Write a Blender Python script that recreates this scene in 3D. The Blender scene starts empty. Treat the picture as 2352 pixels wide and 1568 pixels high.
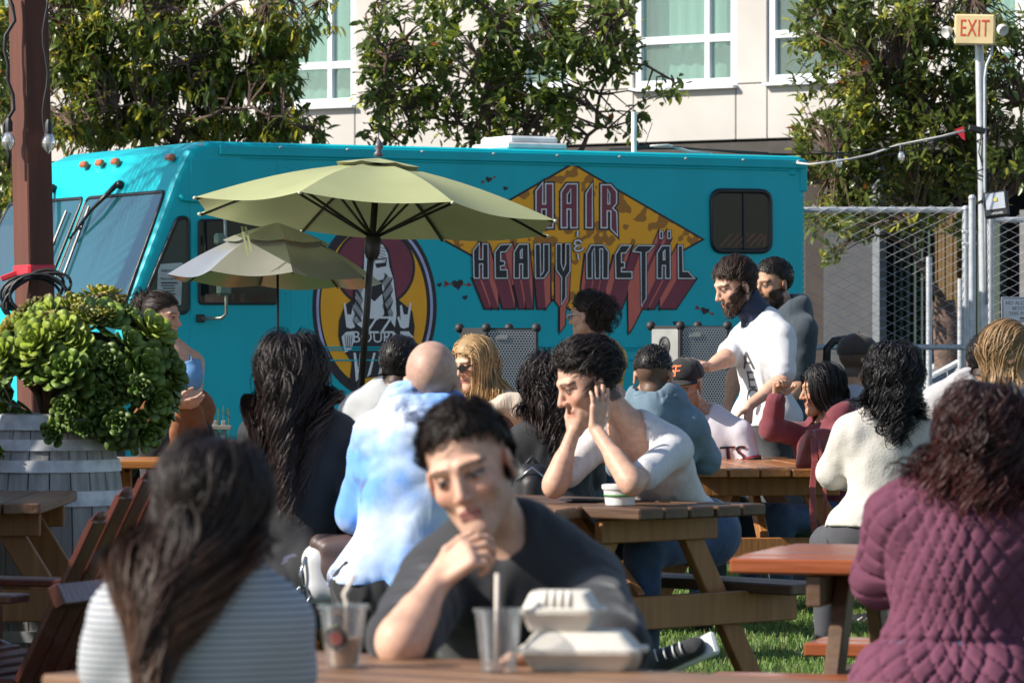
import bpy, bmesh, math, random
import numpy as np
from mathutils import Vector, Matrix
R = math.radians
random.seed(7); rng = np.random.default_rng(7)
scene = bpy.context.scene
C = scene.collection
# ---------------------------------------------------------------- camera, sun, sky, exposure
F = 9604.0; HC = 1.34; YH = 784.0; XC = 1176.0          # focal length in px of a 2352 px wide frame, eye height
cam = bpy.data.objects.new('camera', bpy.data.cameras.new('camera')); C.objects.link(cam)
cam.location = (0, 0, HC); cam.rotation_euler = (R(90), 0, 0)
cam.data.lens = 147.0; cam.data.sensor_width = 36.0
cam.data.clip_start = 0.5; cam.data.clip_end = 2000
cam.data.dof.use_dof = True; cam.data.dof.focus_distance = 22.5; cam.data.dof.aperture_fstop = 9.5
scene.camera = cam
SUN = Vector((-0.80, -0.21, 0.56)).normalized()
sun = bpy.data.objects.new('sun', bpy.data.lights.new('sun', 'SUN')); C.objects.link(sun)
sun.data.energy = 5.0; sun.data.angle = R(0.53); sun.data.color = (1.0, 0.925, 0.82)
sun.rotation_euler = SUN.to_track_quat('Z', 'Y').to_euler(); sun.location = (-30, -8, 30)
W = bpy.data.worlds.new('World'); scene.world = W; W.use_nodes = True
_n = W.node_tree.nodes; _sky = _n.new('ShaderNodeTexSky'); _sky.sky_type = 'NISHITA'; _sky.sun_disc = False
_sky.sun_elevation = math.asin(SUN.z); _sky.sun_rotation = math.atan2(SUN.x, SUN.y)
_sky.air_density = 1.0; _sky.dust_density = 0.6
W.node_tree.links.new(_sky.outputs[0], _n['Background'].inputs[0]); _n['Background'].inputs[1].default_value = 0.10
scene.view_settings.view_transform = 'Standard'; scene.view_settings.look = 'None'
scene.view_settings.exposure = 0.62; scene.view_settings.gamma = 1.0
try:
    scene.cycles.max_bounces = 8; scene.cycles.transparent_max_bounces = 12
except Exception: pass

def P(x, y, Z): return np.array([(x - XC) / F * Z, Z, HC - (y - YH) / F * Z])   # a point seen at pixel (x, y), Z metres away
def lin(r, g, b):
    f = lambda c: ((c / 255 + 0.055) / 1.055) ** 2.4 if c > 10 else c / 255 / 12.92
    return (f(r), f(g), f(b))
V = lambda *a: np.array(a, float)
def nrm(v): v = np.asarray(v, float); return v / (np.linalg.norm(v) + 1e-12)

# ---------------------------------------------------------------- materials
MATS = {}
def M(name, col, rough=0.6, metal=0.0, var=0.15, scale=6.0, bump=0.0, bscale=40.0, stretch=(1, 1, 1), col2=None, spec=0.5,
      coat=0.0, attr=None, sss=0.0, sheen=0.0, detail=4.0, thin=0.0, ramp=(0.35, 0.65), wrk=0.0):
    if name in MATS: return MATS[name]
    m = bpy.data.materials.new(name); m.use_nodes = True; nt = m.node_tree; b = nt.nodes['Principled BSDF']; L = nt.links.new
    b.inputs['Roughness'].default_value = rough; b.inputs['Metallic'].default_value = metal
    b.inputs['Specular IOR Level'].default_value = spec; b.inputs['Coat Weight'].default_value = coat
    b.inputs['Coat Roughness'].default_value = 0.08
    if sheen: b.inputs['Sheen Weight'].default_value = sheen
    if sss:
        b.inputs['Subsurface Weight'].default_value = sss; b.inputs['Subsurface Scale'].default_value = 0.012
        b.inputs['Subsurface Radius'].default_value = (1.0, 0.35, 0.2)
    tc = nt.nodes.new('ShaderNodeTexCoord'); mp = nt.nodes.new('ShaderNodeMapping'); L(tc.outputs['Object'], mp.inputs[0])
    mp.inputs['Scale'].default_value = stretch
    nz = nt.nodes.new('ShaderNodeTexNoise'); nz.inputs['Scale'].default_value = scale; nz.inputs['Detail'].default_value = detail
    L(mp.outputs[0], nz.inputs[0])
    rp = nt.nodes.new('ShaderNodeMapRange'); L(nz.outputs[0], rp.inputs[0]); rp.inputs[1].default_value = ramp[0]; rp.inputs[2].default_value = ramp[1]
    mx = nt.nodes.new('ShaderNodeMix'); mx.data_type = 'RGBA'; L(rp.outputs[0], mx.inputs[0])
    c2 = col2 if col2 else tuple(min(1, c * (1 + var)) for c in col); c1 = col if col2 else tuple(c * (1 - var) for c in col)
    if attr:
        at = nt.nodes.new('ShaderNodeAttribute'); at.attribute_name = attr
        mm = nt.nodes.new('ShaderNodeMix'); mm.data_type = 'RGBA'; mm.blend_type = 'MULTIPLY'; mm.inputs[0].default_value = 1
        mx.inputs[6].default_value = (1 - var, 1 - var, 1 - var, 1); mx.inputs[7].default_value = (1 + var, 1 + var, 1 + var, 1)
        L(at.outputs[0], mm.inputs[6]); L(mx.outputs[2], mm.inputs[7]); out = mm.outputs[2]
    else:
        mx.inputs[6].default_value = (*c1, 1); mx.inputs[7].default_value = (*c2, 1); out = mx.outputs[2]
    L(out, b.inputs['Base Color'])
    if bump:
        n2 = nt.nodes.new('ShaderNodeTexNoise'); n2.inputs['Scale'].default_value = bscale; n2.inputs['Detail'].default_value = 3
        L(mp.outputs[0], n2.inputs[0]); bp = nt.nodes.new('ShaderNodeBump'); bp.inputs['Strength'].default_value = bump
        bp.inputs['Distance'].default_value = 0.01; L(n2.outputs[0], bp.inputs['Height']); L(bp.outputs[0], b.inputs['Normal'])
        if wrk:     # creases of worn cloth
            n3 = nt.nodes.new('ShaderNodeTexNoise'); n3.noise_type = 'RIDGED_MULTIFRACTAL'; n3.inputs['Scale'].default_value = 6.0; n3.inputs['Detail'].default_value = 2; n3.inputs['Distortion'].default_value = 1.2
            m3 = nt.nodes.new('ShaderNodeMapping'); m3.inputs['Scale'].default_value = (1.2, 1.2, .75); m3.inputs['Rotation'].default_value = (.5, .4, .3); L(tc.outputs['Object'], m3.inputs[0]); L(m3.outputs[0], n3.inputs[0])
            b3 = nt.nodes.new('ShaderNodeBump'); b3.inputs['Strength'].default_value = wrk; b3.inputs['Distance'].default_value = 0.02; L(n3.outputs[0], b3.inputs['Height']); L(b3.outputs[0], bp.inputs['Normal'])
    if thin:      # cloth or leaf that lets light through
        tr = nt.nodes.new('ShaderNodeBsdfTranslucent'); L(out, tr.inputs[0]); ms = nt.nodes.new('ShaderNodeMixShader'); ms.inputs[0].default_value = thin
        o = nt.nodes['Material Output']; L(b.outputs[0], ms.inputs[1]); L(tr.outputs[0], ms.inputs[2]); L(ms.outputs[0], o.inputs[0])
    MATS[name] = m; return m
def glass(name, tint, refl=0.12, opac=0.35, rough=0.02):
    if name in MATS: return MATS[name]
    m = bpy.data.materials.new(name); m.use_nodes = True; nt = m.node_tree; L = nt.links.new; b = nt.nodes['Principled BSDF']
    b.inputs['Base Color'].default_value = (*tint, 1); b.inputs['Roughness'].default_value = rough
    b.inputs['Specular IOR Level'].default_value = 0.15
    t = nt.nodes.new('ShaderNodeBsdfTransparent'); t.inputs[0].default_value = (*[0.55 + 0.45 * c for c in tint], 1)
    fr = nt.nodes.new('ShaderNodeFresnel'); fr.inputs[0].default_value = 1.5
    ad = nt.nodes.new('ShaderNodeMath'); ad.operation = 'MULTIPLY_ADD'; L(fr.outputs[0], ad.inputs[0]); ad.inputs[1].default_value = 1.0; ad.inputs[2].default_value = opac
    g = nt.nodes.new('ShaderNodeBsdfGlossy'); g.inputs['Roughness'].default_value = rough
    g.inputs[0].default_value = (0.9, 0.95, 1, 1)
    m1 = nt.nodes.new('ShaderNodeMixShader'); m1.inputs[0].default_value = opac; L(t.outputs[0], m1.inputs[1]); L(b.outputs[0], m1.inputs[2])
    a2 = nt.nodes.new('ShaderNodeMath'); a2.operation = 'MULTIPLY_ADD'; L(fr.outputs[0], a2.inputs[0]); a2.inputs[1].default_value = 0.10 + 5 * refl; a2.inputs[2].default_value = max(0, refl - 0.02)
    m2 = nt.nodes.new('ShaderNodeMixShader'); L(a2.outputs[0], m2.inputs[0]); L(m1.outputs[0], m2.inputs[1]); L(g.outputs[0], m2.inputs[2])
    L(m2.outputs[0], nt.nodes['Material Output'].inputs[0]); MATS[name] = m; return m
def wood(name, col, col2, rough=0.4, axis=0, coat=0.0):
    st = [14, 14, 14]; st[axis] = 0.9
    return M(name, col, rough=rough, col2=col2, scale=2.2, stretch=tuple(st), bump=0.25, bscale=5, coat=coat, detail=6, ramp=(0.3, 0.72))

# ---------------------------------------------------------------- mesh builder
class MB:
    def __init__(s): s.v = []; s.f = []
    def add(s, vs, fs):
        o = len(s.v); s.v.extend([tuple(map(float, q)) for q in vs]); s.f.extend([tuple(i + o for i in f) for f in fs]); return s
    def box(s, c, h, ax=None, b=0.004):      # centre, half sizes, axes (rows), bevel
        c = np.asarray(c, float); ax = np.eye(3) if ax is None else np.asarray(ax, float); b = min(b, min(h) * 0.6)
        vs = []; ix = {}
        for sx in (-1, 1):
            for sy in (-1, 1):
                for sz in (-1, 1):
                    sg = (sx, sy, sz)
                    for k in range(3):
                        l = [sg[j] * (h[j] if j == k else h[j] - b) for j in range(3)]
                        ix[sg, k] = len(vs); vs.append(c + l[0] * ax[0] + l[1] * ax[1] + l[2] * ax[2])
        fs = []
        for k in range(3):
            i, j = (k + 1) % 3, (k + 2) % 3
            for sk in (-1, 1):
                q = []
                for a, bb in ((-1, -1), (1, -1), (1, 1), (-1, 1)):
                    sg = [0, 0, 0]; sg[k] = sk; sg[i] = a; sg[j] = bb; q.append(ix[tuple(sg), k])
                fs.append(q if sk > 0 else q[::-1])
            for a in (-1, 1):          # edges along k
                for bb in (-1, 1):
                    lo = [0, 0, 0]; hi = [0, 0, 0]; lo[k] = -1; hi[k] = 1
                    for t in (lo, hi): t[i] = a; t[j] = bb
                    q = [ix[tuple(lo), i], ix[tuple(hi), i], ix[tuple(hi), j], ix[tuple(lo), j]]
                    fs.append(q if a * bb < 0 else q[::-1])
        for sx in (-1, 1):
            for sy in (-1, 1):
                for sz in (-1, 1):
                    q = [ix[(sx, sy, sz), k] for k in range(3)]; fs.append(q if sx * sy * sz > 0 else q[::-1])
        return s.add(vs, fs)
    def beam(s, a, b, w, t, up=(0, 0, 1), bev=0.004):   # plank from a to b, w across (side), t along up
        a = np.asarray(a, float); b = np.asarray(b, float); d = nrm(b - a); u = np.asarray(up, float); sd = nrm(np.cross(d, u)); u = np.cross(sd, d)
        return s.box((a + b) / 2, (np.linalg.norm(b - a) / 2, w / 2, t / 2), (d, sd, u), bev)
    def tube(s, pts, r, n=8, cap=True):
        pts = [np.asarray(p, float) for p in pts]; m = len(pts); rr = [r] * m if np.isscalar(r) else list(r); vs = []; u = None
        for i in range(m):
            d = nrm(pts[min(i + 1, m - 1)] - pts[max(i - 1, 0)])
            if u is None: u = nrm(np.cross(d, V(0.3, 0.2, 1) if abs(d[2]) < 0.9 else V(1, 0, 0)))
            u = nrm(u - d * np.dot(u, d)); w = np.cross(d, u)
            for k in range(n):
                a = 2 * math.pi * k / n; vs.append(pts[i] + rr[i] * (math.cos(a) * u + math.sin(a) * w))
        fs = [(i * n + k, i * n + (k + 1) % n, (i + 1) * n + (k + 1) % n, (i + 1) * n + k) for i in range(m - 1) for k in range(n)]
        if cap: fs += [tuple(range(n))[::-1], tuple((m - 1) * n + k for k in range(n))]
        return s.add(vs, fs)
    def lathe(s, c, prof, n=24, ax=None, sy=1.0):        # profile of (radius, height) about axis through c
        ax = np.eye(3) if ax is None else np.asarray(ax); c = np.asarray(c, float); vs = []; m = len(prof)
        for r, z in prof:
            for k in range(n):
                a = 2 * math.pi * k / n; vs.append(c + ax[0] * r * math.cos(a) + ax[1] * r * sy * math.sin(a) + ax[2] * z)
        fs = [(i * n + k, i * n + (k + 1) % n, (i + 1) * n + (k + 1) % n, (i + 1) * n + k) for i in range(m - 1) for k in range(n)]
        if prof[0][0] > 1e-5: fs.append(tuple(range(n))[::-1])
        if prof[-1][0] > 1e-5: fs.append(tuple((m - 1) * n + k for k in range(n)))
        return s.add(vs, fs)
    def ball(s, c, r, n=12, m=8, ax=None):
        r = (r, r, r) if np.isscalar(r) else r; ax = np.eye(3) if ax is None else np.asarray(ax); c = np.asarray(c, float)
        vs = [c + ax[2] * r[2]]; 
        for i in range(1, m):
            t = math.pi * i / m
            for k in range(n):
                a = 2 * math.pi * k / n
                vs.append(c + ax[0] * r[0] * math.sin(t) * math.cos(a) + ax[1] * r[1] * math.sin(t) * math.sin(a) + ax[2] * r[2] * math.cos(t))
        vs.append(c - ax[2] * r[2]); fs = [(0, 1 + k, 1 + (k + 1) % n) for k in range(n)]
        for i in range(m - 2):
            fs += [(1 + i * n + k, 1 + (i + 1) * n + k, 1 + (i + 1) * n + (k + 1) % n, 1 + i * n + (k + 1) % n) for k in range(n)]
        l = len(vs) - 1; o = 1 + (m - 2) * n; fs += [(l, o + (k + 1) % n, o + k) for k in range(n)]
        return s.add(vs, fs)
    def prism(s, poly, ex):      # polygon of 3-D points extruded by vector ex
        n = len(poly); ex = np.asarray(ex, float); vs = [np.asarray(p, float) for p in poly]; vs = vs + [p + ex for p in vs]
        return s.add(vs, [tuple(range(n))[::-1], tuple(range(n, 2 * n))] + [(i, (i + 1) % n, n + (i + 1) % n, n + i) for i in range(n)])

WM = {}
def mesh_np(name, v, f, col=None):
    v = np.asarray(v, np.float32); f = np.asarray(f, np.int32); me = bpy.data.meshes.new(name); k = f.shape[1]
    me.vertices.add(len(v)); me.vertices.foreach_set('co', v.ravel()); me.loops.add(f.size); me.loops.foreach_set('vertex_index', f.ravel())
    me.polygons.add(len(f)); me.polygons.foreach_set('loop_start', np.arange(0, f.size, k, dtype=np.int32))
    me.update(calc_edges=True); me.validate()
    if col is not None:
        a = me.color_attributes.new('Col', 'FLOAT_COLOR', 'POINT'); c = np.ones((len(v), 4), np.float32); c[:, :3] = col; a.data.foreach_set('color', c.ravel())
    return me
def link(name, me, mat=None, parent=None, loc=None, smooth=False, mat_w=None):
    o = bpy.data.objects.new(name, me); C.objects.link(o)
    if mat is not None and me is not None and not me.materials:
        for q in (mat if isinstance(mat, (list, tuple)) else [mat]): me.materials.append(q)
    if parent is not None: o.parent = parent
    if loc is not None: o.location = loc
    if smooth: me.polygons.foreach_set('use_smooth', [True] * len(me.polygons))
    return o
def base_of(o): return WM.get(o.name, np.zeros(3))
def build(name, mb, mat, parent=None, smooth=False, sharp=None, kind=None, label=None):
    """links the builder as ONE mesh object; world coordinates, shifted to its thing's base"""
    me = bpy.data.meshes.new(name); off = base_of(parent) if parent is not None else np.zeros(3)
    vs = np.asarray(mb.v, float)
    if parent is None: off = V(*(vs.min(0) + vs.max(0)) / 2); off[2] = vs[:, 2].min()
    me.from_pydata([tuple(q) for q in vs - off], [], mb.f); me.validate()
    o = link(name, me, mat, parent, None if parent is not None else tuple(off), smooth)
    if smooth and sharp: me.set_sharp_from_angle(angle=R(sharp))
    WM[o.name] = off
    if kind: o['kind'] = kind
    if label: o['label'] = label
    return o
def thing(name, label, cat, loc=(0, 0, 0), group=None):
    o = bpy.data.objects.new(name, None); C.objects.link(o); o.location = loc; o.empty_display_size = 0.1
    WM[o.name] = V(*loc); tag(o, label, cat, group); return o
def tag(o, label, cat, group=None):
    o['label'] = label; o['category'] = cat
    if group: o['group'] = group
    return o
def struct(o): o['kind'] = 'structure'; return o
def text_mesh(txt, size, extrude=0.001, spacing=1.0):
    cu = bpy.data.curves.new('lettering', 'FONT'); cu.body = txt; cu.size = size; cu.extrude = extrude; cu.align_x = 'CENTER'; cu.align_y = 'CENTER'
    cu.space_character = spacing; cu.resolution_u = 3
    t = bpy.data.objects.new('lettering', cu); C.objects.link(t); bpy.context.view_layer.update()
    me = bpy.data.meshes.new_from_object(t.evaluated_get(bpy.context.evaluated_depsgraph_get())); bpy.data.objects.remove(t); bpy.data.curves.remove(cu)
    return me
def lettering(txt, size, mat, parent, c, xdir, ydir, extrude=0.001, sx=1.0, name='lettering', spacing=1.0):
    me = text_mesh(txt, size, extrude, spacing); xd = nrm(xdir); yd = nrm(ydir); zd = np.cross(xd, yd); off = np.asarray(c) - base_of(parent)
    for v in me.vertices: v.co = Vector(off + xd * v.co.x * sx + yd * v.co.y + zd * v.co.z)
    me.materials.clear(); return link(name, me, mat, parent)

# ---------------------------------------------------------------- implicit surfaces (bodies, cloth) on a rectilinear grid
def smin(a, b, k):
    h = np.maximum(k - np.abs(a - b), 0) / k; return np.minimum(a, b) - h * h * k * 0.25
class SDF:
    def __init__(s): s.p = []
    def cap(s, a, b, ra, rb=None, k=0.02, op=0, A=None):     # A: 3x3 metric that flattens the section
        a = np.asarray(a, float); b = np.asarray(b, float); rb = ra if rb is None else rb; m = max(ra, rb)
        s.p.append(('c', a, b, ra, rb, k, op, A, np.minimum(a, b) - m, np.maximum(a, b) + m)); return s
    def ell(s, c, r, ax=None, k=0.02, op=0):
        c = np.asarray(c, float); r = V(r, r, r) if np.isscalar(r) else V(*r); m = max(r); ax = np.eye(3) if ax is None else np.asarray(ax)
        s.p.append(('e', c, r, ax, None, k, op, None, c - m, c + m)); return s
    def half(s, c, n):       # keep the side the normal points away from
        s.p.append(('h', np.asarray(c, float), nrm(n), None, None, 0.008, 2, None, None, None)); return s
    @staticmethod
    def d(q, x, y, z):
        if q[0] == 'c':
            a, b, ra, rb, A = q[1], q[2], q[3], q[4], q[7]
            px, py, pz = x - a[0], y - a[1], z - a[2]; ba = b - a
            if A is not None:
                px, py, pz = (A[i, 0] * px + A[i, 1] * py + A[i, 2] * pz for i in range(3)); ba = A @ ba
            h = np.clip((px * ba[0] + py * ba[1] + pz * ba[2]) / (ba @ ba + 1e-12), 0, 1)
            return np.sqrt((px - h * ba[0]) ** 2 + (py - h * ba[1]) ** 2 + (pz - h * ba[2]) ** 2) - (ra + (rb - ra) * h)
        if q[0] == 'e':
            c, r, ax = q[1], q[2], q[3]; px, py, pz = x - c[0], y - c[1], z - c[2]
            l = [(ax[i, 0] * px + ax[i, 1] * py + ax[i, 2] * pz) for i in range(3)]
            k0 = np.sqrt(sum((l[i] / r[i]) ** 2 for i in range(3))); k1 = np.sqrt(sum((l[i] / r[i] ** 2) ** 2 for i in range(3))) + 1e-9
            return k0 * (k0 - 1) / k1
        return (x - q[1][0]) * q[2][0] + (y - q[1][1]) * q[2][1] + (z - q[1][2]) * q[2][2]
    def at(s, pts):
        x, y, z = pts[:, 0], pts[:, 1], pts[:, 2]; D = np.full(len(pts), 9.0)
        for q in s.p:
            e = s.d(q, x, y, z)
            D = smin(D, e, q[5]) if q[6] == 0 else -smin(-D, e if q[6] == 1 else -e, q[5])
        return D
    def bounds(s):
        lo = np.min([q[8] for q in s.p if q[6] == 0], 0); hi = np.max([q[9] for q in s.p if q[6] == 0], 0); return lo, hi
    def mesh(s, base=0.014, fine=(), noise=None, pad=0.03):
        lo, hi = s.bounds(); lo -= pad; hi += pad; ax = []
        for k in range(3):
            t = lo[k]; a = [t]
            while t < hi[k]:
                st = base
                for c, r, h in fine:
                    dd = abs(t + 0.5 * h - c[k]) - r
                    st = min(st, h + max(0, dd) * 0.25)
                t += st; a.append(t)
            ax.append(np.array(a))
        D = np.full([len(a) for a in ax], 0.5, np.float32)
        for q in s.p:
            if q[6] == 2: sl = (slice(None),) * 3
            else:
                m = q[5] + base * 2.5; sl = tuple(slice(max(0, np.searchsorted(ax[k], q[8][k] - m) - 1), np.searchsorted(ax[k], q[9][k] + m) + 1) for k in range(3))
            x, y, z = ax[0][sl[0]][:, None, None], ax[1][sl[1]][None, :, None], ax[2][sl[2]][None, None, :]
            e = s.d(q, x, y, z); cur = D[sl]
            D[sl] = smin(cur, e, q[5]) if q[6] == 0 else -smin(-cur, e if q[6] == 1 else -e, q[5])
        if noise is not None:
            m = np.abs(D) < base * 3; i, j, k = np.nonzero(m); D[m] += noise(ax[0][i], ax[1][j], ax[2][k])
        return snets(D, ax)
def snets(D, ax):
    I = D < 0; nx, ny, nz = D.shape
    cs = [(a, b, c) for a in (0, 1) for b in (0, 1) for c in (0, 1)]
    sub = lambda A, c: A[c[0]:nx - 1 + c[0], c[1]:ny - 1 + c[1], c[2]:nz - 1 + c[2]]
    cnt = sum(sub(I, c).astype(np.int8) for c in cs); mask = (cnt > 0) & (cnt < 8); idx = np.argwhere(mask)
    vid = np.full(mask.shape, -1, np.int32); vid[mask] = np.arange(len(idx)); val = {c: sub(D, c)[mask] for c in cs}
    acc = np.zeros((len(idx), 3)); n = np.zeros(len(idx))
    for c in cs:
        for k in range(3):
            if c[k]: continue
            c2 = list(c); c2[k] = 1; c2 = tuple(c2); a, b = val[c], val[c2]; m = (a < 0) != (b < 0)
            t = np.where(m, a / np.where(m, a - b, 1), 0); p = np.tile(np.array(c, float), (len(idx), 1)); p[:, k] = t
            acc += np.where(m[:, None], p, 0); n += m
    acc /= np.maximum(n, 1)[:, None]; pos = np.empty_like(acc)
    for k in range(3): pos[:, k] = ax[k][idx[:, k]] + acc[:, k] * np.diff(ax[k])[idx[:, k]]
    fs = []
    for k in range(3):
        sl0 = [slice(None)] * 3; sl1 = [slice(None)] * 3; sl0[k] = slice(0, -1); sl1[k] = slice(1, None); a, b = I[tuple(sl0)], I[tuple(sl1)]
        e = np.argwhere(a != b); i, j = (k + 1) % 3, (k + 2) % 3
        ok = (e[:, i] > 0) & (e[:, i] < D.shape[i] - 1) & (e[:, j] > 0) & (e[:, j] < D.shape[j] - 1); e = e[ok]
        if not len(e): continue
        q = []
        for di, dj in ((-1, -1), (0, -1), (0, 0), (-1, 0)):
            cc = e.copy(); cc[:, i] += di; cc[:, j] += dj; q.append(vid[cc[:, 0], cc[:, 1], cc[:, 2]])
        q = np.stack(q, 1); fl = ~a[tuple(e.T)]; q[fl] = q[fl][:, ::-1]; fs.append(q)
    return pos, np.concatenate(fs)
# ================================================================ ground
def sheet(name, x0, x1, y0, y1, z, mat):
    me = bpy.data.meshes.new(name); me.from_pydata([(x0, y0, z), (x1, y0, z), (x1, y1, z), (x0, y1, z)], [], [(0, 1, 2, 3)])
    return struct(link(name, me, mat))
sheet('asphalt_ground', -400, 400, -60, 900, -0.008, M('asphalt', (0.055, 0.053, 0.05), rough=0.9, var=0.3, scale=3, bump=0.5, bscale=80))
sheet('turf_base', -14, 9, 3, 29, 0.0, M('turf_base', (0.030, 0.075, 0.018), rough=0.9, var=0.35, scale=30, bump=0.8, bscale=150))
gm = M('turf_blades', (1, 1, 1), rough=0.55, attr='Col', var=0.15, scale=5, thin=0.3)
n = 75000
gx = rng.uniform(-2.0, 2.6, n); gy = rng.uniform(15.2, 24.5, n); ang = rng.uniform(0, 6.28, n); hh = rng.uniform(0.018, 0.034, n); ww = 0.0028
lx, ly = rng.normal(0, 0.010, n), rng.normal(0, 0.010, n)
v = np.zeros((n, 4, 3)); dx, dy = np.cos(ang) * ww, np.sin(ang) * ww
v[:, 0] = np.stack([gx - dx, gy - dy, 0 * gx], 1); v[:, 1] = np.stack([gx + dx, gy + dy, 0 * gx], 1)
v[:, 2] = np.stack([gx + lx + dx * .5, gy + ly + dy * .5, hh], 1); v[:, 3] = np.stack([gx + lx - dx * .5, gy + ly - dy * .5, hh], 1)
gc = np.array([0.17, 0.28, 0.055]) * rng.uniform(0.6, 1.25, (n, 1)); br = rng.random(n) < 0.12; gc[br] = np.array([0.30, 0.28, 0.10])
o = link('grass_blades', mesh_np('grass_blades', v.reshape(-1, 3), np.arange(n * 4).reshape(-1, 4), np.repeat(gc, 4, 0)), gm); o['kind'] = 'stuff'
o['label'] = 'short green artificial turf under the picnic tables'

# ================================================================ building across the street
fe = nrm((1, -0.7, 0)); fin = nrm((0.7, 1, 0)); fup = V(0, 0, 1)
def FP(x, y, dep=0.0):
    m = (x - XC) / F; Z = (50 + dep * 1.2207) / (1 + 0.7 * m); return V(m * Z, Z, HC - (y - YH) / F * Z)
def fac(t, z, dep=0.0): return V(0, 50, 0) + fe * t + fin * dep + fup * z
def tz(x, y): p = FP(x, y); return float(np.dot(p - V(0, 50, 0), fe)), float(p[2])
bld = thing('apartment_building', 'pale concrete apartment building with large aluminium framed windows behind the trees', 'building', (0, 50, 0))
mconc = M('pale_concrete', (0.50, 0.475, 0.445), rough=0.85, var=0.06, scale=1.3, bump=0.12, bscale=30)
mfr = M('window_aluminium', (0.66, 0.70, 0.73), rough=0.4, metal=0.0, var=0.03)
mpane = glass('window_glass', (0.55, 0.75, 0.70), refl=0.05, opac=0.10)
mcur = M('window_blind', (0.40, 0.54, 0.49), rough=0.8, var=0.06, scale=1.0, stretch=(12, 12, 0.3))
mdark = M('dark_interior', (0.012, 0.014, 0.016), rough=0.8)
wins = [(-20, 100, -400, 205, 55, 90), (600, 815, -400, 245, 753, 150), (1190, 1311, -400, 207, 1300, 100), (1455, 1690, -400, 200, 1620, 88), (1762, 1990, -400, 186, 1960, 70), (2180, 2348, -400, 205, 2335, 110)]
z0b = tz(1500, 328)[1]
# panels, each between joints, leaving the openings free
edges = sorted([(tz(a, 100)[0], tz(b, 100)[0], tz((a + b) / 2, d)[1]) for a, b, c_, d, _, _ in wins])
tl, tr = tz(-500, 300)[0], tz(2900, 300)[0]; cur = tl
def panel(t0, t1, za, zb, dep=0.25, mat=mconc, nm='wall_panel', d0=0.0):
    if t1 - t0 < 0.05 or zb - za < 0.05: return
    g = 0.005; m = MB(); m.box(fac((t0 + t1) / 2, (za + zb) / 2, d0 + dep / 2), ((t1 - t0) / 2 - g, dep / 2, (zb - za) / 2 - g), (fe, fin, fup), 0.008); return build(nm, m, mat, bld)
ztop = 9.0
for (a, b, zs) in edges:
    panel(cur, a, z0b, zs); panel(cur, a, zs, ztop); panel(a, b, z0b, zs); cur = b
panel(cur, tr, z0b, edges[0][2]); panel(cur, tr, edges[0][2], ztop)
m = MB(); m.box(fac((tl + tr) / 2, z0b / 2 + 2.2, 7), ((tr - tl) / 2, 4.0, 0.12), (fe, fin, fup)); build('ceiling', m, mconc, bld)
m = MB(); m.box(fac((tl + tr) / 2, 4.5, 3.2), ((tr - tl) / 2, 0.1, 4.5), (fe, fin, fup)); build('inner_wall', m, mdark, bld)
m = MB(); m.box(fac((tl + tr) / 2, z0b - 0.10, 0.9), ((tr - tl) / 2, 0.86, 0.08), (fe, fin, fup)); build('soffit', m, M('soffit_dark', (0.05, 0.045, 0.04), rough=0.8), bld)
for a, b, c_, d, mx, my in wins:
    t0, zs = tz(a, d); t1, _ = tz(b, d); zs = tz((a + b) / 2, d)[1]; zm = tz(mx, my)[1]; tm = tz(mx, my)[0]; zt = ztop
    fr = MB(); w = 0.045; dd = 0.07
    rev = MB()
    for t in (t0 + w, t1 - w): fr.box(fac(t, (zs + zt) / 2, 0.10), (w, dd, (zt - zs) / 2), (fe, fin, fup))
    fr.box(fac(tm, (zs + zt) / 2, 0.10), (w * 0.8, dd * .9, (zt - zs) / 2 - .01), (fe, fin, fup))
    for z in (zs + w, zm): fr.box(fac((t0 + t1) / 2, z, 0.10), ((t1 - t0) / 2 - w, dd * .95, w), (fe, fin, fup))
    fr.box(fac((t0 + t1) / 2, zs - 0.02, 0.0), ((t1 - t0) / 2 + 0.02, 0.09, 0.02), (fe, fin, fup))
    f = build('window', fr, mfr, bld)
    for (ta, tb) in ((t0 + 2 * w, tm - w), (tm + w, t1 - 2 * w)):
        for (za, zb) in ((zs + 2 * w, zm - w), (zm + w, zt)):
            if tb - ta < 0.05: continue
            g = MB(); g.box(fac((ta + tb) / 2, (za + zb) / 2, 0.09), ((tb - ta) / 2, 0.004, (zb - za) / 2), (fe, fin, fup), 0.001); q = build('pane', g, mpane, f); WM[q.name] = WM[bld.name]
    cu = MB(); nn = 26; pts = []
    dk = a > 1700 and a < 2000
    for k in range(nn + 1):
        t = t0 + w + (t1 - t0 - 2 * w) * k / nn; pts.append(fac(t, zs, 0.30 + 0.02 * math.sin(k * 1.9)))
    vs = pts + [p + V(0, 0, zt - zs) for p in pts]; cu.add(vs, [(k, k + 1, nn + 2 + k, nn + 1 + k) for k in range(nn)])
    q = build('curtain', cu, mdark if dk else mcur, f, smooth=True); WM[q.name] = WM[bld.name]
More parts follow.
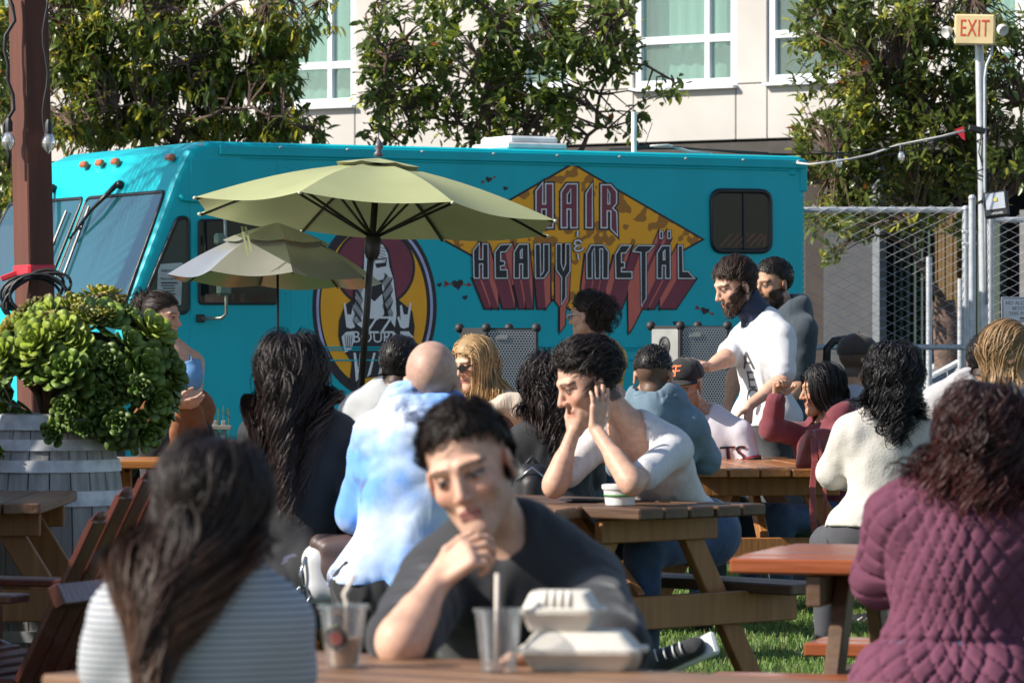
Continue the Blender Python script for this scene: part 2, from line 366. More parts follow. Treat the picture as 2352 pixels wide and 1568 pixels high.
# ground floor: dark glazed band, column, pier, corrugated and ochre panels
def gpan(x0, x1, y0, y1, dep, mat, nm):
    t0, z1 = tz(x0, y0); t1, _ = tz(x1, y0); z0_ = tz((x0 + x1) / 2, y1)[1]; m = MB(); m.box(fac((t0 + t1) / 2, (z1 + z0_) / 2, dep), ((t1 - t0) / 2, 0.08, (z1 - z0_) / 2), (fe, fin, fup)); return build(nm, m, mat, bld)
for k in range(9): gpan(-560 + k * 215, -560 + k * 215 + 209, 330, 1060, 0.8, M('ground_floor_wall', (0.09, 0.088, 0.085), rough=0.8, var=0.12, scale=2), 'ground_floor_panel')
gpan(1380, 1800, 352, 1000, 0.9, glass('shop_glass', (0.01, 0.015, 0.02), refl=0.06, opac=0.7), 'shop_window')
for xx in (1384, 1796): gpan(xx - 7, xx + 7, 330, 1000, 0.7, M('bronze_frame', (0.05, 0.04, 0.035), rough=0.5), 'shop_window_frame')
gpan(1380, 1800, 334, 352, 0.75, MATS['bronze_frame'], 'shop_window_frame')
gpan(1806, 1856, 330, 1060, 0.5, M('brown_pier', (0.035, 0.025, 0.021), rough=0.8), 'pier')
gpan(1858, 1985, 330, 1060, 0.4, M('grey_render', (0.055, 0.058, 0.064), rough=0.8, var=0.1), 'grey_wall')  # recess shade put into the colours of pier, wall, column and ochre boards
gpan(1986, 2003, 330, 1060, 0.25, M('steel_post', (0.16, 0.18, 0.20), rough=0.5), 'steel_column')
mcorr = M('green_corrugated', (0.025, 0.045, 0.035), rough=0.5)
for k in range(11): gpan(2004 + k * 8, 2004 + k * 8 + 5, 500, 1060, 0.55 + 0.05 * (k % 2), mcorr, 'corrugated_strip')
for k in range(6): gpan(2092 + k * 9, 2092 + k * 9 + 8, 480, 1060, 0.6 + 0.01 * (k % 2), M('ochre_board', (0.10, 0.058, 0.014), rough=0.7), 'ochre_board')
gpan(2150, 2226, 500, 1060, 0.8, mcorr, 'green_wall')
gpan(2300, 2420, 480, 1060, 0.5, M('grey_render2', (0.16, 0.16, 0.16), rough=0.8), 'grey_wall')

# ================================================================ trees
def leaf_mesh(name, L, w, fold, col, droop=0.15):
    v = []; st = [(0, 0.0), (0.3, 0.42), (0.65, 0.46), (0.88, 0.2), (1, 0)]
    for t, q in st:
        z = -droop * L * t * t
        v += [(t * L, -q * w, z + abs(q) * w * fold), (t * L, 0, z), (t * L, q * w, z + abs(q) * w * fold)]
    f = []
    for i in range(4): f += [(3 * i, 3 * i + 3, 3 * i + 4, 3 * i + 1), (3 * i + 1, 3 * i + 4, 3 * i + 5, 3 * i + 2)]
    return np.array(v), np.array(f)
mleaf = M('tree_leaf', (1, 1, 1), rough=0.30, attr='Col', var=0.12, scale=4, thin=0.5, spec=0.7)
mbark = M('bark', (0.10, 0.062, 0.046), rough=0.9, var=0.35, scale=14, bump=0.6, bscale=30)
def rotz_basis(d, roll):
    d = nrm(d); s = nrm(np.cross(V(0, 0, 1) if abs(d[2]) < 0.95 else V(1, 0, 0), d)); u = np.cross(d, s)
    return np.stack([d, math.cos(roll) * s + math.sin(roll) * u, -math.sin(roll) * s + math.cos(roll) * u])
def tree(label, ells, Z, dz, base_x, L, w, nsp, droop, cols, bare=0.0, seed=1, fork_y=420, up=0.0, nl=(6, 10), group='trees along the street behind the truck', tw=0.011, gapthr=-.55):
    r = np.random.default_rng(seed); base = P(base_x, YH, Z); base[2] = 0
    t = thing('broadleaf_tree', label, 'tree', tuple(base), group)
    wt = np.array([e[2] * e[3] * (e[4] if len(e) > 4 else 1) for e in ells]); wt = wt / wt.sum(); cs = []
    for e in r.choice(len(ells), nsp, p=wt):
        x, y, rx, ry = ells[e][:4]
        while True:
            q = r.uniform(-1, 1, 3)
            if q @ q < 1 and (q @ q > 0.15 or r.random() < 0.5): break
        wx, wy = x + q[0] * rx, y + q[1] * ry; cl_ = math.sin(wx * .045 + seed) + math.sin(wy * .06 + 2 * seed) + math.sin((wx + wy) * .037 + q[2] * 2.5 + seed)
        if cl_ < gapthr and r.random() < .93: continue
        zz = Z + q[2] * dz; cs.append(P(x + q[0] * rx, y + q[1] * ry, Z) + V(0, zz - Z, 0))
    cs = np.array(cs); nsp = len(cs); fork = P(base_x, fork_y, Z)
    tr = MB(); tr.tube([base, base + (fork - base) * .5 + V(.05, 0, 0), fork], [0.16, 0.13, 0.11], 10); build('trunk', tr, mbark, t, smooth=True)
    # limbs reach for spread-out targets, twigs join every spray to the nearest limb
    limb_pts = [fork]; nlim = 16; tg = [cs[r.integers(nsp)]]
    for _ in range(nlim - 1):
        dd = np.min(np.linalg.norm(cs[:, None] - np.array(tg)[None], axis=2), 1); tg.append(cs[np.argmax(dd * r.uniform(0.5, 1, nsp))])
    tg.sort(key=lambda q: np.linalg.norm(q - fork))
    for g in tg:
        a = limb_pts[int(np.argmin([np.linalg.norm(g - p) * (1.0 if p[2] < g[2] + .3 else 1.5) for p in limb_pts]))]; n_ = 7; d = np.linalg.norm(g - a); pts = []
        for k in range(n_ + 1):
            u = k / n_; pts.append(a + (g - a) * u + V(0, 0, 0.18 * d * math.sin(math.pi * u)) + r.normal(0, 0.035 * d * math.sin(math.pi * u), 3))
        r0 = 0.04 if a is limb_pts[0] else 0.02; lm = MB(); lm.tube(pts, list(np.linspace(r0, 0.009, n_ + 1)), 6); build('branch', lm, mbark, t, smooth=True); limb_pts += pts[1:]
    lp = np.array(limb_pts); twm = MB(); lv, lf = leaf_mesh('leaf', L, w, 0.35, None, droop); vs, fs, cl, order = [], [], [], []; items = []
    for c in cs:
        i = int(np.argmin(np.linalg.norm(lp - c, axis=1))); a = lp[i]
        if np.linalg.norm(c - a) > 0.05:
            mid = (a + c) / 2 + r.normal(0, 0.04, 3) + V(0, 0, 0.04); twm.tube([a, mid, c], [tw, tw * .7, tw * .4], 3, cap=False)
        ax = nrm((c - a) + r.normal(0, 0.1, 3) + V(0, 0, up)); yellow_spray = r.random() < cols[2]  # yellow sprays: new growth, and sunlit leaves put into the colour
        for k in range(r.integers(*nl)):
            d = nrm(ax * r.uniform(-0.1, 0.9) + r.normal(0, 0.55, 3) + V(0, 0, -droop * r.uniform(0, 2.2) + up * .4))
            B = rotz_basis(d, r.normal(0, 0.5)); s = r.uniform(0.6, 1.2) * (0.8 if yellow_spray else 1); p = c + r.normal(0, 0.035, 3)
            base_c = np.array(cols[1] if yellow_spray and r.random() < .75 else cols[0]) * r.uniform(0.65, 1.3)
            if r.random() < 0.012: base_c = np.array([0.30, 0.10, 0.02])
            items.append((p, B, s, base_c))
    build('twigs', twm, mbark, t, kind='stuff')
    items.sort(key=lambda q: q[0][1] - 0.0 * q[0][2])
    # the 300 leaves nearest the camera singly, the rest as one mass
    near, rest = items[:300], items[300:]
    vv = np.concatenate([p + s * (lv @ B) for p, B, s, _ in rest]) - base_of(t); nv = len(lv)
    ff = np.concatenate([lf + i * nv for i in range(len(rest))]); cc = np.repeat(np.array([q[3] for q in rest]), nv, 0)
    o = link('crown', mesh_np('crown', vv, ff, cc), mleaf, t, smooth=True); o['kind'] = 'stuff'
    mes = [mesh_np('leaf', lv, lf, np.tile(np.array(c) * k, (nv, 1))) for c, k in ((cols[0], .8), (cols[0], 1.15), (cols[1], 1.0))]
    for me in mes: me.materials.append(mleaf); me.polygons.foreach_set('use_smooth', [True] * len(me.polygons))
    for p, B, s, c in near:
        l = bpy.data.objects.new('leaf', mes[int(r.choice(3, p=[.5, .4, .1]))]); C.objects.link(l); l.parent = t
        l.matrix_local = Matrix.Translation(Vector(p - base_of(t))) @ Matrix((B.T * s).tolist()).to_4x4()
    return t
G1, Y1 = (0.140, 0.190, 0.036), (0.62, 0.54, 0.06)
tree('dense tree with long drooping leaves behind the front of the teal truck',
     [(330, 90, 250, 150), (200, 230, 150, 130), (420, 240, 170, 110), (560, 130, 120, 120), (640, 60, 120, 70, .7), (600, 290, 130, 55), (150, 60, 90, 110), (690, 300, 70, 30, .6), (640, 200, 60, 60, .7), (720, 15, 60, 30, .5)],
     40, 0.8, 400, 0.135, 0.046, 2500, 0.34, (G1, Y1, 0.32), seed=11, fork_y=330)
tree('small leafy tree seen left of the brown wooden post', [(-10, 250, 45, 230), (-30, 80, 60, 120), (10, 430, 30, 60, .8)], 42, 0.8, -40, 0.135, 0.048, 480, 0.34, (G1, Y1, 0.15), seed=12, fork_y=480)
tree('open tree with oval glossy leaves above the middle of the truck roof',
     [(1030, 120, 190, 170), (1230, 130, 150, 150), (900, 230, 80, 130), (1350, 90, 120, 110), (1150, 270, 200, 70), (1420, 30, 70, 50), (1510, 200, 65, 30, .5), (1450, 290, 90, 40, .5), (1330, 260, 70, 60, .7), (880, 90, 60, 100, .7), (1440, 150, 50, 25, .5)],
     41, 0.8, 1290, 0.13, 0.062, 1050, 0.12, ((0.135, 0.19, 0.045), (0.48, 0.54, 0.07), 0.28), seed=13, fork_y=420, tw=0.013)
tree('bushy tree with whorled leaves overhanging the chain link fence',
     [(1990, 150, 170, 190), (2120, 320, 180, 140), (2260, 150, 130, 180), (1930, 330, 110, 110), (2010, 480, 150, 70), (2290, 380, 90, 110), (1900, 60, 80, 90, .8), (2150, 510, 110, 50, .6), (1910, 530, 60, 80, .6), (2060, 60, 120, 90)],
     39, 0.8, 2167, 0.135, 0.050, 2200, 0.10, ((0.14, 0.185, 0.045), (0.50, 0.50, 0.08), 0.32), seed=14, fork_y=690, up=0.35)
for x in (2134, 2206):
    p = P(x, 590, 38.2); p[2] = 0; m = MB(); m.tube([p, P(x, 590 if x < 2150 else 640, 38.2)], 0.028, 10)
    o = build('tree_stake', m, M('galvanised', (0.48, 0.50, 0.53), rough=0.45, metal=0.3, var=0.1, scale=20), None, smooth=True, sharp=40)
    tag(o, 'taller pale tree stake left of the fenced tree trunk' if x < 2150 else 'shorter pale tree stake right of the fenced tree trunk', 'stake', 'stakes beside the street tree')

# ================================================================ chain link fence, pole, exit sign
mgalv = MATS['galvanised']
def fence(x0, x1, ytop, Z, label, post_x, rails, cell=0.082):
    a = P(x0, ytop, Z); b = P(x1, ytop, Z); base = V(a[0], Z, 0); t = thing('chain_link_fence', label, 'fence', tuple(base), 'chain link fence panels')
    top = a[2]
    for yy in rails:
        m = MB(); za = P(x0, yy, Z)[2]; m.tube([V(a[0], Z, za), V(b[0], Z, za)], 0.024, 10); build('rail', m, mgalv, t, smooth=True, sharp=40)
    for px, h in post_x:
        m = MB(); q = P(px, 0, Z); m.tube([V(q[0], Z, -0.1), V(q[0], Z, h)], 0.03, 12); m.ball(V(q[0], Z, h), (0.034, 0.034, 0.03)); build('post', m, mgalv, t, smooth=True, sharp=40)
    wm = MB(); nw = int((b[0] - a[0]) / cell); nh = int((top + 0.03) / (cell / 2)); vs, fs = [], []
    for i in range(nw + 1):
        pts = []
        for k in range(nh + 1):
            pts.append(V(a[0] + i * cell + (cell / 2 if (k + i) % 2 else -cell / 2) * 0.985, Z - 0.028 + (0.006 if k % 2 else 0), top + 0.035 - k * cell / 2))
        wm.tube(pts, 0.0031, 4, cap=False)
    build('wire_mesh', wm, M('fence_wire', (0.62, 0.62, 0.63), rough=0.4, metal=0.4, var=0.08), t, kind='stuff')
    return t
ft = P(0, 480, 35)[2]
fence(1700, 2222, 482, 35.0, 'long galvanised chain link fence panel beside the truck rear', [(1705, ft + .03), (2218, ft)], (482, 797))
fence(2262, 2460, 505, 35.6, 'chain link fence panel right of the exit sign pole', [(2275, P(0, 480, 35.6)[2])], (505, 800))
m = MB(); q = P(2233, 455, 34.8); m.tube([V(q[0], q[1], -0.05), q], 0.029, 14); m.ball(q, (0.033, 0.033, 0.03))
for yy in (533, 560, 797): c = P(2226, yy, 34.8); m.box(c, (0.06, 0.012, 0.014))
tag(build('gate_post', m, mgalv, None, smooth=True, sharp=40), 'round topped galvanised gate post just left of the exit sign pole', 'post')
pole = thing('exit_sign_pole', 'tall galvanised pole carrying the exit sign, cables and conduit', 'pole', (P(2262, 0, 34.5)[0], 34.5, 0))
m = MB(); m.tube([V(P(2264, 0, 34.5)[0], 34.5, 0), P(2256, 420, 34.5), P(2249, 100, 34.5)], 0.036, 14); build('pole', m, mgalv, pole, smooth=True, sharp=40)
m = MB(); m.tube([P(2266, 700, 34.4), P(2262, 420, 34.4), P(2262, 180, 34.4), P(2266, 150, 34.4), P(2277, 125, 34.4), P(2279, 104, 34.4)], 0.012, 8); build('conduit', m, mgalv, pole, smooth=True)
for k, yy in enumerate((295, 300, 320, 395, 410)):
    c = P(2258, yy, 34.45); m = MB(); m.tube([c + V(0.05 * math.cos(a), 0.05 * math.sin(a), 0.02 * math.sin(a + k)) for a in np.linspace(0, 6.28, 13)], 0.007, 6); build('cable_tie', m, M('black_rubber', (0.015, 0.015, 0.017), rough=0.5), pole, smooth=True)
mblk = MATS['black_rubber']
for k in range(3):
    m = MB(); m.tube([P(2256 + 3 * k, 290, 34.42), P(2248 + 6 * k, 350 + 10 * k, 34.40), P(2262 + 4 * k, 400, 34.41), P(2256 + 8 * k, 470, 34.4)], 0.006, 6); build('cable', m, mblk, pole, smooth=True)
ZS = 34.4; c = P(2239, 69, ZS); sxd = nrm((0.985, -0.17, -0.03)); syd = nrm(V(0, 0, 1) - sxd * sxd[2]); szd = np.cross(sxd, syd)
ex = thing('exit_sign', 'cream exit sign with red letters and two lamp heads on pole', 'exit sign', tuple(c - V(0, 0, .13)))
m = MB(); m.box(c, (0.165, 0.045, 0.125), (sxd, -szd, syd), 0.012); build('sign_box', m, M('cream_plastic', (0.72, 0.56, 0.30), rough=0.45, var=0.08, scale=10), ex)
mred = M('exit_red', (0.62, 0.07, 0.03), rough=0.5, var=0.15, scale=30)
lettering('EXIT', 0.20, mred, ex, c + szd * 0.046 + syd * 0.004, sxd, syd, 0.0015, sx=0.56, spacing=1.08)
for s in (-1, 1):
    q = c + sxd * s * 0.225 - syd * (0.02 if s < 0 else -0.005) + szd * 0.02
    m = MB(); fw = nrm(szd * 0.7 + sxd * s * 0.5 - syd * 0.4); B = rotz_basis(fw, 0); B = np.stack([B[1], B[2], B[0]])
    m.lathe(q, [(0.0, -0.045), (0.030, -0.038), (0.045, -0.015), (0.048, 0.02), (0.044, 0.03), (0.038, 0.026), (0.0, 0.02)], 18, B); m.tube([c + sxd * s * 0.16, q - fw * 0.03], 0.014, 8)
    build('lamp_head', m, M('lamp_white', (0.62, 0.60, 0.56), rough=0.4), ex, smooth=True, sharp=40)
# flood light, string light and notice
c = P(2288, 470, 34.2); fx = nrm((0.93, -0.2, 0.12)); fy = nrm((0.12, 0.25, 0.93)); fy = nrm(fy - fx * np.dot(fx, fy)); fz = np.cross(fx, fy)
fl = thing('flood_light', 'black square flood light with white lens on the exit sign pole', 'flood light', tuple(c - V(0, 0, .12)))
m = MB(); m.box(c, (0.10, 0.03, 0.11), (fx, -fz, fy), 0.01); build('housing', m, M('black_plastic', (0.02, 0.02, 0.022), rough=0.45), fl)
m = MB(); m.box(c + fz * 0.033 + fy * 0.02, (0.078, 0.004, 0.07), (fx, -fz, fy), 0.002); rf = build('lens', m, M('lens_white', (0.62, 0.64, 0.66), rough=0.15, metal=0.3), fl)
m = MB(); m.box(c + fz * 0.040 + fy * 0.03, (0.016, 0.003, 0.016), (fx, -fz, fy), 0.001); build('led_chip', m, M('led_yellow', (0.55, 0.5, 0.1), rough=0.4), fl)
m = MB(); m.tube([c - fx * .10 + fy * .05, c - fx * .16 + fy * .04 - fz * .03], 0.012, 6); build('bracket', m, mblk, fl)
lettering('LEPOWER', 0.024, M('print_white', (0.7, 0.7, 0.7)), fl, c + fz * 0.0315 - fy * 0.085, fx, fy, 0.0008)
c = P(2235, 303, 34.2); m = MB(); m.box(c + V(0.03, 0, 0.02), (0.07, 0.03, 0.025), (nrm((1, 0, -.25)), V(0, 1, 0), nrm((.25, 0, 1))), 0.008)
o = build('junction_box', m, mblk, None); tag(o, 'small dark outlet box where the string lights meet the pole', 'outlet box')
m = MB(); m.prism([P(2192, 298, 34.15), P(2213, 290, 34.15), P(2217, 322, 34.15), P(2211, 320, 34.15)], (0, 0.012, 0)); o = build('red_tape', m, M('red_tape', (0.65, 0.03, 0.05), rough=0.4), None); tag(o, 'strip of red tape where string lights meet the pole', 'tape')
def sag(p, q, s, n=14): return [p + (q - p) * k / n - V(0, 0, s * 4 * (k / n) * (1 - k / n)) for k in range(n + 1)]
stl = thing('string_light', 'black cable with clear hanging bulbs running from pole to truck roof', 'string light', (P(2200, 300, 34)[0], 34, 0))
m = MB(); A_, B_ = P(2225, 300, 34.2), P(1590, 336, 33.0); m.tube([P(2225, 303, 34.2), P(2100, 333, 34.0), P(1950, 350, 33.8), P(1850, 355, 33.6), P(1700, 352, 33.4), P(1545, 336, 33.2)], 0.006, 6); build('cable', m, mblk, stl, smooth=True)
m = MB(); m.tube([P(2190, 305, 34.2), P(2110, 345, 34.1), P(2000, 362, 34.0), P(1860, 345, 33.8)], 0.005, 6); build('cable', m, mblk, stl, smooth=True)
mbulb = glass('bulb_glass', (0.8, 0.8, 0.78), refl=0.12, opac=0.35)
for x, y in ((1927, 352), (2070, 337)):
    c = P(x, y, 33.9); m = MB(); m.lathe(c, [(0.008, 0.02), (0.016, 0.0), (0.016, -0.035)], 10); s = build('bulb_socket', m, mblk, stl, smooth=True, sharp=40)
    m = MB(); m.lathe(c - V(0, 0, .036), [(0.012, 0.0), (0.026, -0.03), (0.028, -0.055), (0.018, -0.078), (0.0, -0.085)], 12); q = build('bulb', m, mbulb, s, smooth=True); WM[q.name] = WM[stl.name]
m = MB(); m.tube([P(2215, 300, 34.1), P(2160, 314, 34.1), P(2060, 334, 34.0), P(2000, 355, 34.0), P(1950, 366, 33.9), P(1860, 378, 33.8), P(1830, 374, 33.9)], 0.009, 8)
o = build('white_cable', m, M('white_cable', (0.62, 0.6, 0.58), rough=0.5), None, smooth=True); tag(o, 'thick white power cable sagging from exit pole to truck corner', 'cable')
ns = thing('notice_sign', 'white notice about alcohol wired to the fence right of pole', 'notice sign', (P(2345, 0, 34.9)[0], 34.9, P(0, 742, 34.9)[2]))
def pl(x, y, Z): return P(x, y, Z)
c = P(2346, 711, 34.9); m = MB(); m.box(c, (0.168, 0.006, 0.107), None, 0.003); build('board', m, M('sign_white', (0.72, 0.73, 0.76), rough=0.4), ns)
mp = M('print_maroon', (0.20, 0.05, 0.08)); mg = M('print_grey', (0.25, 0.22, 0.24))
for (cx_, cz_, hx, hz) in ((0, .095, .155, .0022), (0, -.095, .155, .0022), (-.156, 0, .0022, .097), (.156, 0, .0022, .097)):
    m = MB(); m.box(c + V(cx_, -.0075, cz_), (hx, .001, hz), None, .0003); build('sign_border', m, mp, ns)
for k, tx in enumerate(('NO ALCOHOL', 'BEYOND', 'THIS POINT')): lettering(tx, 0.042, mg, ns, c + V(0.005, -.0085, 0.055 - k * .044), (1, 0, 0), (0, 0, 1))
m = MB(); m.box(c + V(0.005, -.0085, -.072), (.018, .001, .010), None, .0004); build('sign_emblem', m, mg, ns)

# ================================================================ parked car behind the fence
mcar = M('car_silver', (0.42, 0.44, 0.47), rough=0.25, metal=0.3, var=0.02, coat=0.6)
X0 = P(2136, 0, 38.5)[0] - 1.25; cz = 38.5; car = thing('parked_car', 'silver grey car parked on the street beyond the chain link fence', 'car', (X0, cz + .85, 0))
def loft(secs, mat, nm, smooth=True):
    m = MB(); n_ = len(secs[0]); vs = [p for s in secs for p in s]
    m.add(vs, [(i * n_ + k, (i + 1) * n_ + k, (i + 1) * n_ + (k + 1) % n_, i * n_ + (k + 1) % n_) for i in range(len(secs) - 1) for k in range(n_)] + [tuple(range(n_)), tuple(range((len(secs) - 1) * n_, len(secs) * n_))[::-1]])
    return build(nm, m, mat, car, smooth=smooth, sharp=35)
low = [(0, .35), (.02, .62), (.12, .78), (.6, .88), (1.2, .95), (1.9, .99), (3.4, 1.0), (4.2, 1.0), (4.45, .8), (4.45, .4), (4.2, .25), (.3, .22)]
loft([[V(X0 + a, cz + y, z * (1 if ins == 0 else .985)) + V(ins * (2.2 - a) * .03, 0, 0) for a, z in low] for y, ins in ((0, 1), (.06, 0), (1.64, 0), (1.7, 1))], mcar, 'body')
cab = [(1.2, .95), (2.0, 1.36), (2.5, 1.46), (3.3, 1.45), (4.15, 1.0)]
loft([[V(X0 + a, cz + .1 + y + (.16 * (z - .95) / .5) * (1 if y < .5 else -1), z - dz) for a, z in cab] for y, dz in ((0, .0), (.05, -.004), (1.45, -.004), (1.5, 0))], glass('car_glass', (0.02, 0.03, 0.035), refl=0.12, opac=0.75), 'cabin_glass')
loft([[V(X0 + a, cz + .28 + y, z) for a, z in ((1.95, 1.36), (2.5, 1.485), (3.3, 1.475), (3.6, 1.36), (3.3, 1.40), (2.5, 1.41))] for y in (0, 1.14)], mcar, 'roof')
for s in (0.13, 1.57):
    m = MB(); m.tube([V(X0 + 1.2, cz + s, .97), V(X0 + 2.0, cz + s + (.13 if s < 1 else -.13), 1.39), V(X0 + 2.5, cz + s + (.16 if s < 1 else -.16), 1.47)], 0.035, 8); build('pillar', m, mcar, car, smooth=True)
m = MB(); m.ball(V(X0 + 1.55, cz - .08, 1.04), (.09, .12, .07)); build('door_mirror', m, mcar, car, smooth=True)
m = MB(); m.ball(V(X0 + .22, cz + .12, .70), (.16, .10, .07)); build('headlight', m, M('headlight', (.7, .72, .75), rough=.1, metal=.4), car, smooth=True)
for a in (.85, 3.55):
    for y in (0.0, 1.5):
        m = MB(); m.lathe(V(X0 + a, cz + y, .31), [(0.0, 0), (.20, 0), (.29, .0), (.31, .03), (.31, .17), (.29, .2), (0, .2)], 22, np.array([[1, 0, 0], [0, 0, 1], [0, 1, 0]])); build('wheel', m, mblk, car, smooth=True, sharp=40)
# ================================================================ food truck
TH = math.atan2(0.082, 0.1497); A0 = V(-2.308, 31.4, 0); ta = V(math.cos(TH), math.sin(TH), 0); tb = V(-math.sin(TH), math.cos(TH), 0); tn = -tb; up = V(0, 0, 1)
def ray(x, y, pt, n):
    d = V((x - XC) / F, 1, -(y - YH) / F); o_ = V(0, 0, HC); return o_ + d * (np.dot(pt - o_, n) / np.dot(d, n))
def SP(x, y, off=0.0): return ray(x, y, A0 + tn * 0.0, tn) + tn * off
def st(x, y): p = SP(x, y); return float(np.dot(p - A0, ta)), float(p[2])
def TP(t, w, z): return A0 + ta * t + tb * w + up * z
TL = 5.36; TWD = 2.75; ZR = float(SP(900, 334)[2])
teal = M('teal_paint', lin(0, 178, 190), spec=.2, rough=0.45, var=0.07, scale=2.2, stretch=(1, 1, .35), bump=0.05, bscale=7, coat=0.25, detail=7)
_b = teal.node_tree.nodes['Principled BSDF']; _b.inputs['Coat Weight'].default_value = .22; _b.inputs['Coat Roughness'].default_value = .42
tag_root = thing('food_truck', 'teal step van food truck with painted rock style lettering on its side', 'food truck', tuple(A0))
TK = tag_root
prof = [st(x, y) for x, y in ((459, 322), (443, 344), (414, 403), (372, 517), (320, 650), (300, 700))]
prof = [(0.05, ZR)] + [(a - 0.03, min(b, ZR - 0.02)) for a, b in prof[1:]]
tq = prof[-1][0]
outline = [(TL, 0.42), (TL, ZR)] + prof + [(tq - 0.06, 1.25), (tq - 0.07, 0.42)]
bm = bmesh.new()
va = [bm.verts.new(TP(t, 0.0, z) - A0) for t, z in outline]; vb = [bm.verts.new(TP(t, TWD, z) - A0) for t, z in outline]; nn = len(outline)
bm.faces.new(va); bm.faces.new(vb[::-1])
for i in range(nn): bm.faces.new((va[i], vb[i], vb[(i + 1) % nn], va[(i + 1) % nn]))
bmesh.ops.recalc_face_normals(bm, faces=bm.faces)
ed = [e for e in bm.edges if len(e.link_faces) == 2 and e.calc_face_angle(0) > 0.9]
bmesh.ops.bevel(bm, geom=ed, offset=0.07, segments=4, affect='EDGES', profile=0.6)
me = bpy.data.meshes.new('body'); bm.to_mesh(me); bm.free(); me.polygons.foreach_set('use_smooth', [True] * len(me.polygons)); me.set_sharp_from_angle(angle=R(30))
link('body', me, teal, TK)
def tbox(t0, t1, z0, z1, off0, off1, mat, nm, bev=0.006, parent=None, w=None):
    m = MB(); m.box(A0 + ta * (t0 + t1) / 2 + up * (z0 + z1) / 2 + tn * (off0 + off1) / 2, ((t1 - t0) / 2, abs(off1 - off0) / 2, (z1 - z0) / 2), (ta, tb, up), bev); return build(nm, m, mat, parent or TK)
# top rail, belts, seams
tbox(0.12, TL - .02, ZR - 0.105, ZR - 0.03, -0.01, 0.018, teal, 'rub_rail')
tbox(0.3, TL - .02, ZR - 0.125, ZR - 0.112, -0.01, 0.012, teal, 'rub_rail')
zb1, zb2 = float(SP(1300, 797)[2]), float(SP(1300, 826)[2])
t_b0 = st(706, 800)[0]
for z in (zb1, zb2, zb1 - .02): tbox(t_b0, TL - .02, z - 0.006, z + 0.006, -0.01, 0.012, teal, 'belt_rail')
tbox(st(1838, 400)[0], TL + .004, float(SP(1845, 440)[2]), ZR - .04, -0.01, 0.010, teal, 'corner_plate')
tbox(st(668, 400)[0], st(708, 400)[0], .5, ZR - .13, -0.01, 0.006, teal, 'body_seam')
rv = MB()
def rivet(x, y): rv.ball(SP(x, y, 0.0), 0.006, 6, 4)
for k in range(38): rivet(745 + 29 * k, 361 + 0.0245 * 29 * k)
for k in range(26): rivet(690, 350 + 18 * k); rivet(656, 350 + 18 * k)
for k in range(36): rivet(1846, 440 + 14 * k)
for k in range(45): rivet(720 + 25 * k, 792)
for x, y in ((1297, 406), (1320, 458), (1340, 450), (1843, 460), (1853 - 10, 400), (1550, 600), (1660, 620), (1720, 640), (1440, 830), (1180, 740), (1080, 735)): rivet(x, y)
for k in range(16): rivet(446, 360 + 11 * k); 
build('rivets', rv, teal, TK, smooth=True, kind='stuff')
mcl = M('clearance_grey', (0.5, 0.5, 0.5), rough=0.4)
for x, y in ((460, 331), (642, 337), (796, 342), (967, 347), (1131, 352), (1277, 356), (1420, 359), (1572, 363), (1704, 366), (1830, 369)):
    c = SP(x, y + 1.5, 0.02); m = MB(); m.ball(c, (0.016, 0.010, 0.009), 10, 6, np.stack([nrm(ta + up * .25), tn, nrm(up - ta * .25)])); build('clearance_light', m, mcl, TK, smooth=True)
# front: amber markers, windscreens, wipers (they lie in the sloping front plane)
q1, q2 = TP(prof[3][0], 0, prof[3][1]), TP(prof[4][0], 0, prof[4][1]); fd = nrm(q2 - q1); fn = nrm(np.cross(fd, tb)); 
if fn[1] > 0: fn = -fn
def FR(x, y, off=0.0): return ray(x, y, q1, fn) + fn * off
q0 = TP(prof[2][0], 0, prof[2][1]); fd2 = nrm(q1 - q0); fn2 = nrm(np.cross(fd2, tb)); fn2 = -fn2 if fn2[1] > 0 else fn2
def FR2(x, y, off=0.0): return ray(x, y, q0, fn2) + fn2 * off
mam = M('amber_lens', (0.55, 0.13, 0.03), rough=0.2, coat=0.5)
for x, y in ((198, 381), (234, 377), (270, 374), (396, 364)):
    m = MB(); c = FR2(x, y, 0.02); m.box(c, (0.05, 0.025, 0.026), (nrm(tb), fn2, fd2), 0.012); build('marker_light', m, mam, TK)
mgl = glass('windscreen_glass', (0.03, 0.10, 0.12), refl=0.03, opac=0.5); mgk = M('black_gasket', (0.012, 0.012, 0.014), rough=0.4)
def rpoly(pts, rad, n=4):        # rounds the corners of a 3-D polygon
    out = []; N = len(pts)
    for i in range(N):
        p, a, b = pts[i], pts[i - 1], pts[(i + 1) % N]; da, db = nrm(a - p), nrm(b - p); r_ = min(rad, np.linalg.norm(a - p) * .45, np.linalg.norm(b - p) * .45)
        for k in range(n + 1):
            u = k / n; out.append((1 - u) ** 2 * (p + da * r_) + 2 * u * (1 - u) * p + u * u * (p + db * r_))
    return out
def window(pts, n, nm, rad=0.06, gm=mgl, gr=0.018, dark=None, parent=None, deep=0.05):
    pp = rpoly(pts, rad); m = MB(); m.add([p + n * 0.006 for p in pp], [tuple(range(len(pp)))]); o = build(nm, m, gm, parent or TK)
    m = MB(); m.tube(pp + [pp[0], pp[1]], gr, 8, cap=False); g = build('gasket', m, mgk, o if parent is None else parent, smooth=True); WM[g.name] = WM[TK.name]; return o
mint = M('cab_interior', (0.02, 0.05, 0.055), rough=0.7)
wsR = [FR(203, 456), FR(381, 441), FR(288, 697), FR(106, 700)]; wsL = [FR(24, 470), FR(193, 456), FR(94, 700), FR(-90, 704)]
for pts in (wsR, wsL):
    window([p + fn * 0.004 for p in pts], fn, 'windscreen')
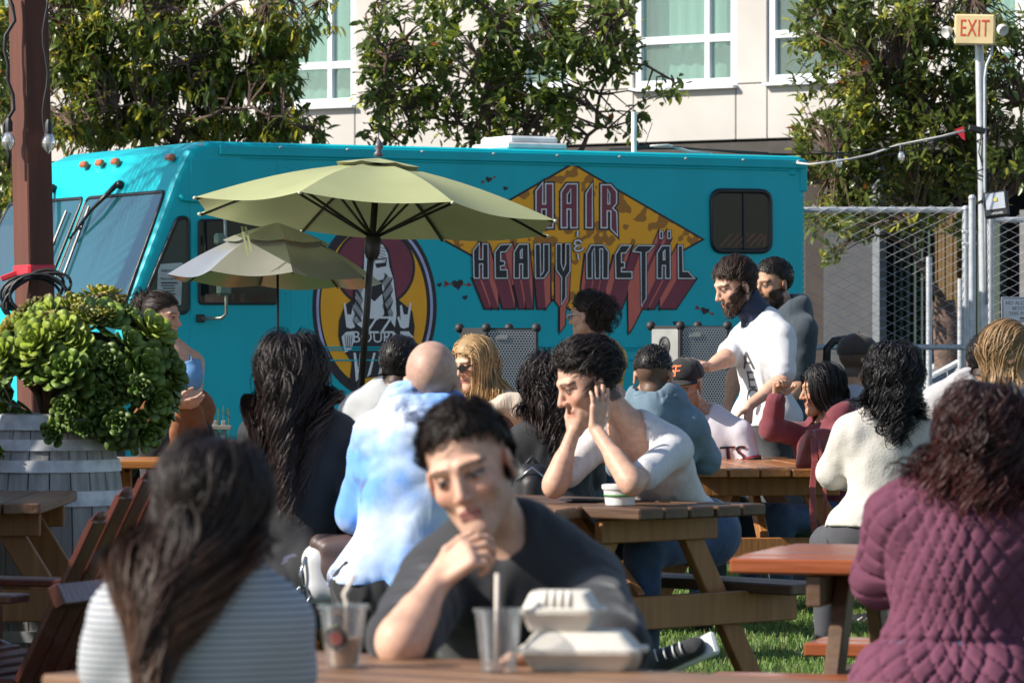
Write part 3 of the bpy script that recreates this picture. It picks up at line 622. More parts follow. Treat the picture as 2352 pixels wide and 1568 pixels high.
# dash, seat and wheel seen dimly behind the screen are the dark body itself; a darker backing sheet keeps the depth
def wiper(px, py, ex_, ey, b0, b1):
    m = MB(); m.tube([FR(px, py, 0.05), FR((px + ex_) / 2, (py + ey) / 2, 0.07), FR(ex_, ey, 0.045)], [0.022, 0.014, 0.010], 8); m.ball(FR(px, py, 0.03), 0.035); o = build('wiper', m, mgk, TK, smooth=True)
    m = MB(); m.tube([FR(*b0, 0.03), FR(*b1, 0.03)], 0.011, 6); q = build('wiper_blade', m, mgk, o); WM[q.name] = WM[TK.name]
wiper(283, 428, 172, 553, (212, 478), (152, 640)); wiper(128, 436, 119, 560, (160, 488), (108, 618))
# quarter window with menu sheet, door with window, mirrors
qw = [SP(408, 500, .004), SP(431, 500, .004), SP(431, 718, .004), SP(392, 718, .004), SP(336, 672, .004)]
window(qw, tn, 'quarter_window', 0.05, glass('quarter_glass', (0.02, 0.05, 0.05), refl=0.02, opac=0.85), 0.016)
def flat(nm, polys, mat, off, parent=None, pt=None):
    pt = pt or SP; m = MB()
    for poly in polys: m.add([pt(x, y, off) for x, y in poly], [tuple(range(len(poly)))])
    o = build(nm, m, mat, parent or TK)
    return o
mpap = M('menu_paper', (0.42, 0.46, 0.46), rough=0.5); mink = M('menu_ink', (0.03, 0.03, 0.03))
po = flat('menu_sheet', [[(362, 607), (418, 603), (414, 700), (357, 700)]], mpap, 0.014)
for k, (x0, x1, hgt) in enumerate(((368, 406, 4), (368, 398, 3), (372, 400, 3), (370, 398, 3), (369, 402, 3), (366, 396, 3), (366, 405, 3), (372, 392, 3))):
    y = 648 + k * 6.5; q = flat('menu_line', [[(x0, y), (x1, y), (x1, y + hgt * .8), (x0, y + hgt * .8)]], mink, 0.017)
lettering('Menu of Services', 0.022, mink, TK, SP(388, 640, .017), ta, up, 0.0005)
lettering('HAIR & HEAVY', 0.024, mink, TK, SP(390, 622, .017), ta, up, 0.0005)
dk = glass('door_glass', (0.010, 0.016, 0.018), refl=0.01, opac=0.9)
door = tbox(st(437, 600)[0], st(636, 600)[0], .48, ZR - .14, -0.02, 0.008, teal, 'side_door', 0.004)
tbox(st(636, 700)[0], st(639, 700)[0], .5, float(SP(637, 520)[2]), 0.0, 0.010, mgk, 'door_gap', 0.002)
dw = [SP(456, 506, .014), SP(634, 506, .014), SP(634, 697, .014), SP(456, 697, .014)]
window(dw, tn, 'door_window', 0.03, dk, 0.011)
for x0, x1 in ((468, 520), (530, 545), (550, 560), (575, 612)): flat('window_reflection', [[(x0, 676), (x1, 672), (x1, 694), (x0, 694)]], M('painted_reflection', (0.22, 0.13, 0.08), rough=0.3), 0.020).name = 'painted_reflection'  # reflections in the door glass, painted as brown patches
msl = M('mirror_metal', (0.34, 0.36, 0.30), rough=0.3, metal=0.6)
mi = MB(); mi.tube([SP(460, 731, .03), SP(488, 731, .16), SP(494, 722, .20), SP(494, 630, .20), SP(491, 500, .20)], 0.013, 8); mo = build('mirror_arm', mi, msl, TK, smooth=True)
for (x, y, hx, hz) in ((486, 653, .055, .085), (476, 551, .04, .045)):
    m = MB(); m.box(SP(x, y, .22), (hx, .03, hz), (ta, tb, up), 0.02); q = build('mirror', m, M('mirror_housing', (0.10, 0.16, 0.13), rough=0.3), mo); WM[q.name] = WM[TK.name]
m = MB(); m.box(SP(458, 731, .02), (.03, .02, .03), (ta, tb, up), .006); build('mirror_bracket', m, mgk, TK)
# drip ledge over the cab window
m = MB(); m.tube([SP(412, 448, .01), SP(420, 458, .02), SP(440, 461, .02), SP(470, 461, .02)], 0.014, 8); build('drip_ledge', m, teal, TK, smooth=True)
# rear side window
rw = [SP(1634, 438, .008), SP(1767, 440, .008), SP(1768, 577, .008), SP(1636, 577, .008)]
def latt(nt): pass
mrw = M('rear_glass', (0.010, 0.012, 0.014), rough=0.05, var=0.3, scale=2)
w = window(rw, tn, 'rear_window', 0.09, glass('rear_glass2', (0.012, 0.014, 0.016), refl=0.01, opac=0.9, rough=0.01), 0.022)
m = MB(); m.beam(SP(1706, 444, .02), SP(1707, 572, .02), 0.02, 0.02, tn); build('window_divider', m, mgk, TK)
for k in range(7):
    x = 1648 + k * 17; m = MB(); m.add([SP(a, b, .0155) for a, b in ((x, 566), (x + 7, 566), (min(x + 36, 1757), 536), (min(x + 28, 1752), 536))], [(0, 1, 2, 3)])
    build('lattice_reflection', m, M('reflected_brown', (0.14, 0.06, 0.03), rough=0.5), TK)  # reflection of a wooden lattice painted onto the rear glass
# vent plate, roof vent, antenna, cables
m = MB(); m.ball(SP(1820, 397, 0.0), (0.04, .014, .025), 14, 8, np.stack([ta, tn, up])); build('vent_cover', m, teal, TK, smooth=True)
mw = M('white_vent', (0.75, 0.75, 0.74), rough=0.4)
p0 = SP(1263, 345); t0 = float(np.dot(p0 - A0, ta)); m = MB()
m.box(TP(t0, .5, ZR + .035), (.27, .3, .025), (ta, tb, up), .012); m.box(TP(t0, .5, ZR + .085), (.22, .25, .03), (ta, tb, up), .028); build('roof_vent', m, mw, TK)
p0 = SP(1493, 345); t0 = float(np.dot(p0 - A0, ta)); m = MB(); m.tube([TP(t0, .25, ZR - .01), TP(t0, .25, ZR + .33)], 0.022, 12); build('antenna', m, mw, TK, smooth=True, sharp=40)
m = MB(); m.box(TP(t0 + .1, .3, ZR + .05), (.10, .03, .02), (nrm(ta + up * .1), tb, up)); m.tube([TP(t0 + .12, .3, ZR + .05), TP(t0 + .2, .3, ZR + .25)], .003, 5); build('aerial_base', m, mgk, TK)
m = MB(); m.tube([TP(t0 + .15, .25, ZR + .06), TP(t0 + .3, .22, ZR + .07), TP(t0 + .5, .2, ZR + .02), TP(t0 + .7, .2, ZR + .01)], .010, 6); build('roof_cable', m, M('white_cable', (0.6, 0.6, 0.6)), TK, smooth=True)
m = MB(); m.tube([TP(t0 - .2, .3, ZR + .03), TP(t0 + .5, .3, ZR + .05), TP(t0 + 1.3, .3, ZR + .03)], .008, 6); build('roof_cable', m, mgk, TK, smooth=True)
# running gear
tbox(tq - .15, tq - .02, .38, .62, 0.02, -TWD - .0, M('bumper_black', (0.03, 0.03, 0.03), rough=0.5), 'bumper')
tbox(TL, TL + .12, .40, .55, 0.0, -TWD, MATS['bumper_black'], 'bumper')
flat('tail_reflector', [[(1800, 1042), (1816, 1042), (1816, 1056), (1800, 1056)]], M('reflector_red', (0.6, 0.02, 0.02), rough=0.3), 0.012)
for t in (0.35, 4.0):
    for w_ in (0.02, TWD - .28):
        m = MB(); m.lathe(TP(t, w_, .38), [(0, -.0), (.22, 0), (.34, 0), (.38, .04), (.38, .22), (.34, .26), (0, .26)], 26, np.stack([ta, up, tb])); wl = build('wheel', m, mblk, TK, smooth=True, sharp=40)
        m = MB(); m.lathe(TP(t, w_ - .012, .38), [(0, 0), (.10, 0), (.20, .01), (.22, .02), (0, .02)], 22, np.stack([ta, up, tb])); q = build('rim', m, msl, wl, smooth=True, sharp=40); WM[q.name] = WM[TK.name]
tbox(.0, TL, .36, .42, -.2, -TWD + .2, MATS['bumper_black'], 'chassis')

# ---------------------------------------------------------------- painted signs (flat artwork on the side panel)
Z6 = lambda p: (1004.9 + p[0] / 3.69, 356.0 + p[1] / 3.69)
Z5 = lambda p: (746.5 + p[0] / 2.7307, 516.8 + p[1] / 2.7307)
def offs(poly, d):     # mitred polygon offset, positive grows
    n_ = len(poly); ar = sum(poly[i][0] * poly[(i + 1) % n_][1] - poly[(i + 1) % n_][0] * poly[i][1] for i in range(n_)); s = 1 if ar > 0 else -1; out = []
    for i in range(n_):
        p = np.array(poly[i], float); a = nrm(p - np.array(poly[i - 1])); b = nrm(np.array(poly[(i + 1) % n_]) - p)
        na, nb = np.array([a[1], -a[0]]) * s, np.array([b[1], -b[0]]) * s; k = na + nb; L_ = np.linalg.norm(k)
        if L_ < 0.3: out += [tuple(p + na * d * 1.2), tuple(p + nb * d * 1.2)]; continue
        k = k / L_; out.append(tuple(p + k * d * min(2.2, 1 / max(0.3, np.dot(k, na)))))
    return out
def strokep(path, w):
    L_, R_ = [], []
    for i in range(len(path)):
        a, b = np.array(path[max(0, i - 1)], float), np.array(path[min(len(path) - 1, i + 1)], float); d = nrm(b - a); nn_ = np.array([-d[1], d[0]]) * w / 2; p = np.array(path[i], float); L_.append(p + nn_); R_.append(p - nn_)
    return [[tuple(q) for q in (L_[i], L_[i + 1], R_[i + 1], R_[i])] for i in range(len(path) - 1)]
cMar, cInk, cSil, cOra, cSal = (M('sign_maroon', lin(128, 48, 64), rough=.5, var=.05), M('sign_ink', lin(36, 30, 36), rough=.5, var=.05), M('sign_silver', lin(232, 228, 228), rough=.5, var=.05), M('sign_orange', lin(255, 172, 14), rough=.5, var=.05), M('sign_salmon', lin(214, 104, 88), rough=.5, var=.05))
mleo = M('sign_leopard', lin(255, 172, 14), rough=0.5, col2=lin(176, 110, 28), scale=9.0, detail=1.0, ramp=(0.555, 0.57))
dia = [(1145, 82), (2240, 715), (1150, 1320), (45, 712)]
sg = flat('diamond_sign', [[Z6(p) for p in offs(dia, 14)]], cInk, 0.002)
q = flat('leopard_print', [[Z6(p) for p in offs(dia, -4)]], mleo, 0.0035)
Ls = {'H': [(826, 302), (893, 222), (893, 410), (907, 410), (907, 238), (980, 238), (980, 622), (912, 622), (912, 465), (885, 465), (885, 622), (826, 622)],
      'A': [(1040, 312), (1090, 240), (1187, 240), (1187, 622), (1120, 622), (1120, 465), (1100, 465), (1100, 622), (1040, 622)],
      'I': [(1250, 325), (1312, 232), (1315, 622), (1250, 622)],
      'R': [(1378, 248), (1468, 248), (1520, 310), (1520, 412), (1488, 450), (1520, 480), (1527, 695), (1460, 628), (1460, 480), (1440, 480), (1440, 622), (1378, 622)]}
cnt = {'A': [(1090, 415), (1090, 335), (1128, 280), (1128, 415)], 'R': [(1434, 420), (1434, 280), (1460, 330), (1460, 420)]}
def letter(poly, fill, lay, holes=(), edge=11, dark=14):
    o = flat('letter', [[Z6(p) for p in offs(poly, dark)]], cInk, lay)
    for nm, pl_, mt, dz in (('letter_rim', poly, cSil, .0015), ('letter_face', offs(poly, -edge), fill, .003)):
        q = flat(nm, [[Z6(p) for p in pl_]], mt, lay + dz, o); WM[q.name] = WM[TK.name]
    for h in holes:
        for pl_, mt, dz in ((h, cSil, .0042), (offs(h, -9), cInk, .0054)): q = flat('letter_rim', [[Z6(p) for p in pl_]], mt, lay + dz, o)
    return o
for k, pl_ in Ls.items(): letter(pl_, cMar, 0.005, [cnt[k]] if k in cnt else ())
HM = [[(292, 812), (350, 735), (350, 880), (372, 880), (372, 750), (425, 750), (428, 1048), (372, 1048), (372, 928), (352, 928), (352, 1048), (298, 1048)],
      [(475, 822), (522, 757), (628, 752), (572, 826), (533, 826), (533, 893), (558, 895), (570, 915), (558, 942), (530, 945), (530, 968), (588, 968), (590, 1048), (478, 1048)],
      [(637, 822), (680, 752), (765, 752), (768, 1048), (710, 1048), (710, 928), (692, 928), (692, 1048), (637, 1048)],
      [(815, 752), (868, 752), (868, 1012), (888, 985), (888, 752), (942, 752), (942, 985), (895, 1048), (820, 1048)],
      [(995, 750), (1045, 750), (1045, 920), (1060, 968), (1075, 920), (1075, 750), (1120, 750), (1120, 985), (1085, 1040), (1085, 1210), (1040, 1280), (1040, 1040), (995, 975)],
      [(1252, 835), (1292, 760), (1402, 760), (1445, 820), (1442, 1050), (1388, 1050), (1388, 800), (1372, 800), (1372, 1050), (1325, 1050), (1322, 795), (1308, 830), (1308, 1050), (1255, 1050)],
      [(1495, 845), (1545, 762), (1640, 762), (1590, 835), (1555, 835), (1555, 905), (1582, 905), (1582, 960), (1555, 960), (1555, 985), (1645, 985), (1645, 1050), (1500, 1050)],
      [(1640, 820), (1690, 762), (1835, 765), (1785, 822), (1765, 830), (1765, 1215), (1718, 1290), (1712, 830)],
      [(1850, 830), (1890, 765), (1968, 765), (1970, 1050), (1920, 1050), (1920, 940), (1902, 940), (1900, 1050), (1850, 1050)],
      [(2028, 765), (2072, 762), (2078, 982), (2118, 982), (2180, 1050), (2030, 1050)],
      [(1872, 642), (1905, 642), (1905, 712), (1872, 712)], [(1938, 640), (1972, 640), (1972, 712), (1938, 712)]]
VP = np.array([1000.0, 2800.0]); dark_q, quads = [], []
for gi, pl_ in enumerate(HM):
    g = offs(pl_, 2); n_ = len(g); ar = sum(g[i][0] * g[(i + 1) % n_][1] - g[(i + 1) % n_][0] * g[i][1] for i in range(n_)); s_ = 1 if ar > 0 else -1
    for i in range(n_):
        p, q = np.array(g[i]), np.array(g[(i + 1) % n_]); e = q - p; nr = np.array([e[1], -e[0]]) * s_
        if np.dot(nr, VP - (p + q) / 2) <= 0: continue
        p2, q2_ = p + (VP - p) * .142, q + (VP - q) * .142; hor = abs(e[0]) > abs(e[1]) * .9
        quads.append((p[1] + q[1], [tuple(p), tuple(q), tuple(q2_), tuple(p2)], cMar if hor else cSal))
        dark_q.append(offs([tuple(p), tuple(q), tuple(q2_), tuple(p2)], 13))
flat('letter_shadow', [[Z6(p) for p in d] for d in dark_q], cInk, 0.0050, q if False else TK)
quads.sort(key=lambda a: a[0])
for k, (_, pl_, mt) in enumerate(quads): flat('letter_side', [[Z6(p) for p in pl_]], mt, 0.0058 + 0.00008 * k)
HMh = {2: [(690, 878), (690, 812), (713, 788), (713, 878)], 8: [(1900, 892), (1900, 822), (1922, 798), (1922, 892)]}
for i, pl_ in enumerate(HM): letter(pl_, cInk, 0.0125, [HMh[i]] if i in HMh else (), 9, 6)
amp = [[(1178, 645), (1177, 695)], [(1212, 742), (1190, 722), (1158, 728), (1150, 752), (1170, 768), (1198, 766), (1165, 774), (1148, 794), (1165, 814), (1200, 812), (1222, 798), (1224, 786)], [(1180, 838), (1186, 888)]]
for lay, w_, mt in ((0.018, 30, cInk), (0.0195, 15, cSil)):
    flat('ampersand', [[Z6(p) for p in qd] for pa in amp for qd in strokep(pa, w_)], mt, lay)
def heart(cx_, cy_, s, rot, arrow=False, ang=-25):
    pts = []
    for k in range(28):
        a = 2 * math.pi * k / 28; x = 16 * math.sin(a) ** 3; y = -(13 * math.cos(a) - 5 * math.cos(2 * a) - 2 * math.cos(3 * a) - math.cos(4 * a)); c_, s_ = math.cos(rot), math.sin(rot)
        pts.append((cx_ + s / 32 * (x * c_ - y * s_), cy_ + s / 32 * (x * s_ + y * c_)))
    flat('heart_decal', [[Z6(p) for p in pts]], cInk, 0.002)
    if arrow:
        a = R(ang); d = np.array([math.cos(a), math.sin(a)]); nn_ = np.array([-d[1], d[0]]); c0 = np.array([cx_, cy_]); ar = []
        for t0, t1 in ((-1.25, -.35), (.35, .95)): ar += strokep([c0 + d * s * t0 * .9, c0 + d * s * t1 * .9], s * .09)
        tip = c0 + d * s * 1.25; ar.append([tuple(tip), tuple(c0 + d * s * .85 + nn_ * s * .2), tuple(c0 + d * s * .85 - nn_ * s * .2)])
        for k in (0, .15, .3):
            for sg_ in (-1, 1): ar += strokep([c0 - d * s * (.95 - k * .6), c0 - d * s * (1.2 - k * .6) + nn_ * sg_ * s * .22], s * .07)
        flat('arrow_decal', [[Z6(p) for p in qd] for qd in ar], M('arrow_red', lin(150, 48, 46)), 0.0035)
heart(433, 208, 56, .2, True, -22); heart(575, 283, 42, .2); heart(170, 1095, 100, -.15, True, 2); heart(15, 1100, 44, -.3); heart(232, 1207, 46, -.3); heart(2265, 1320, 72, .3, True, 22); heart(2015, 1425, 44, 0)
# round emblem: long haired figure
def ellp(cx_, cy_, rx, ry, n_=64): return [(cx_ + rx * math.cos(2 * math.pi * k / n_), cy_ + ry * math.sin(2 * math.pi * k / n_)) for k in range(n_)]
em = flat('round_emblem', [ellp(860, 705, 143, 208)], cInk, 0.002)
lil = [(860 + 134 * math.cos(a), 705 + 198 * math.sin(a)) for a in np.linspace(-1.2, .55, 30)] + [(859 + 129 * math.cos(a), 705 + 192 * math.sin(a)) for a in np.linspace(.55, -1.2, 30)]
lil2 = [(860 + 134 * math.cos(a), 705 + 198 * math.sin(a)) for a in np.linspace(2.5, 3.6, 30)] + [(861 + 129 * math.cos(a), 705 + 192 * math.sin(a)) for a in np.linspace(3.6, 2.5, 30)]
def emb(nm, polys, mt, lay): q = flat(nm, polys, mt, lay, em); WM[q.name] = WM[TK.name]; return q
emb('emblem_highlight', [lil], M('sign_lilac', lin(180, 176, 210)), .0035); emb('emblem_highlight', [lil2], MATS['sign_lilac'], .0035)
emb('emblem_disc', [ellp(858, 705, 122, 184)], cOra, .0035)
emb('emblem_ring', [ellp(860, 615, 93, 92)], cInk, .005); emb('emblem_sun', [ellp(860, 615, 87, 86)], cMar, .0065)
z = lambda pts: [Z5(p) for p in pts]
emb('figure_outline', [z([(255, 110), (300, 92), (350, 105), (395, 150), (412, 230), (430, 330), (450, 460), (545, 540), (560, 640), (550, 720), (520, 750), (500, 760), (470, 880), (400, 940), (250, 960), (200, 1010), (150, 990), (165, 860), (95, 760), (80, 690), (85, 600), (120, 505), (180, 455), (165, 380), (195, 290), (235, 250), (240, 150)])], cInk, .008)
emb('figure_hair', [z([(245, 150), (270, 115), (315, 105), (360, 125), (390, 180), (400, 260), (425, 340), (440, 470), (445, 560), (435, 640), (405, 600), (375, 500), (360, 420), (350, 370), (270, 370), (255, 450), (250, 560), (235, 650), (195, 620), (180, 520), (190, 420), (175, 370), (200, 310), (240, 280)])], cSil, .0095)
emb('figure_mask', [z([(262, 345), (300, 360), (358, 340), (352, 410), (310, 470), (268, 430)])], cInk, .011)
emb('figure_neck', [z([(262, 440), (305, 480), (355, 430), (368, 560), (325, 595), (262, 570)])], cSil, .011)
emb('figure_visor', [z([(300, 215), (385, 205), (380, 258), (320, 270)])], cInk, .011)
emb('figure_visor', [z([(308, 222), (378, 213), (374, 235), (310, 242)])], cSil, .012)
ln = []
for k in range(9):
    for s_, x0 in ((-1, 205), (1, 385)):
        ln += strokep([z([(x0 + s_ * (k * 6 - 20) + 7 * math.sin(u * 5 + k), 300 + u * 60 + k * 4)])[0] for u in np.linspace(0, 5, 22)], 1.3)
for k in range(5): ln += strokep(z([(255 + k * 4, 150 + 22 * k), (310, 128 + 18 * k), (370 + k * 3, 150 + 20 * k)]), 1.2)
emb('figure_line', ln, cInk, .0125)['kind'] = 'stuff'
for s_, xx in ((-1, 150), (1, 500)):       # raised hands and forearms
    hx = lambda a, b: (xx + a * -s_, b)
    emb('figure_hand', [z([hx(-30, 560), hx(-38, 490), hx(-26, 486), hx(-14, 560), hx(10, 560), hx(22, 500), hx(34, 505), hx(30, 600), hx(40, 570), hx(52, 580), hx(32, 640), hx(10, 650), hx(-20, 640)])], cSil, .011)
    emb('figure_arm', [z([hx(-22, 670), hx(22, 665), hx(30, 720), hx(10, 780), hx(-30, 800), hx(-50, 700)])], cSil, .011)
    emb('figure_line', [q for k in range(4) for q in strokep(z([hx(-30 + k * 15, 690), hx(-20 + k * 9, 770)]), 1.6)], cInk, .0125)['kind'] = 'stuff'
for k, (xa, xb) in enumerate(((175, 190), (215, 200), (300, 260), (360, 330), (410, 380))):
    emb('figure_fold', [z([(xa, 800), (xa + 14, 800), (xb + 22, 960 - 12 * k), (xb, 980 - 14 * k)])], cSil, .0105)
for tx, x, y, sz in (('ZZ', 335, 632, .19), ('BOURNE', 348, 705, .125)):
    q = lettering(tx, sz, cSil, em, SP(*Z5((x, y)), .0125), ta, up, .0006); 
# ================================================================ wooden furniture
wO = wood('stained_wood_orange', (0.30, 0.10, 0.022), (0.42, 0.17, 0.04), rough=0.38, axis=0, coat=0.25)
wR = wood('stained_wood_red', (0.24, 0.055, 0.016), (0.34, 0.09, 0.025), rough=0.35, axis=0, coat=0.3)
wB = wood('weathered_wood', (0.15, 0.075, 0.038), (0.26, 0.145, 0.08), rough=0.5, axis=0)
wD = wood('dark_wood', (0.07, 0.035, 0.02), (0.13, 0.07, 0.035), rough=0.5, axis=0)
wL = wood('leg_wood', (0.25, 0.10, 0.028), (0.38, 0.17, 0.05), rough=0.5, axis=2)
def planks(t, nm, c, u, v, L, wid, n, th, z, mat, gap=0.007):
    w = wid / n
    for i in range(n):
        m = MB(); j = random.uniform(-.006, .006)
        loc = c + v * (-wid / 2 + w * (i + .5)); o = bpy.data.objects.new(nm, None)
        m.box((j, 0, z - th / 2 + random.uniform(-.0015, .0015)), (L / 2, w / 2 - gap / 2, th / 2), None, 0.006)
        C_off = V(loc[0], loc[1], 0); bpy.data.objects.remove(o)
        me = bpy.data.meshes.new(nm); me.from_pydata(m.v, [], m.f); o = link(nm, me, mat, t)
        o.matrix_local = Matrix.Translation(Vector(C_off - base_of(t))) @ Matrix(((u[0], v[0], 0), (u[1], v[1], 0), (0, 0, 1))).to_4x4(); WM[o.name] = base_of(t)
def picnic(label, c, u, L, wid=0.74, mt=wO, ml=wL, nb=5, bench=(1, 1), ztop=0.75, zs=0.45):
    c = V(c[0], c[1], 0); u = nrm((u[0], u[1], 0)); v = V(-u[1], u[0], 0)
    if v[1] < 0: v = -v
    t = thing('picnic_table', label, 'picnic table', tuple(c), 'wooden picnic tables')
    planks(t, 'plank', c, u, v, L, wid, nb, 0.042, ztop, mt)
    for s, k in zip((-1, 1), bench):
        if k: planks(t, 'seat_plank', c + v * s * (wid / 2 + 0.26), u, v, L, 0.27, 2, 0.04, zs, mt)
    for s in (-1, 1):
        e = c + u * s * (L / 2 - 0.28)
        for q in (-1, 1):
            m = MB(); m.beam(e + v * q * 0.17 + up * (ztop - .05), e + v * q * 0.60 + up * 0.0, 0.09, 0.042, u); build('leg', m, ml, t)
        m = MB(); m.beam(e + u * s * .045 - v * (wid / 2 + .40) + up * (zs - .09), e + u * s * .045 + v * (wid / 2 + .40) + up * (zs - .09), 0.042, 0.12, up); build('brace', m, ml, t)
        m = MB(); m.beam(e + u * s * .045 - v * (wid / 2 - .03) + up * (ztop - .09), e + u * s * .045 + v * (wid / 2 - .03) + up * (ztop - .09), 0.042, 0.085, up); build('cleat', m, ml, t)
        m = MB(); m.beam(e - u * s * .06 + up * (zs - .06), c + u * s * .18 + up * (ztop - .06), 0.09, 0.04, v); build('diagonal_strut', m, ml, t)
    return t
def corner_table(label, cor, u, v, L, wid, **k): return picnic(label, np.array(cor) + np.array(u) * L / 2 + np.array(v) * wid / 2, u, L, wid, **k)
u1, v1 = (.8, -.6), (.6, .8)
corner_table('nearest picnic table at the bottom edge with drink cups and food boxes', (-.84, 7.43), u1, v1, 2.3, .73, mt=wB)
u2, v2 = (-.69, .724), (.724, .69)
corner_table('dark picnic table with a white food tub under the elbows of the white ribbed tee', (.449, 14.76), u2, v2, 1.7, .66, mt=wD, bench=(0, 1))
picnic('picnic table whose bench seats the bald man and the black haired woman', (-.47, 14.92), (.955, -.296), 1.35, .70, mt=wB)
u4, v4 = (.96, -.28), (.28, .96)
corner_table('empty ended picnic table beside the person in the quilted jacket', (.587, 11.42), u4, v4, 2.0, .85, mt=wR, ml=wD, bench=(1, 1))
picnic('end on picnic table carrying the dark red leather bag', (1.13, 20.35), (-.10, 1), 1.9, .74, mt=wO)
s_ = lambda x, Z: (x - XC) / F * Z
picnic('picnic table right of the planter with bright orange plank edge', (s_(440, 21.1), 21.1), (1, 0), 1.25, .74, mt=wO, bench=(0, 1))
picnic('red stained picnic table farthest back on the planter side', (s_(540, 24.7), 24.7), (1, -.02), 1.35, .74, mt=wR)
picnic('picnic table shared by the blonde woman and the man in pale grey', (s_(1010, 20.0), 20.0), (1, 0), 1.1, .74, mt=wO, bench=(1, 1))
picnic('farthest back picnic table behind the standing man in white', (s_(1860, 26.0), 26.0), (1, 0.0), 1.3, .74, mt=wR)
picnic('weathered picnic table end cut by the edge beside the wine barrel', (s_(-78, 15.95), 15.95), (0.0, 1), 1.3, .72, mt=wB, bench=(0, 0))
# adirondack chair
ach = thing('adirondack_chair', 'dark red slatted garden chair behind the woman in stripes', 'garden chair', (-1.6, 12.9, 0))
mred2 = wood('chair_red', (0.080, 0.018, 0.012), (0.13, 0.032, 0.02), rough=0.35, axis=2, coat=0.3)
af = nrm((-.93, .37, 0)); aw = nrm((.37, .93, 0)); B0 = V(s_(52, 12.8), 12.8, 0.30)
for i, h in enumerate((.50, .57, .62, .65, .62, .57, .50)):
    b = B0 + aw * i * 0.105; tp = b - af * h * 0.52 + up * h
    m = MB(); d = nrm(tp - b); sd = aw; n_ = np.cross(d, sd)
    m.box((b + tp) / 2, (np.linalg.norm(tp - b) / 2, .045, .011), (d, sd, n_), .004); m.ball(tp, (.045, .011, .03), 12, 6, np.stack([sd, n_, d])); build('back_slat', m, mred2, ach)
for i in range(6):
    b = B0 + af * (.05 + i * .09) + up * (.0 + .012 * i); m = MB(); m.box(b + aw * .315, (.04, .36, .011), (af, aw, up)); build('seat_slat', m, mred2, ach)
for s in (-.09, .72):
    m = MB(); m.box(B0 + aw * s + af * .30 + up * .26, (.34, .065, .013), (af, aw, up), .005); build('armrest', m, mred2, ach)
    m = MB(); m.beam(B0 + aw * s + af * .5 + up * .25, B0 + aw * s + af * .5 - up * .30, .03, .09, aw); build('front_leg', m, mred2, ach)
    m = MB(); m.beam(B0 + aw * s + af * .5 + up * .02, B0 + aw * s - af * .38 - up * .29, .03, .11, up); build('back_leg', m, mred2, ach)
m = MB(); m.box(B0 + aw * .315 - af * .17 + up * .27, (.02, .42, .035), (nrm(af - up * .5), aw, nrm(up + af * .5))); build('back_rail', m, mred2, ach)
# wine barrel with staves and hoops
bc = V(s_(108, 17.0), 17.0, 0.0); bar = thing('barrel_planter', 'old grey oak wine barrel with pale hoops holding succulents', 'barrel', tuple(bc))
mst = wood('barrel_oak', (0.24, 0.235, 0.225), (0.46, 0.45, 0.43), rough=0.8, axis=2); mho = M('barrel_hoop', (0.62, 0.64, 0.66), rough=0.55, metal=0.15, var=0.2, scale=15)
def br(z): return 0.325 - 0.085 * ((z - 0.50) / 0.55) ** 2
NS = 22
for i in range(NS):
    a0, a1 = 2 * math.pi * (i + .03) / NS, 2 * math.pi * (i + .97) / NS; vs, zz = [], np.linspace(0.02, 1.05, 9); dr = random.uniform(-.002, .002)
    for z in zz:
        for rr in (br(z) + dr, br(z) - .025):
            for a in (a0, a1): vs.append(bc + V(rr * math.cos(a), rr * math.sin(a), z))
    m = MB(); fs = []
    for k in range(8):
        o_ = 4 * k; fs += [(o_, o_ + 1, o_ + 5, o_ + 4), (o_ + 3, o_ + 2, o_ + 6, o_ + 7), (o_ + 1, o_ + 3, o_ + 7, o_ + 5), (o_ + 2, o_, o_ + 4, o_ + 6)]
    fs += [(2, 3, 1, 0), (32, 33, 35, 34)]; m.add(vs, fs); build('stave', m, mst, bar, smooth=False)
for z, h in ((1.015, .03), (.925, .022), (.84, .024), (.71, .03), (.33, .03), (.16, .022), (.05, .03)):
    m = MB(); m.lathe(bc, [(br(z - h) + .003, z - h), (br(z - h) + .007, z - h), (br(z + h) + .007, z + h), (br(z + h) + .003, z + h)], 40); build('hoop', m, mho, bar, smooth=True, sharp=40)
m = MB(); m.lathe(bc, [(0, 1.0), (.21, 1.0)], 24); build('soil', m, M('soil', (.03, .022, .015), rough=1), bar)
# succulents
suc = thing('succulent_plant', 'large mound of green rosette succulents overflowing the wine barrel', 'plant', tuple(bc + V(.08, 0, 1.0)))
msuc = M('succulent_leaf', (1, 1, 1), rough=0.42, attr='Col', var=0.10, scale=20, thin=0.12, spec=0.4)
def spoon(L, w, th):
    v, f = [], []; st_ = [(0, .18), (.3, .32), (.6, .62), (.82, .80), (.95, .55), (1.0, .18)]
    for t_, q in st_:
        cz_ = 0.18 * L * t_ ** 2
        v += [(t_ * L, -q * w * .5, cz_ + .10 * L * q * q), (t_ * L, 0, cz_ + th * .6), (t_ * L, q * w * .5, cz_ + .10 * L * q * q), (t_ * L, 0, cz_ - th)]
    for i in range(5):
        for k in range(4): f.append((4 * i + k, 4 * i + (k + 1) % 4, 4 * i + 4 + (k + 1) % 4, 4 * i + 4 + k))
    f.append((20, 21, 22, 23)); return np.array(v), np.array(f)
sv, sf = spoon(1.0, .74, .06)
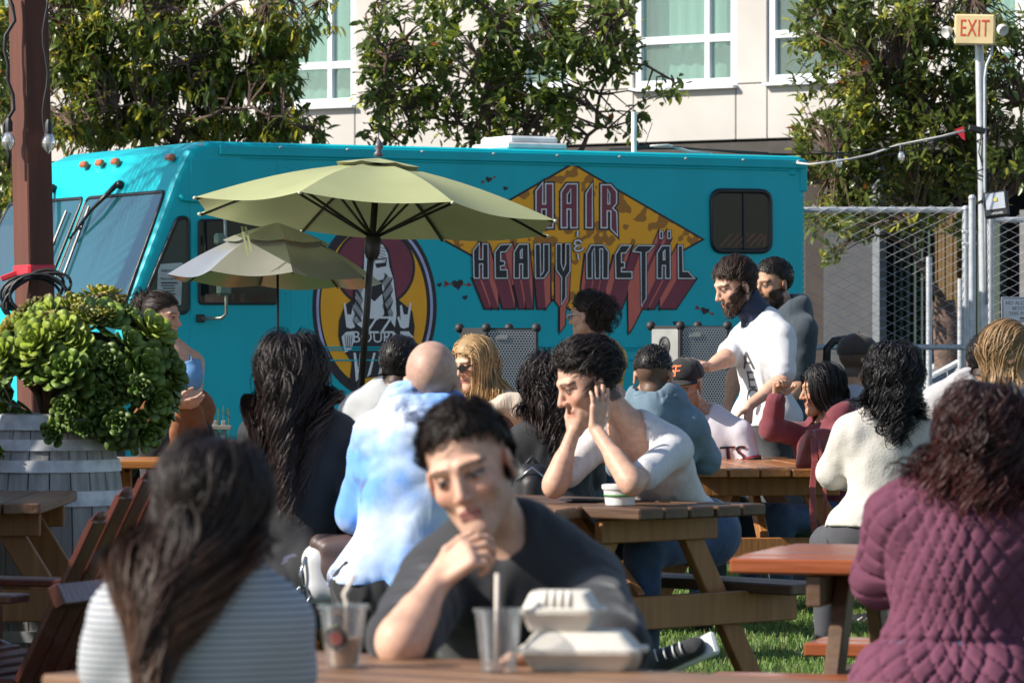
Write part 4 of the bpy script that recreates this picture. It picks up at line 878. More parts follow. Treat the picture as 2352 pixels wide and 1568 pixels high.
def rosette(c, n_dir, rad, col, tip, nl, single=False):
    Bz = rotz_basis(n_dir, random.uniform(0, 6)); ax_ = np.stack([Bz[1], Bz[2], Bz[0]]); lv_ = []; c = np.asarray(c, float)
    for i in range(nl):
        q = i / nl; a = i * 2.39996; el = R(78 - 70 * q ** 0.7); L = rad * (0.28 + 0.74 * q ** .8)
        d = math.cos(el) * (math.cos(a) * ax_[0] + math.sin(a) * ax_[1]) + math.sin(el) * ax_[2]; sd = -math.sin(a) * ax_[0] + math.cos(a) * ax_[1]; nn_ = np.cross(d, sd)
        if np.dot(nn_, ax_[2]) < 0: nn_, sd = -nn_, -sd
        lv_.append((c + ax_[2] * rad * .25 * (1 - q), np.stack([d, sd, nn_]), L, np.array(col) * random.uniform(.85, 1.15) * (1.15 - .3 * q)))
    tq_ = sv[:, 0:1]; colf = lambda cc: cc[None] * (1 - .55 * tq_ ** 5) + np.array(tip)[None] * .55 * tq_ ** 5
    if single:
        r_ = bpy.data.objects.new('rosette', None); C.objects.link(r_); r_.parent = suc; r_.empty_display_size = .05; WM[r_.name] = WM[suc.name]
        for p, B, L, cc in lv_: link('leaf', mesh_np('leaf', p + L * (sv @ B) - base_of(suc), sf[:-1], colf(cc)), msuc, r_, smooth=True)
    else:
        vv = np.concatenate([p + L * (sv @ B) for p, B, L, _ in lv_]) - base_of(suc); ff = np.concatenate([sf[:-1] + i * len(sv) for i in range(nl)])
        link('rosette', mesh_np('rosette', vv, ff, np.concatenate([colf(cc) for *_, cc in lv_])), msuc, suc, smooth=True)
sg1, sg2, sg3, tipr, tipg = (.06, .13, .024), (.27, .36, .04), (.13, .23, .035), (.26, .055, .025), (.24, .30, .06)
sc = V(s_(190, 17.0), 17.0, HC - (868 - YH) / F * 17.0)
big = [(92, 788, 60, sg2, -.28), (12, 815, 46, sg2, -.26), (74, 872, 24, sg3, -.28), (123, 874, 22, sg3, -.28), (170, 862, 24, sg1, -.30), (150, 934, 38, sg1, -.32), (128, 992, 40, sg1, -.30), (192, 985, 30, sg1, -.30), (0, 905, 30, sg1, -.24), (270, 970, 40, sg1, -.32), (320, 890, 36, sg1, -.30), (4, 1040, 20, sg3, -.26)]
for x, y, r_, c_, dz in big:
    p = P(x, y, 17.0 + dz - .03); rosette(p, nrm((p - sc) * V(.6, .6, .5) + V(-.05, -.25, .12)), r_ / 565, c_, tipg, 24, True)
rr_ = np.random.default_rng(5); cnt_ = 0
for k in range(900):
    d = nrm(rr_.normal(0, 1, 3)); 
    if d[1] > .55: continue
    if d[2] < -.55 and d[0] < .35: continue
    if d[0] < -.15 and d[2] < .02 and d[1] < -.2: continue
    p = sc + d * V(.335, .34, .30) * rr_.uniform(.86, 1.04); up_ = d[2]
    r_ = rr_.choice([.055, .075, .10, .125], p=[.2, .3, .3, .2]) * rr_.uniform(.9, 1.1); c_ = sg2 if ((up_ > .35 or d[0] < -.3) and rr_.random() < .5) else (sg3 if rr_.random() < .45 else sg1); tp_ = tipr if (up_ > .5 and rr_.random() < .5) else tipg  # lighter green on top and left puts the sunlit side into the colour
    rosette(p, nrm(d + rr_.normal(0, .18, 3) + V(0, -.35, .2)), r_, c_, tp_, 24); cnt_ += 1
    if cnt_ > 150: break
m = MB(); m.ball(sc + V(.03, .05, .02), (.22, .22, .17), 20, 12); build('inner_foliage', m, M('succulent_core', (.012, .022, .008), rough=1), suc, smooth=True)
for k in range(16):
    a = rr_.uniform(0, 6.28); d = V(math.cos(a), math.sin(a) * .8, rr_.uniform(-.2, .5)); m = MB(); e = sc + d * .26; b = bc + V(0, 0, 1.0)
    m.tube([b, b * .6 + e * .4 + V(0, 0, .05), e], [.014, .011, .008], 6); build('stem', m, M('succulent_stem', (.14, .075, .04), rough=.9), suc, smooth=True)
# wooden post with ribbon and cable coils
pp = [P(64, -60, 18.6), P(88, 1060, 18.6)]; m = MB(); pax = nrm(pp[0] - pp[1]); q = nrm(V(.62, -.78, 0)); q = nrm(q - pax * np.dot(q, pax)); q2_ = np.cross(pax, q)
pb = pp[1] - pax * (pp[1][2] / pax[2]); m.box((pp[0] + pax * 1.2 + pb) / 2, (.066, .066, np.linalg.norm(pp[0] + pax * 1.2 - pb) / 2), (q, q2_, pax), .006)
mpost = wood('post_red', (0.082, 0.023, 0.014), (0.125, 0.037, 0.021), rough=0.7, axis=2)
po_ = tag(build('wooden_post', m, mpost, None), 'tall red brown wooden post rising behind the succulents', 'post')
def on_post(y): return pp[1] + pax * ((P(0, y, 18.6)[2] - pp[1][2]) / pax[2])
m = MB(); c = on_post(621); m.box(c, (.072, .072, .028), (q, q2_, pax), .01); m.box(c - V(.10, 0, .02), (.05, .02, .012), (nrm(V(1, 0, .4)), V(0, 1, 0), nrm(V(-.4, 0, 1)))); tag(build('red_ribbon', m, MATS['red_tape'], None), 'bright red ribbon tied around the wooden post', 'ribbon')
m = MB(); c = on_post(662)
for k in range(7): m.tube([c + V((.125 + .012 * (k % 3)) * math.cos(a) + .006 * k, -.10 - .012 * k, (.075 + .008 * (k % 4)) * math.sin(a) - .03 + .05 * math.cos(a) * (k % 2)) for a in np.linspace(0, 6.28, 22)], .0075, 6)
tag(build('cable_coil', m, mblk, None, smooth=True), 'black cable coil hung on the post under the ribbon', 'cable coil')
for k, lab in enumerate(('looped black string light cable at the upper part of the brown post', 'black string light cable trailing down the shaded side of the post')):
    m = MB(); x0 = 14 if k == 0 else 104; pts = [P(x0 + (10 if k == 0 else 6) * math.sin(i * 1.1 + k) + (6 * (i % 3) if k == 0 else 0), -20 + i * (34 if k == 0 else 31), 18.5) for i in range(13)]
    t_ = thing('string_light', lab, 'string light', tuple(pts[0] * V(1, 1, 0)), None); m.tube(pts, .009 if k == 0 else .006, 6); build('cable', m, mblk, t_, smooth=True)
    for i in ((9,) if k == 0 else (10,)):
        m = MB(); m.lathe(pts[i] + V(.02, 0, 0), [(.008, .03), (.018, .01), (.018, -.03)], 8); sk = build('bulb_socket', m, mblk, t_, smooth=True, sharp=40); m = MB(); m.lathe(pts[i] + V(.02, 0, -.03), [(.015, 0), (.03, -.035), (.03, -.06), (.0, -.095)], 10); q_ = build('bulb', m, mbulb, sk, smooth=True); WM[q_.name] = WM[t_.name]
# ================================================================ umbrellas
def umbrella(label, hub, tilt_x, tilt_y, rad, rise, nrib, phase, mat, munder, poleend, vent=True, rib_m=mgk, group=None, valance=0.0):
    t = thing('parasol' if vent else 'umbrella', label, 'parasol' if vent else 'umbrella', tuple(V(poleend[0], poleend[1], max(0, poleend[2]))), group)
    az = nrm(V(tilt_x, tilt_y, 1)); ax_ = nrm(V(1, 0, 0) - az * az[0]); ay = np.cross(az, ax_)
    hub = np.asarray(hub, float); rim = hub - az * rise; rim_pts = [rim + rad * (math.cos(phase + 2 * math.pi * k / nrib) * ax_ + math.sin(phase + 2 * math.pi * k / nrib) * ay) for k in range(nrib)]
    N, Mv = 10, 8; v, f = [], []
    def surf(k, s, q):     # k panel, s across 0..1, q from hub 0..1
        a, b = rim_pts[k], rim_pts[(k + 1) % nrib]; e = a * (1 - s) + b * s; p = hub * (1 - q) + e * q
        bow = math.sin(math.pi * q) * .06 * rise * 2 + 0; sagv = -math.sin(math.pi * s) * .085 * rise * q; inn = math.sin(math.pi * s) * .045 * q
        return p + az * (bow + sagv) + (rim - e) * inn
    def panelset(q0, q1, nm, lift=0.0, mt=mat):
        for k in range(nrib):
            m = MB(); vs = [surf(k, i / N, q0 + (q1 - q0) * j / Mv) + az * lift for j in range(Mv + 1) for i in range(N + 1)]
            m.add(vs, [(j * (N + 1) + i, (j + 1) * (N + 1) + i, (j + 1) * (N + 1) + i + 1, j * (N + 1) + i + 1) for j in range(Mv) for i in range(N)]); build(nm, m, mt, t, smooth=True)
    if vent:
        panelset(0.16, 1, 'canopy_panel'); panelset(0.015, 0.235, 'vent_panel', .022)
    else: panelset(0.42, 1, 'canopy_panel'); panelset(0.01, 0.5, 'vent_panel', .022)
    for k in range(nrib):
        m = MB(); m.tube([surf(k, 0, q) - az * .012 for q in np.linspace(.02, .99, 7)], .009 if vent else .004, 6); build('rib', m, rib_m, t, smooth=True)
        if vent:
            m = MB(); m.tube([hub - az * (rise + .12), surf(k, 0, .52) - az * .015], .008, 6); build('strut', m, rib_m, t, smooth=True)
            m = MB(); m.ball(rim_pts[k] - az * .005, (.012, .012, .010), 8, 6); build('tip_pocket', m, M('parasol_tip', (.50, .50, .36), rough=.8), t, smooth=True)
    pe = np.asarray(poleend, float); m = MB(); m.tube([pe, hub], .019 if vent else .007, 14); build('pole', m, rib_m, t, smooth=True)
    if vent:
        m = MB(); B = np.stack([ax_, ay, az]); m.lathe(hub + az * .03, [(.022, 0), (.026, .015), (.014, .03), (.026, .05), (.020, .07), (.0, .10)], 14, B); build('finial', m, M('finial_grey', (.10, .09, .11), rough=.4), t, smooth=True)
        m = MB(); m.lathe(hub - az * (rise + .15), [(.03, -.08), (.042, -.05), (.045, .03), (.03, .05)], 12, B); build('runner_hub', m, rib_m, t, smooth=True, sharp=40)
    return t, az, rim
mgreen = M('parasol_canvas', (0.37, 0.395, 0.20), rough=0.85, var=0.05, scale=3, thin=0.11, bump=0.08, bscale=300)
Zu = 22.8; hub = P(868, 372, Zu); ut, uaz, urim = umbrella('sage green market parasol with dark pole in front of the painted lettering', hub, .060, .080, 440 / F * Zu, .30, 8, R(25), mgreen, None, P(822, 990, Zu - .05))
for k in range(2):
    m = MB(); m.prism([P(553 + 8 * k, 520, Zu - .3), P(558 + 8 * k, 520, Zu - .3), P(571 + 9 * k, 585 - 8 * k, Zu - .32), P(566 + 9 * k, 587 - 8 * k, Zu - .32)], (0, .002, 0)); build('tie_strap', m, mgreen, ut)
pe = P(822, 990, Zu - .05); m = MB(); m.lathe(V(pe[0] - .04, pe[1], 0), [(.24, 0), (.24, .06), (.05, .09), (.03, .35), (.025, .9)], 20); build('base', m, mgk, ut, smooth=True, sharp=40)
msil = M('umbrella_silver', (0.62, 0.62, 0.60), rough=0.30, metal=0.75, var=0.03)
Zs_ = 23.05; umbrella('small silver umbrella with olive shadow under the green parasol', P(637, 520, Zs_), .03, .055, 250 / F * Zs_, .29, 8, R(12), msil, None, V(P(640, 0, Zs_)[0], Zs_, .75), vent=False)
# ================================================================ loudspeakers
mgri = M('grille_silver', (0.40, 0.42, 0.46), rough=0.4, metal=0.6, var=0.05); mcab = M('speaker_black', (.02, .02, .022), rough=.6); mali = M('speaker_metal', (.35, .35, .34), rough=.4, metal=.4)
def grille_mat():
    m = bpy.data.materials.new('perforated_steel'); m.use_nodes = True; nt = m.node_tree; L = nt.links.new; b = nt.nodes['Principled BSDF']
    return m
def speaker(label, xl, xm, xr, y0, y1, Z, front):
    a, b_, cc = P(xl, y0, Z), P(xm, y0, Z - .05), P(xr, y0, Z - .02); zt, zb = P(0, y0, Z)[2], P(0, y1, Z)[2]
    w = cc - b_; w[2] = 0; wl = np.linalg.norm(w); wx = nrm(w); dep = .34; wy = V(-wx[1], wx[0], 0); wd = a - b_; wd[2] = 0; wd = nrm(V(wd[0], .22, 0))
    t = thing('loudspeaker', label, 'loudspeaker', tuple(V(b_[0], b_[1], 0)), 'loudspeakers in front of the truck')
    m = MB(); p0 = b_ * V(1, 1, 0); q = [p0, p0 + wx * wl, p0 + wx * wl + wd * .30, p0 + wd * .30]; m.prism([p + up * zb for p in q], (0, 0, zt - zb)); build('cabinet', m, mcab, t)
    if front:
        sn = nrm(np.cross(wd, up)); sn = -sn if sn[1] > 0 else sn
        m = MB(); m.box(p0 + wd * .15 + up * (zt + zb) / 2 + sn * .004, (.135, .004, (zt - zb) / 2 - .02), (wd, sn, up)); build('side_panel', m, mali, t)
        for (k, hz, r_) in ((.12, .045, .045), (.27, .07, .07)):
            m = MB(); m.lathe(p0 + wd * .15 + up * (zt - k) + sn * .009, [(.0, .002), (r_ * .3, .012), (r_ * .5, .004), (r_ * .9, -.002), (r_, .006), (r_ + .012, .004), (r_ + .012, -.004)], 20, np.stack([wd, up, sn])); build('driver', m, mcab, t, smooth=True, sharp=40)
    # steel grille: hexagonally set round openings drilled through one sheet
    nx_, nz_ = 17, int((zt - zb) / (wl / 17 * .866)) ; pit = wl / (nx_ + .5); m = MB(); off = -wy * .012
    cx0 = p0 + off
    for j in range(nz_):
        for i in range(nx_):
            ctr = cx0 + wx * (pit * (i + .5 + .5 * (j % 2))) + up * (zb + .012 + (j + .5) * pit * .866)
            hx = [ctr + (wx * math.cos(a) + up * math.sin(a)) * pit * .577 for a in np.arange(6) * math.pi / 3 + math.pi / 6]; ri = [ctr + (wx * math.cos(a) + up * math.sin(a)) * pit * .37 for a in np.arange(6) * math.pi / 3 + math.pi / 6]
            m.add(hx + ri, [(k, (k + 1) % 6, 6 + (k + 1) % 6, 6 + k) for k in range(6)])
    build('grille', m, mgri, t)
    m = MB()
    for (s0, s1) in ((-.006, .006), (wl - .006, wl + .006)): m.box(p0 + wx * (s0 + s1) / 2 + up * (zt + zb) / 2 - wy * .008, (.010, .012, (zt - zb) / 2), (wx, wy, up))
    build('edge_trim', m, mcab, t)
    for p in (p0, p0 + wx * wl, p0 + wd * .3, p0 + wx * wl + wd * .3):
        for z in (zt, zb): m = MB(); m.ball(p + up * z, .030, 12, 8); build('corner_cap', m, mcab, t, smooth=True)
    m = MB(); m.box(p0 + wx * wl * .30 + up * (zt - .055) - wy * .016, (.035, .002, .014), (wx, wy, up), .001); build('maker_plate', m, mali, t)
    m = MB(); m.tube([p0 + wx * wl / 2 + wd * .15, p0 + wx * wl / 2 + wd * .15 + up * zb], .018, 10)
    for a in (0.3, 2.4, 4.5): m.tube([p0 + wx * wl / 2 + wd * .15 + up * .35, p0 + wx * wl / 2 + wd * .15 + V(.4 * math.cos(a), .4 * math.sin(a), 0.01)], .012, 8)
    build('stand', m, mcab, t, smooth=True, sharp=40)
speaker('loudspeaker with silver grille beside the blonde woman', 1062, 1117, 1232, 753, 968, 25.5, False)
speaker('loudspeaker with exposed horn side next to the standing man in white', 1505, 1563, 1671, 748, 965, 25.5, True)
# ================================================================ things on the tables and benches
mcup = glass('clear_plastic', (.8, .8, .8), refl=.06, opac=.05, rough=.08); mpul = M('pulp_white', (.66, .62, .55), rough=.75, var=.04, scale=30, bump=.1, bscale=120); mstr = M('paper_straw', (.68, .60, .52), rough=.7)
def tz_at(y): return .59 * F / (y - YH)
def cup(label, x, y, r0, r1, h, straw, fill):
    c = P(x, y, tz_at(y)); t = thing('plastic_cup', label, 'cup', tuple(c))
    m = MB(); m.lathe(c, [(0, .002), (r0, .002), (r1, h), (r1 + .004, h), (r1 + .004, h + .005), (r1 - .001, h + .005), (r0 - .002, .005), (0, .005)], 28); build('cup_wall', m, mcup, t, smooth=True, sharp=40)
    if fill:
        k = fill; m = MB(); m.lathe(c, [(0, .006), (r0 - .003, .006), (r0 + (r1 - r0) * k - .003, h * k), (0, h * k)], 24); build('iced_coffee', m, M('iced_coffee', (.46, .27, .14), rough=.4), t, smooth=True, sharp=40)
        for kk, (rr2, mt) in enumerate(((.022, mink), (.012, M('logo_red', (.16, .04, .035))))):
            pts = [c + V(-.012, 0, .055) + V(rr2 * math.cos(a), 0, rr2 * math.sin(a)) for a in np.linspace(0, 6.28, 20, endpoint=False)]; pts = [p - V(0, math.sqrt(max(0, (r0 + (r1 - r0) * (p[2] - c[2]) / h) ** 2 - (p[0] - c[0]) ** 2)) + .001 + .0006 * kk, 0) for p in pts]
            m = MB(); m.add(pts, [tuple(range(20))]); build('cup_logo', m, mt, t)
        m = MB(); m.lathe(c, [(r1 + .004, h - .002), (r1 + .005, h + .006), (r1 - .004, h + .007), (.006, h + .004)], 24); build('flat_lid', m, mcup, t, smooth=True, sharp=40)
    m = MB(); m.tube(straw, .0042, 8); build('straw', m, mstr, t, smooth=True)
c1 = P(788, 1532, tz_at(1532)); cup('iced coffee cup with round logo and bent straw', 788, 1532, .029, .043, .108, [c1 + V(.004, 0, .01), P(797, 1385, c1[1]), P(790, 1365, c1[1]), P(815, 1320, c1[1])], .50)
c2 = P(1145, 1543, tz_at(1543)); cup('empty clear cup with a straight paper straw', 1145, 1543, .031, .042, .108, [c2 + V(-.004, 0, .01), P(1142, 1316, c2[1])], 0)
def clam(label, x, y, hw, hd, hb, ht, rot, c=None, tilt=0, ridges=3):
    c = P(x, y, tz_at(y)) if c is None else c; t = thing('food_box', label, 'takeaway box', tuple(c), 'takeaway boxes on the front table'); ca, sa = math.cos(rot), math.sin(rot); ax_ = np.array([[ca, sa, 0], [-sa, ca, 0], [0, 0, 1]])
    def ring(q, z, r_=.25, n_=6):
        out = []
        for sx, sy in ((1, 1), (-1, 1), (-1, -1), (1, -1)):
            a0 = {(1, 1): 0, (-1, 1): 90, (-1, -1): 180, (1, -1): 270}[(sx, sy)]; rad = min(hw, hd) * q * r_
            for k in range(n_):
                a = R(a0 + 90 * k / (n_ - 1)); out.append(c + ax_[0] * (sx * (hw * q - rad) + rad * math.cos(a)) + ax_[1] * (sy * (hd * q - rad) + rad * math.sin(a)) + ax_[2] * z)
        return out
    def lo(secs, nm):
        m = MB(); n_ = len(secs[0]); m.add([p for s in secs for p in s], [(i * n_ + k, i * n_ + (k + 1) % n_, (i + 1) * n_ + (k + 1) % n_, (i + 1) * n_ + k) for i in range(len(secs) - 1) for k in range(n_)] + [tuple(range(n_))[::-1], tuple(range((len(secs) - 1) * n_, len(secs) * n_))]); return build(nm, m, mpul, t, smooth=True, sharp=50)
    lo([ring(.78, 0), ring(.82, .004), ring(.97, hb - .004), ring(1.05, hb - .002), ring(1.05, hb + .0015)], 'box_base')
    lo([ring(1.05, hb + .002), ring(1.05, hb + .006), ring(.96, hb + .008), ring(.80, hb + ht * .85), ring(.74, hb + ht), ring(.70, hb + ht)], 'box_lid')
    for k in range(ridges):
        m = MB(); u_ = (k - (ridges - 1) / 2) * .22; p = c + ax_[0] * hw * u_; m.tube([p - ax_[1] * hd * .985 * .96 + up * (hb + .012), p - ax_[1] * hd * .79 + up * (hb + ht * .86), p - ax_[1] * hd * .70 + up * (hb + ht + .001)], .0045, 6); build('lid_ridge', m, mpul, t, smooth=True)
    m = MB(); m.box(c + ax_[0] * hw * 1.07 + up * (hb + .004), (.012, .018, .006), ax_, .004); build('lid_tab', m, mpul, t)
cb = P(1335, 1545, tz_at(1545)) + V(0, .09, 0); clam('lower wide white takeaway box under another on the front table', 0, 0,   .104, .075, .034, .036, -.10, cb, ridges=0)
clam('smaller white takeaway box stacked on top of the wide one', 0, 0, .066, .06, .034, .036, -.16, cb + V(-.035, .0, .071), ridges=4)
# tub, phones, bags on other tables
c = P(1424, 1143, 15.08); c[2] = .752; tb_ = thing('food_tub', 'white paper tub with green stripe on the middle picnic table', 'tub', tuple(c)); m = MB(); m.lathe(c, [(0, 0), (.052, 0), (.060, .058), (.0, .058)], 28); build('tub', m, M('paper_white', (.70, .70, .68), rough=.6), tb_, smooth=True, sharp=40)
m = MB(); m.lathe(c, [(.0, .058), (.064, .056), (.066, .062), (.066, .072), (.058, .074), (0, .074)], 28); build('lid', m, MATS['paper_white'], tb_, smooth=True, sharp=40); m = MB(); m.lathe(c, [(.0573, .030), (.0595, .030), (.0605, .038), (.058, .038)], 28); build('green_stripe', m, M('stripe_green', (.06, .20, .05)), tb_, smooth=True)
for k, (x, lab) in enumerate(((1322, 'dark phone lying flat on the middle table beside the elbow'), (1362, 'dark phone lying flat next to the white food tub'))):
    c = P(x, 1141, 15.4); c[2] = .757; m = MB(); m.box(c, (.038, .075, .004), (nrm((1, .3, 0)), nrm((-.3, 1, 0)), up), .003); tag(build('phone', m, M('phone_black', (.015, .016, .02), rough=.15), None), lab, 'phone')
def sdfobj(nm, s, mat, base=.012, fine=(), noise=None, parent=None, col=None):
    v, f = s.mesh(base, fine, noise); off = base_of(parent) if parent is not None else V(*(v.min(0) + v.max(0)) / 2) * V(1, 1, 0) + V(0, 0, v[:, 2].min())
    cc = col(v) if col is not None else None; o = link(nm, mesh_np(nm, v - off, f, cc), mat, parent, None if parent is not None else tuple(off), True); WM[o.name] = off; return o
mbr = M('leather_brown', (.095, .062, .058), rough=.5, var=.12, scale=12); mwh = M('leather_white', (.62, .62, .62), rough=.4, var=.05); mmar = M('leather_red', (.24, .045, .035), rough=.38, var=.15, scale=8); mblkl = M('leather_black', (.014, .014, .016), rough=.55)
c = P(765, 1316, 14.22); hb_ = thing('handbag', 'brown and white handbag with flap and buckle on bench', 'handbag', (c[0], c[1], .455)); s = SDF(); s.cap(c + V(-.05, 0, -.06), c + V(.06, 0, -.06), .055, k=.02).cap(c + V(-.05, 0, .05), c + V(.05, 0, .06), .05, k=.02).cap(c + V(-.05, 0, -.04), c + V(-.05, 0, .04), .055).cap(c + V(.05, 0, -.04), c + V(.05, 0, .04), .055).ell(c, (.10, .05, .09)); sdfobj('bag_body', s, mwh, .010, parent=hb_)
s = SDF(); s.cap(c + V(-.02, -.045, .09), c + V(.09, -.045, .09), .022).ell(c + V(.04, -.05, .03), (.085, .022, .085), k=.03).cap(c + V(-.045, -.01, .10), c + V(.08, -.01, .10), .035); sdfobj('bag_flap', s, mbr, .009, parent=hb_)
m = MB(); m.ball(c + V(.055, -.075, -.005), (.016, .008, .014)); build('buckle', m, M('steel_bright', (.4, .42, .45), rough=.25, metal=.9), hb_, smooth=True); m = MB(); m.tube([c + V(-.09, -.04, .06), c + V(-.11, -.05, 0), c + V(-.10, -.05, -.07)], .006, 6); m.tube([c + V(-.10, -.05, -.07) + V(.025 * math.cos(a), 0, .03 * math.sin(a)) for a in np.linspace(0, 6.28, 12)], .004, 6); build('key_clip', m, MATS['steel_bright'], hb_, smooth=True)
c = P(1888, 1032, 19.62); rb = thing('leather_bag', 'dark red leather bag with long strap hanging over the table edge', 'bag', (c[0], c[1], .752)); s = SDF(); s.cap(c + V(-.07, 0, -.06), c + V(.10, .02, -.05), .052).cap(c + V(-.05, 0, .04), c + V(.06, .02, .05), .035).ell(c, (.12, .055, .10)).cap(c + V(-.10, -.03, -.07), c + V(-.06, -.04, .07), .026); sdfobj('bag_body', s, mmar, .010, parent=rb)
m = MB(); pts = [P(1868, 1005, 19.55), P(1872, 1060, 19.42), P(1866, 1120, 19.20), P(1868, 1200, 19.18), P(1874, 1238, 19.18)]; 
for a_, b2 in zip(pts[:-1], pts[1:]): m.beam(a_, b2, .030, .006, V(0, 1, 0))
build('strap', m, mmar, rb); m = MB(); pts = [P(1880, 1010, 19.55), P(1890, 1080, 19.30), P(1896, 1150, 19.2), P(1893, 1238, 19.2)]
for a_, b2 in zip(pts[:-1], pts[1:]): m.beam(a_, b2, .016, .005, V(0, 1, 0))
build('strap', m, mmar, rb)
c = P(1222, 1090, 16.2); bp_ = thing('backpack', 'black leather backpack with silver zip behind the middle table', 'backpack', (c[0], c[1], .45)); s = SDF(); s.cap(c + V(-.03, 0, -.12), c + V(-.02, 0, .0), .060, .045).cap(c + V(.03, 0, -.12), c + V(.02, 0, .0), .060, .045).cap(c + V(0, -.05, -.10), c + V(0, -.05, -.04), .05); sdfobj('pack_body', s, mblkl, .012, parent=bp_); m = MB(); m.tube([c + V(-.06, -.06, -.02), c + V(0, -.08, .03), c + V(.06, -.06, -.02)], .006, 6); build('zip', m, MATS['steel_bright'], bp_, smooth=True); m = MB(); m.tube([c + V(-.03, 0, .03), c + V(0, 0, .07), c + V(.03, 0, .03)], .009, 6); build('loop', m, mblkl, bp_, smooth=True)
c = P(802, 985, 18.9); s = SDF(); s.cap(c + V(0, 0, -.05), c + V(.01, 0, .05), .028, .018); tag(sdfobj('shoulder_bag', s, mblkl, .008), 'small black shoulder bag beside the man in pale grey', 'bag')
# young plant with tiny picket edging by the truck, litter on the turf
pl_ = thing('young_plant', 'slim young leafy plant in front of the truck door', 'plant', (s_(497, 27.5), 27.5, 0)); m = MB(); b = V(s_(497, 27.5), 27.5, 0); lvx, lfx = leaf_mesh('leaf', .09, .022, .3, None, .2)
for k in range(5): m.tube([b, b + V(.05 * (k - 2), 0, .4), P(480 + 11 * k, 930 + 8 * abs(k - 3), 27.5)], [.006, .005, .003], 5)
build('stem', m, M('stem_green', (.06, .08, .03), rough=.8), pl_, smooth=True)
for k in range(46):
    j = k % 5; u_ = random.uniform(.35, 1); p = b * (1 - u_) + P(480 + 11 * j, 930 + 8 * abs(j - 3), 27.5) * u_ + V(.05 * (j - 2) * math.sin(3 * u_), 0, 0); B = rotz_basis(nrm(V(random.gauss(0, 1), random.gauss(0, 1), .5)), random.uniform(-.5, .5)); link('leaf', mesh_np('leaf', p + lvx @ B - base_of(pl_), lfx, np.tile((.05, .085, .03), (len(lvx), 1))), mleaf, pl_, smooth=True)
pk = thing('picket_edging', 'low grey picket edging around the young plant', 'edging', (s_(487, 27.2), 27.2, 0)); mpk = M('grey_picket', (.22, .20, .17), rough=.85)
for x in (442, 468, 494, 514): m = MB(); m.beam(V(s_(x, 27.2), 27.2, 0), P(x, 965, 27.2), .03, .03, V(0, 1, 0)); build('picket', m, mpk, pk)
m = MB(); m.beam(P(436, 980, 27.18), P(532, 982, 27.18), .02, .03, V(0, 0, 1)); build('rail', m, mpk, pk)
for k, (x, y, r_, lab) in enumerate(((1052, 1448, .028, 'crumpled pale litter on the turf under the bench'), (1972, 1432, .055, 'crumpled white napkin on the turf by the quilted jacket'))):
    Z_ = HC * F / (y - YH); c = P(x, y, Z_); s = SDF(); s.ell(c + V(0, 0, r_ * .4), (r_, r_ * .8, r_ * .5)).ell(c + V(r_ * .8, 0, r_ * .4), r_ * .5); ph = random.uniform(0, 6)
    tag(sdfobj('litter', s, M('litter_paper', (.6, .52, .45), rough=.8), .006, noise=lambda x_, y_, z_: .006 * np.sin(x_ * 200 + ph) * np.sin(z_ * 230)), lab, 'litter')
# ================================================================ beyond the left edge: unseen board fence added to shade the barrel; palm that shades the truck nose
fn_ = thing('added_shade_fence', 'unseen red stained board fence added to shade the barrel and garden chair', 'fence', (-3.3, 14.5, 0))
for k in range(44):
    y = 11.2 + k * .145; h = 2.02 + random.uniform(-.02, .02); m = MB(); m.box(V(-3.3, y, h / 2), (.011, .066, h / 2), None, .003); build('board', m, mpost, fn_)
for z in (.35, 1.75): m = MB(); m.box(V(-3.34, 14.4, z), (.02, 3.2, .045)); build('rail', m, mpost, fn_)
pc = V(-6.9, 30.3, 5.7); pm = thing('palm_tree', 'fan of palm fronds on a slim trunk left of the truck nose', 'palm tree', (pc[0], pc[1], 0)); m = MB(); m.tube([V(pc[0], pc[1], 0), V(pc[0] + .1, pc[1], 3), pc], [.16, .13, .11], 12); build('trunk', m, mbark, pm, smooth=True)
mpf = M('palm_frond', (.05, .085, .03), rough=.5, thin=.2)
for k in range(17):
    a = k * 2.4; el = random.uniform(-.3, .9); d = V(math.cos(a) * math.cos(el), math.sin(a) * math.cos(el), math.sin(el)); L_ = random.uniform(1.3, 1.7); rib = [pc + d * L_ * q - V(0, 0, .55 * L_ * q * q) for q in np.linspace(0, 1, 9)]
    m = MB(); m.tube(rib, list(np.linspace(.02, .005, 9)), 5, cap=False)
    for i in range(1, 9):
        for j in (0, .5):
            p = rib[i] if j == 0 else (rib[i] + rib[i - 1]) / 2; sd_ = nrm(np.cross(rib[i] - rib[i - 1], up))
            for e in (-1, 1): t_ = p + sd_ * e * .42 * math.sin(math.pi * (i / 9.5) ** .8) + nrm(rib[i] - rib[i - 1]) * .22 - V(0, 0, .12); w_ = nrm(rib[i] - rib[i - 1]) * .016; m.add([p - w_, p + w_, t_ + w_ * .2, t_ - w_ * .2], [(0, 1, 2, 3)])
    build('frond', m, mpf, pm)
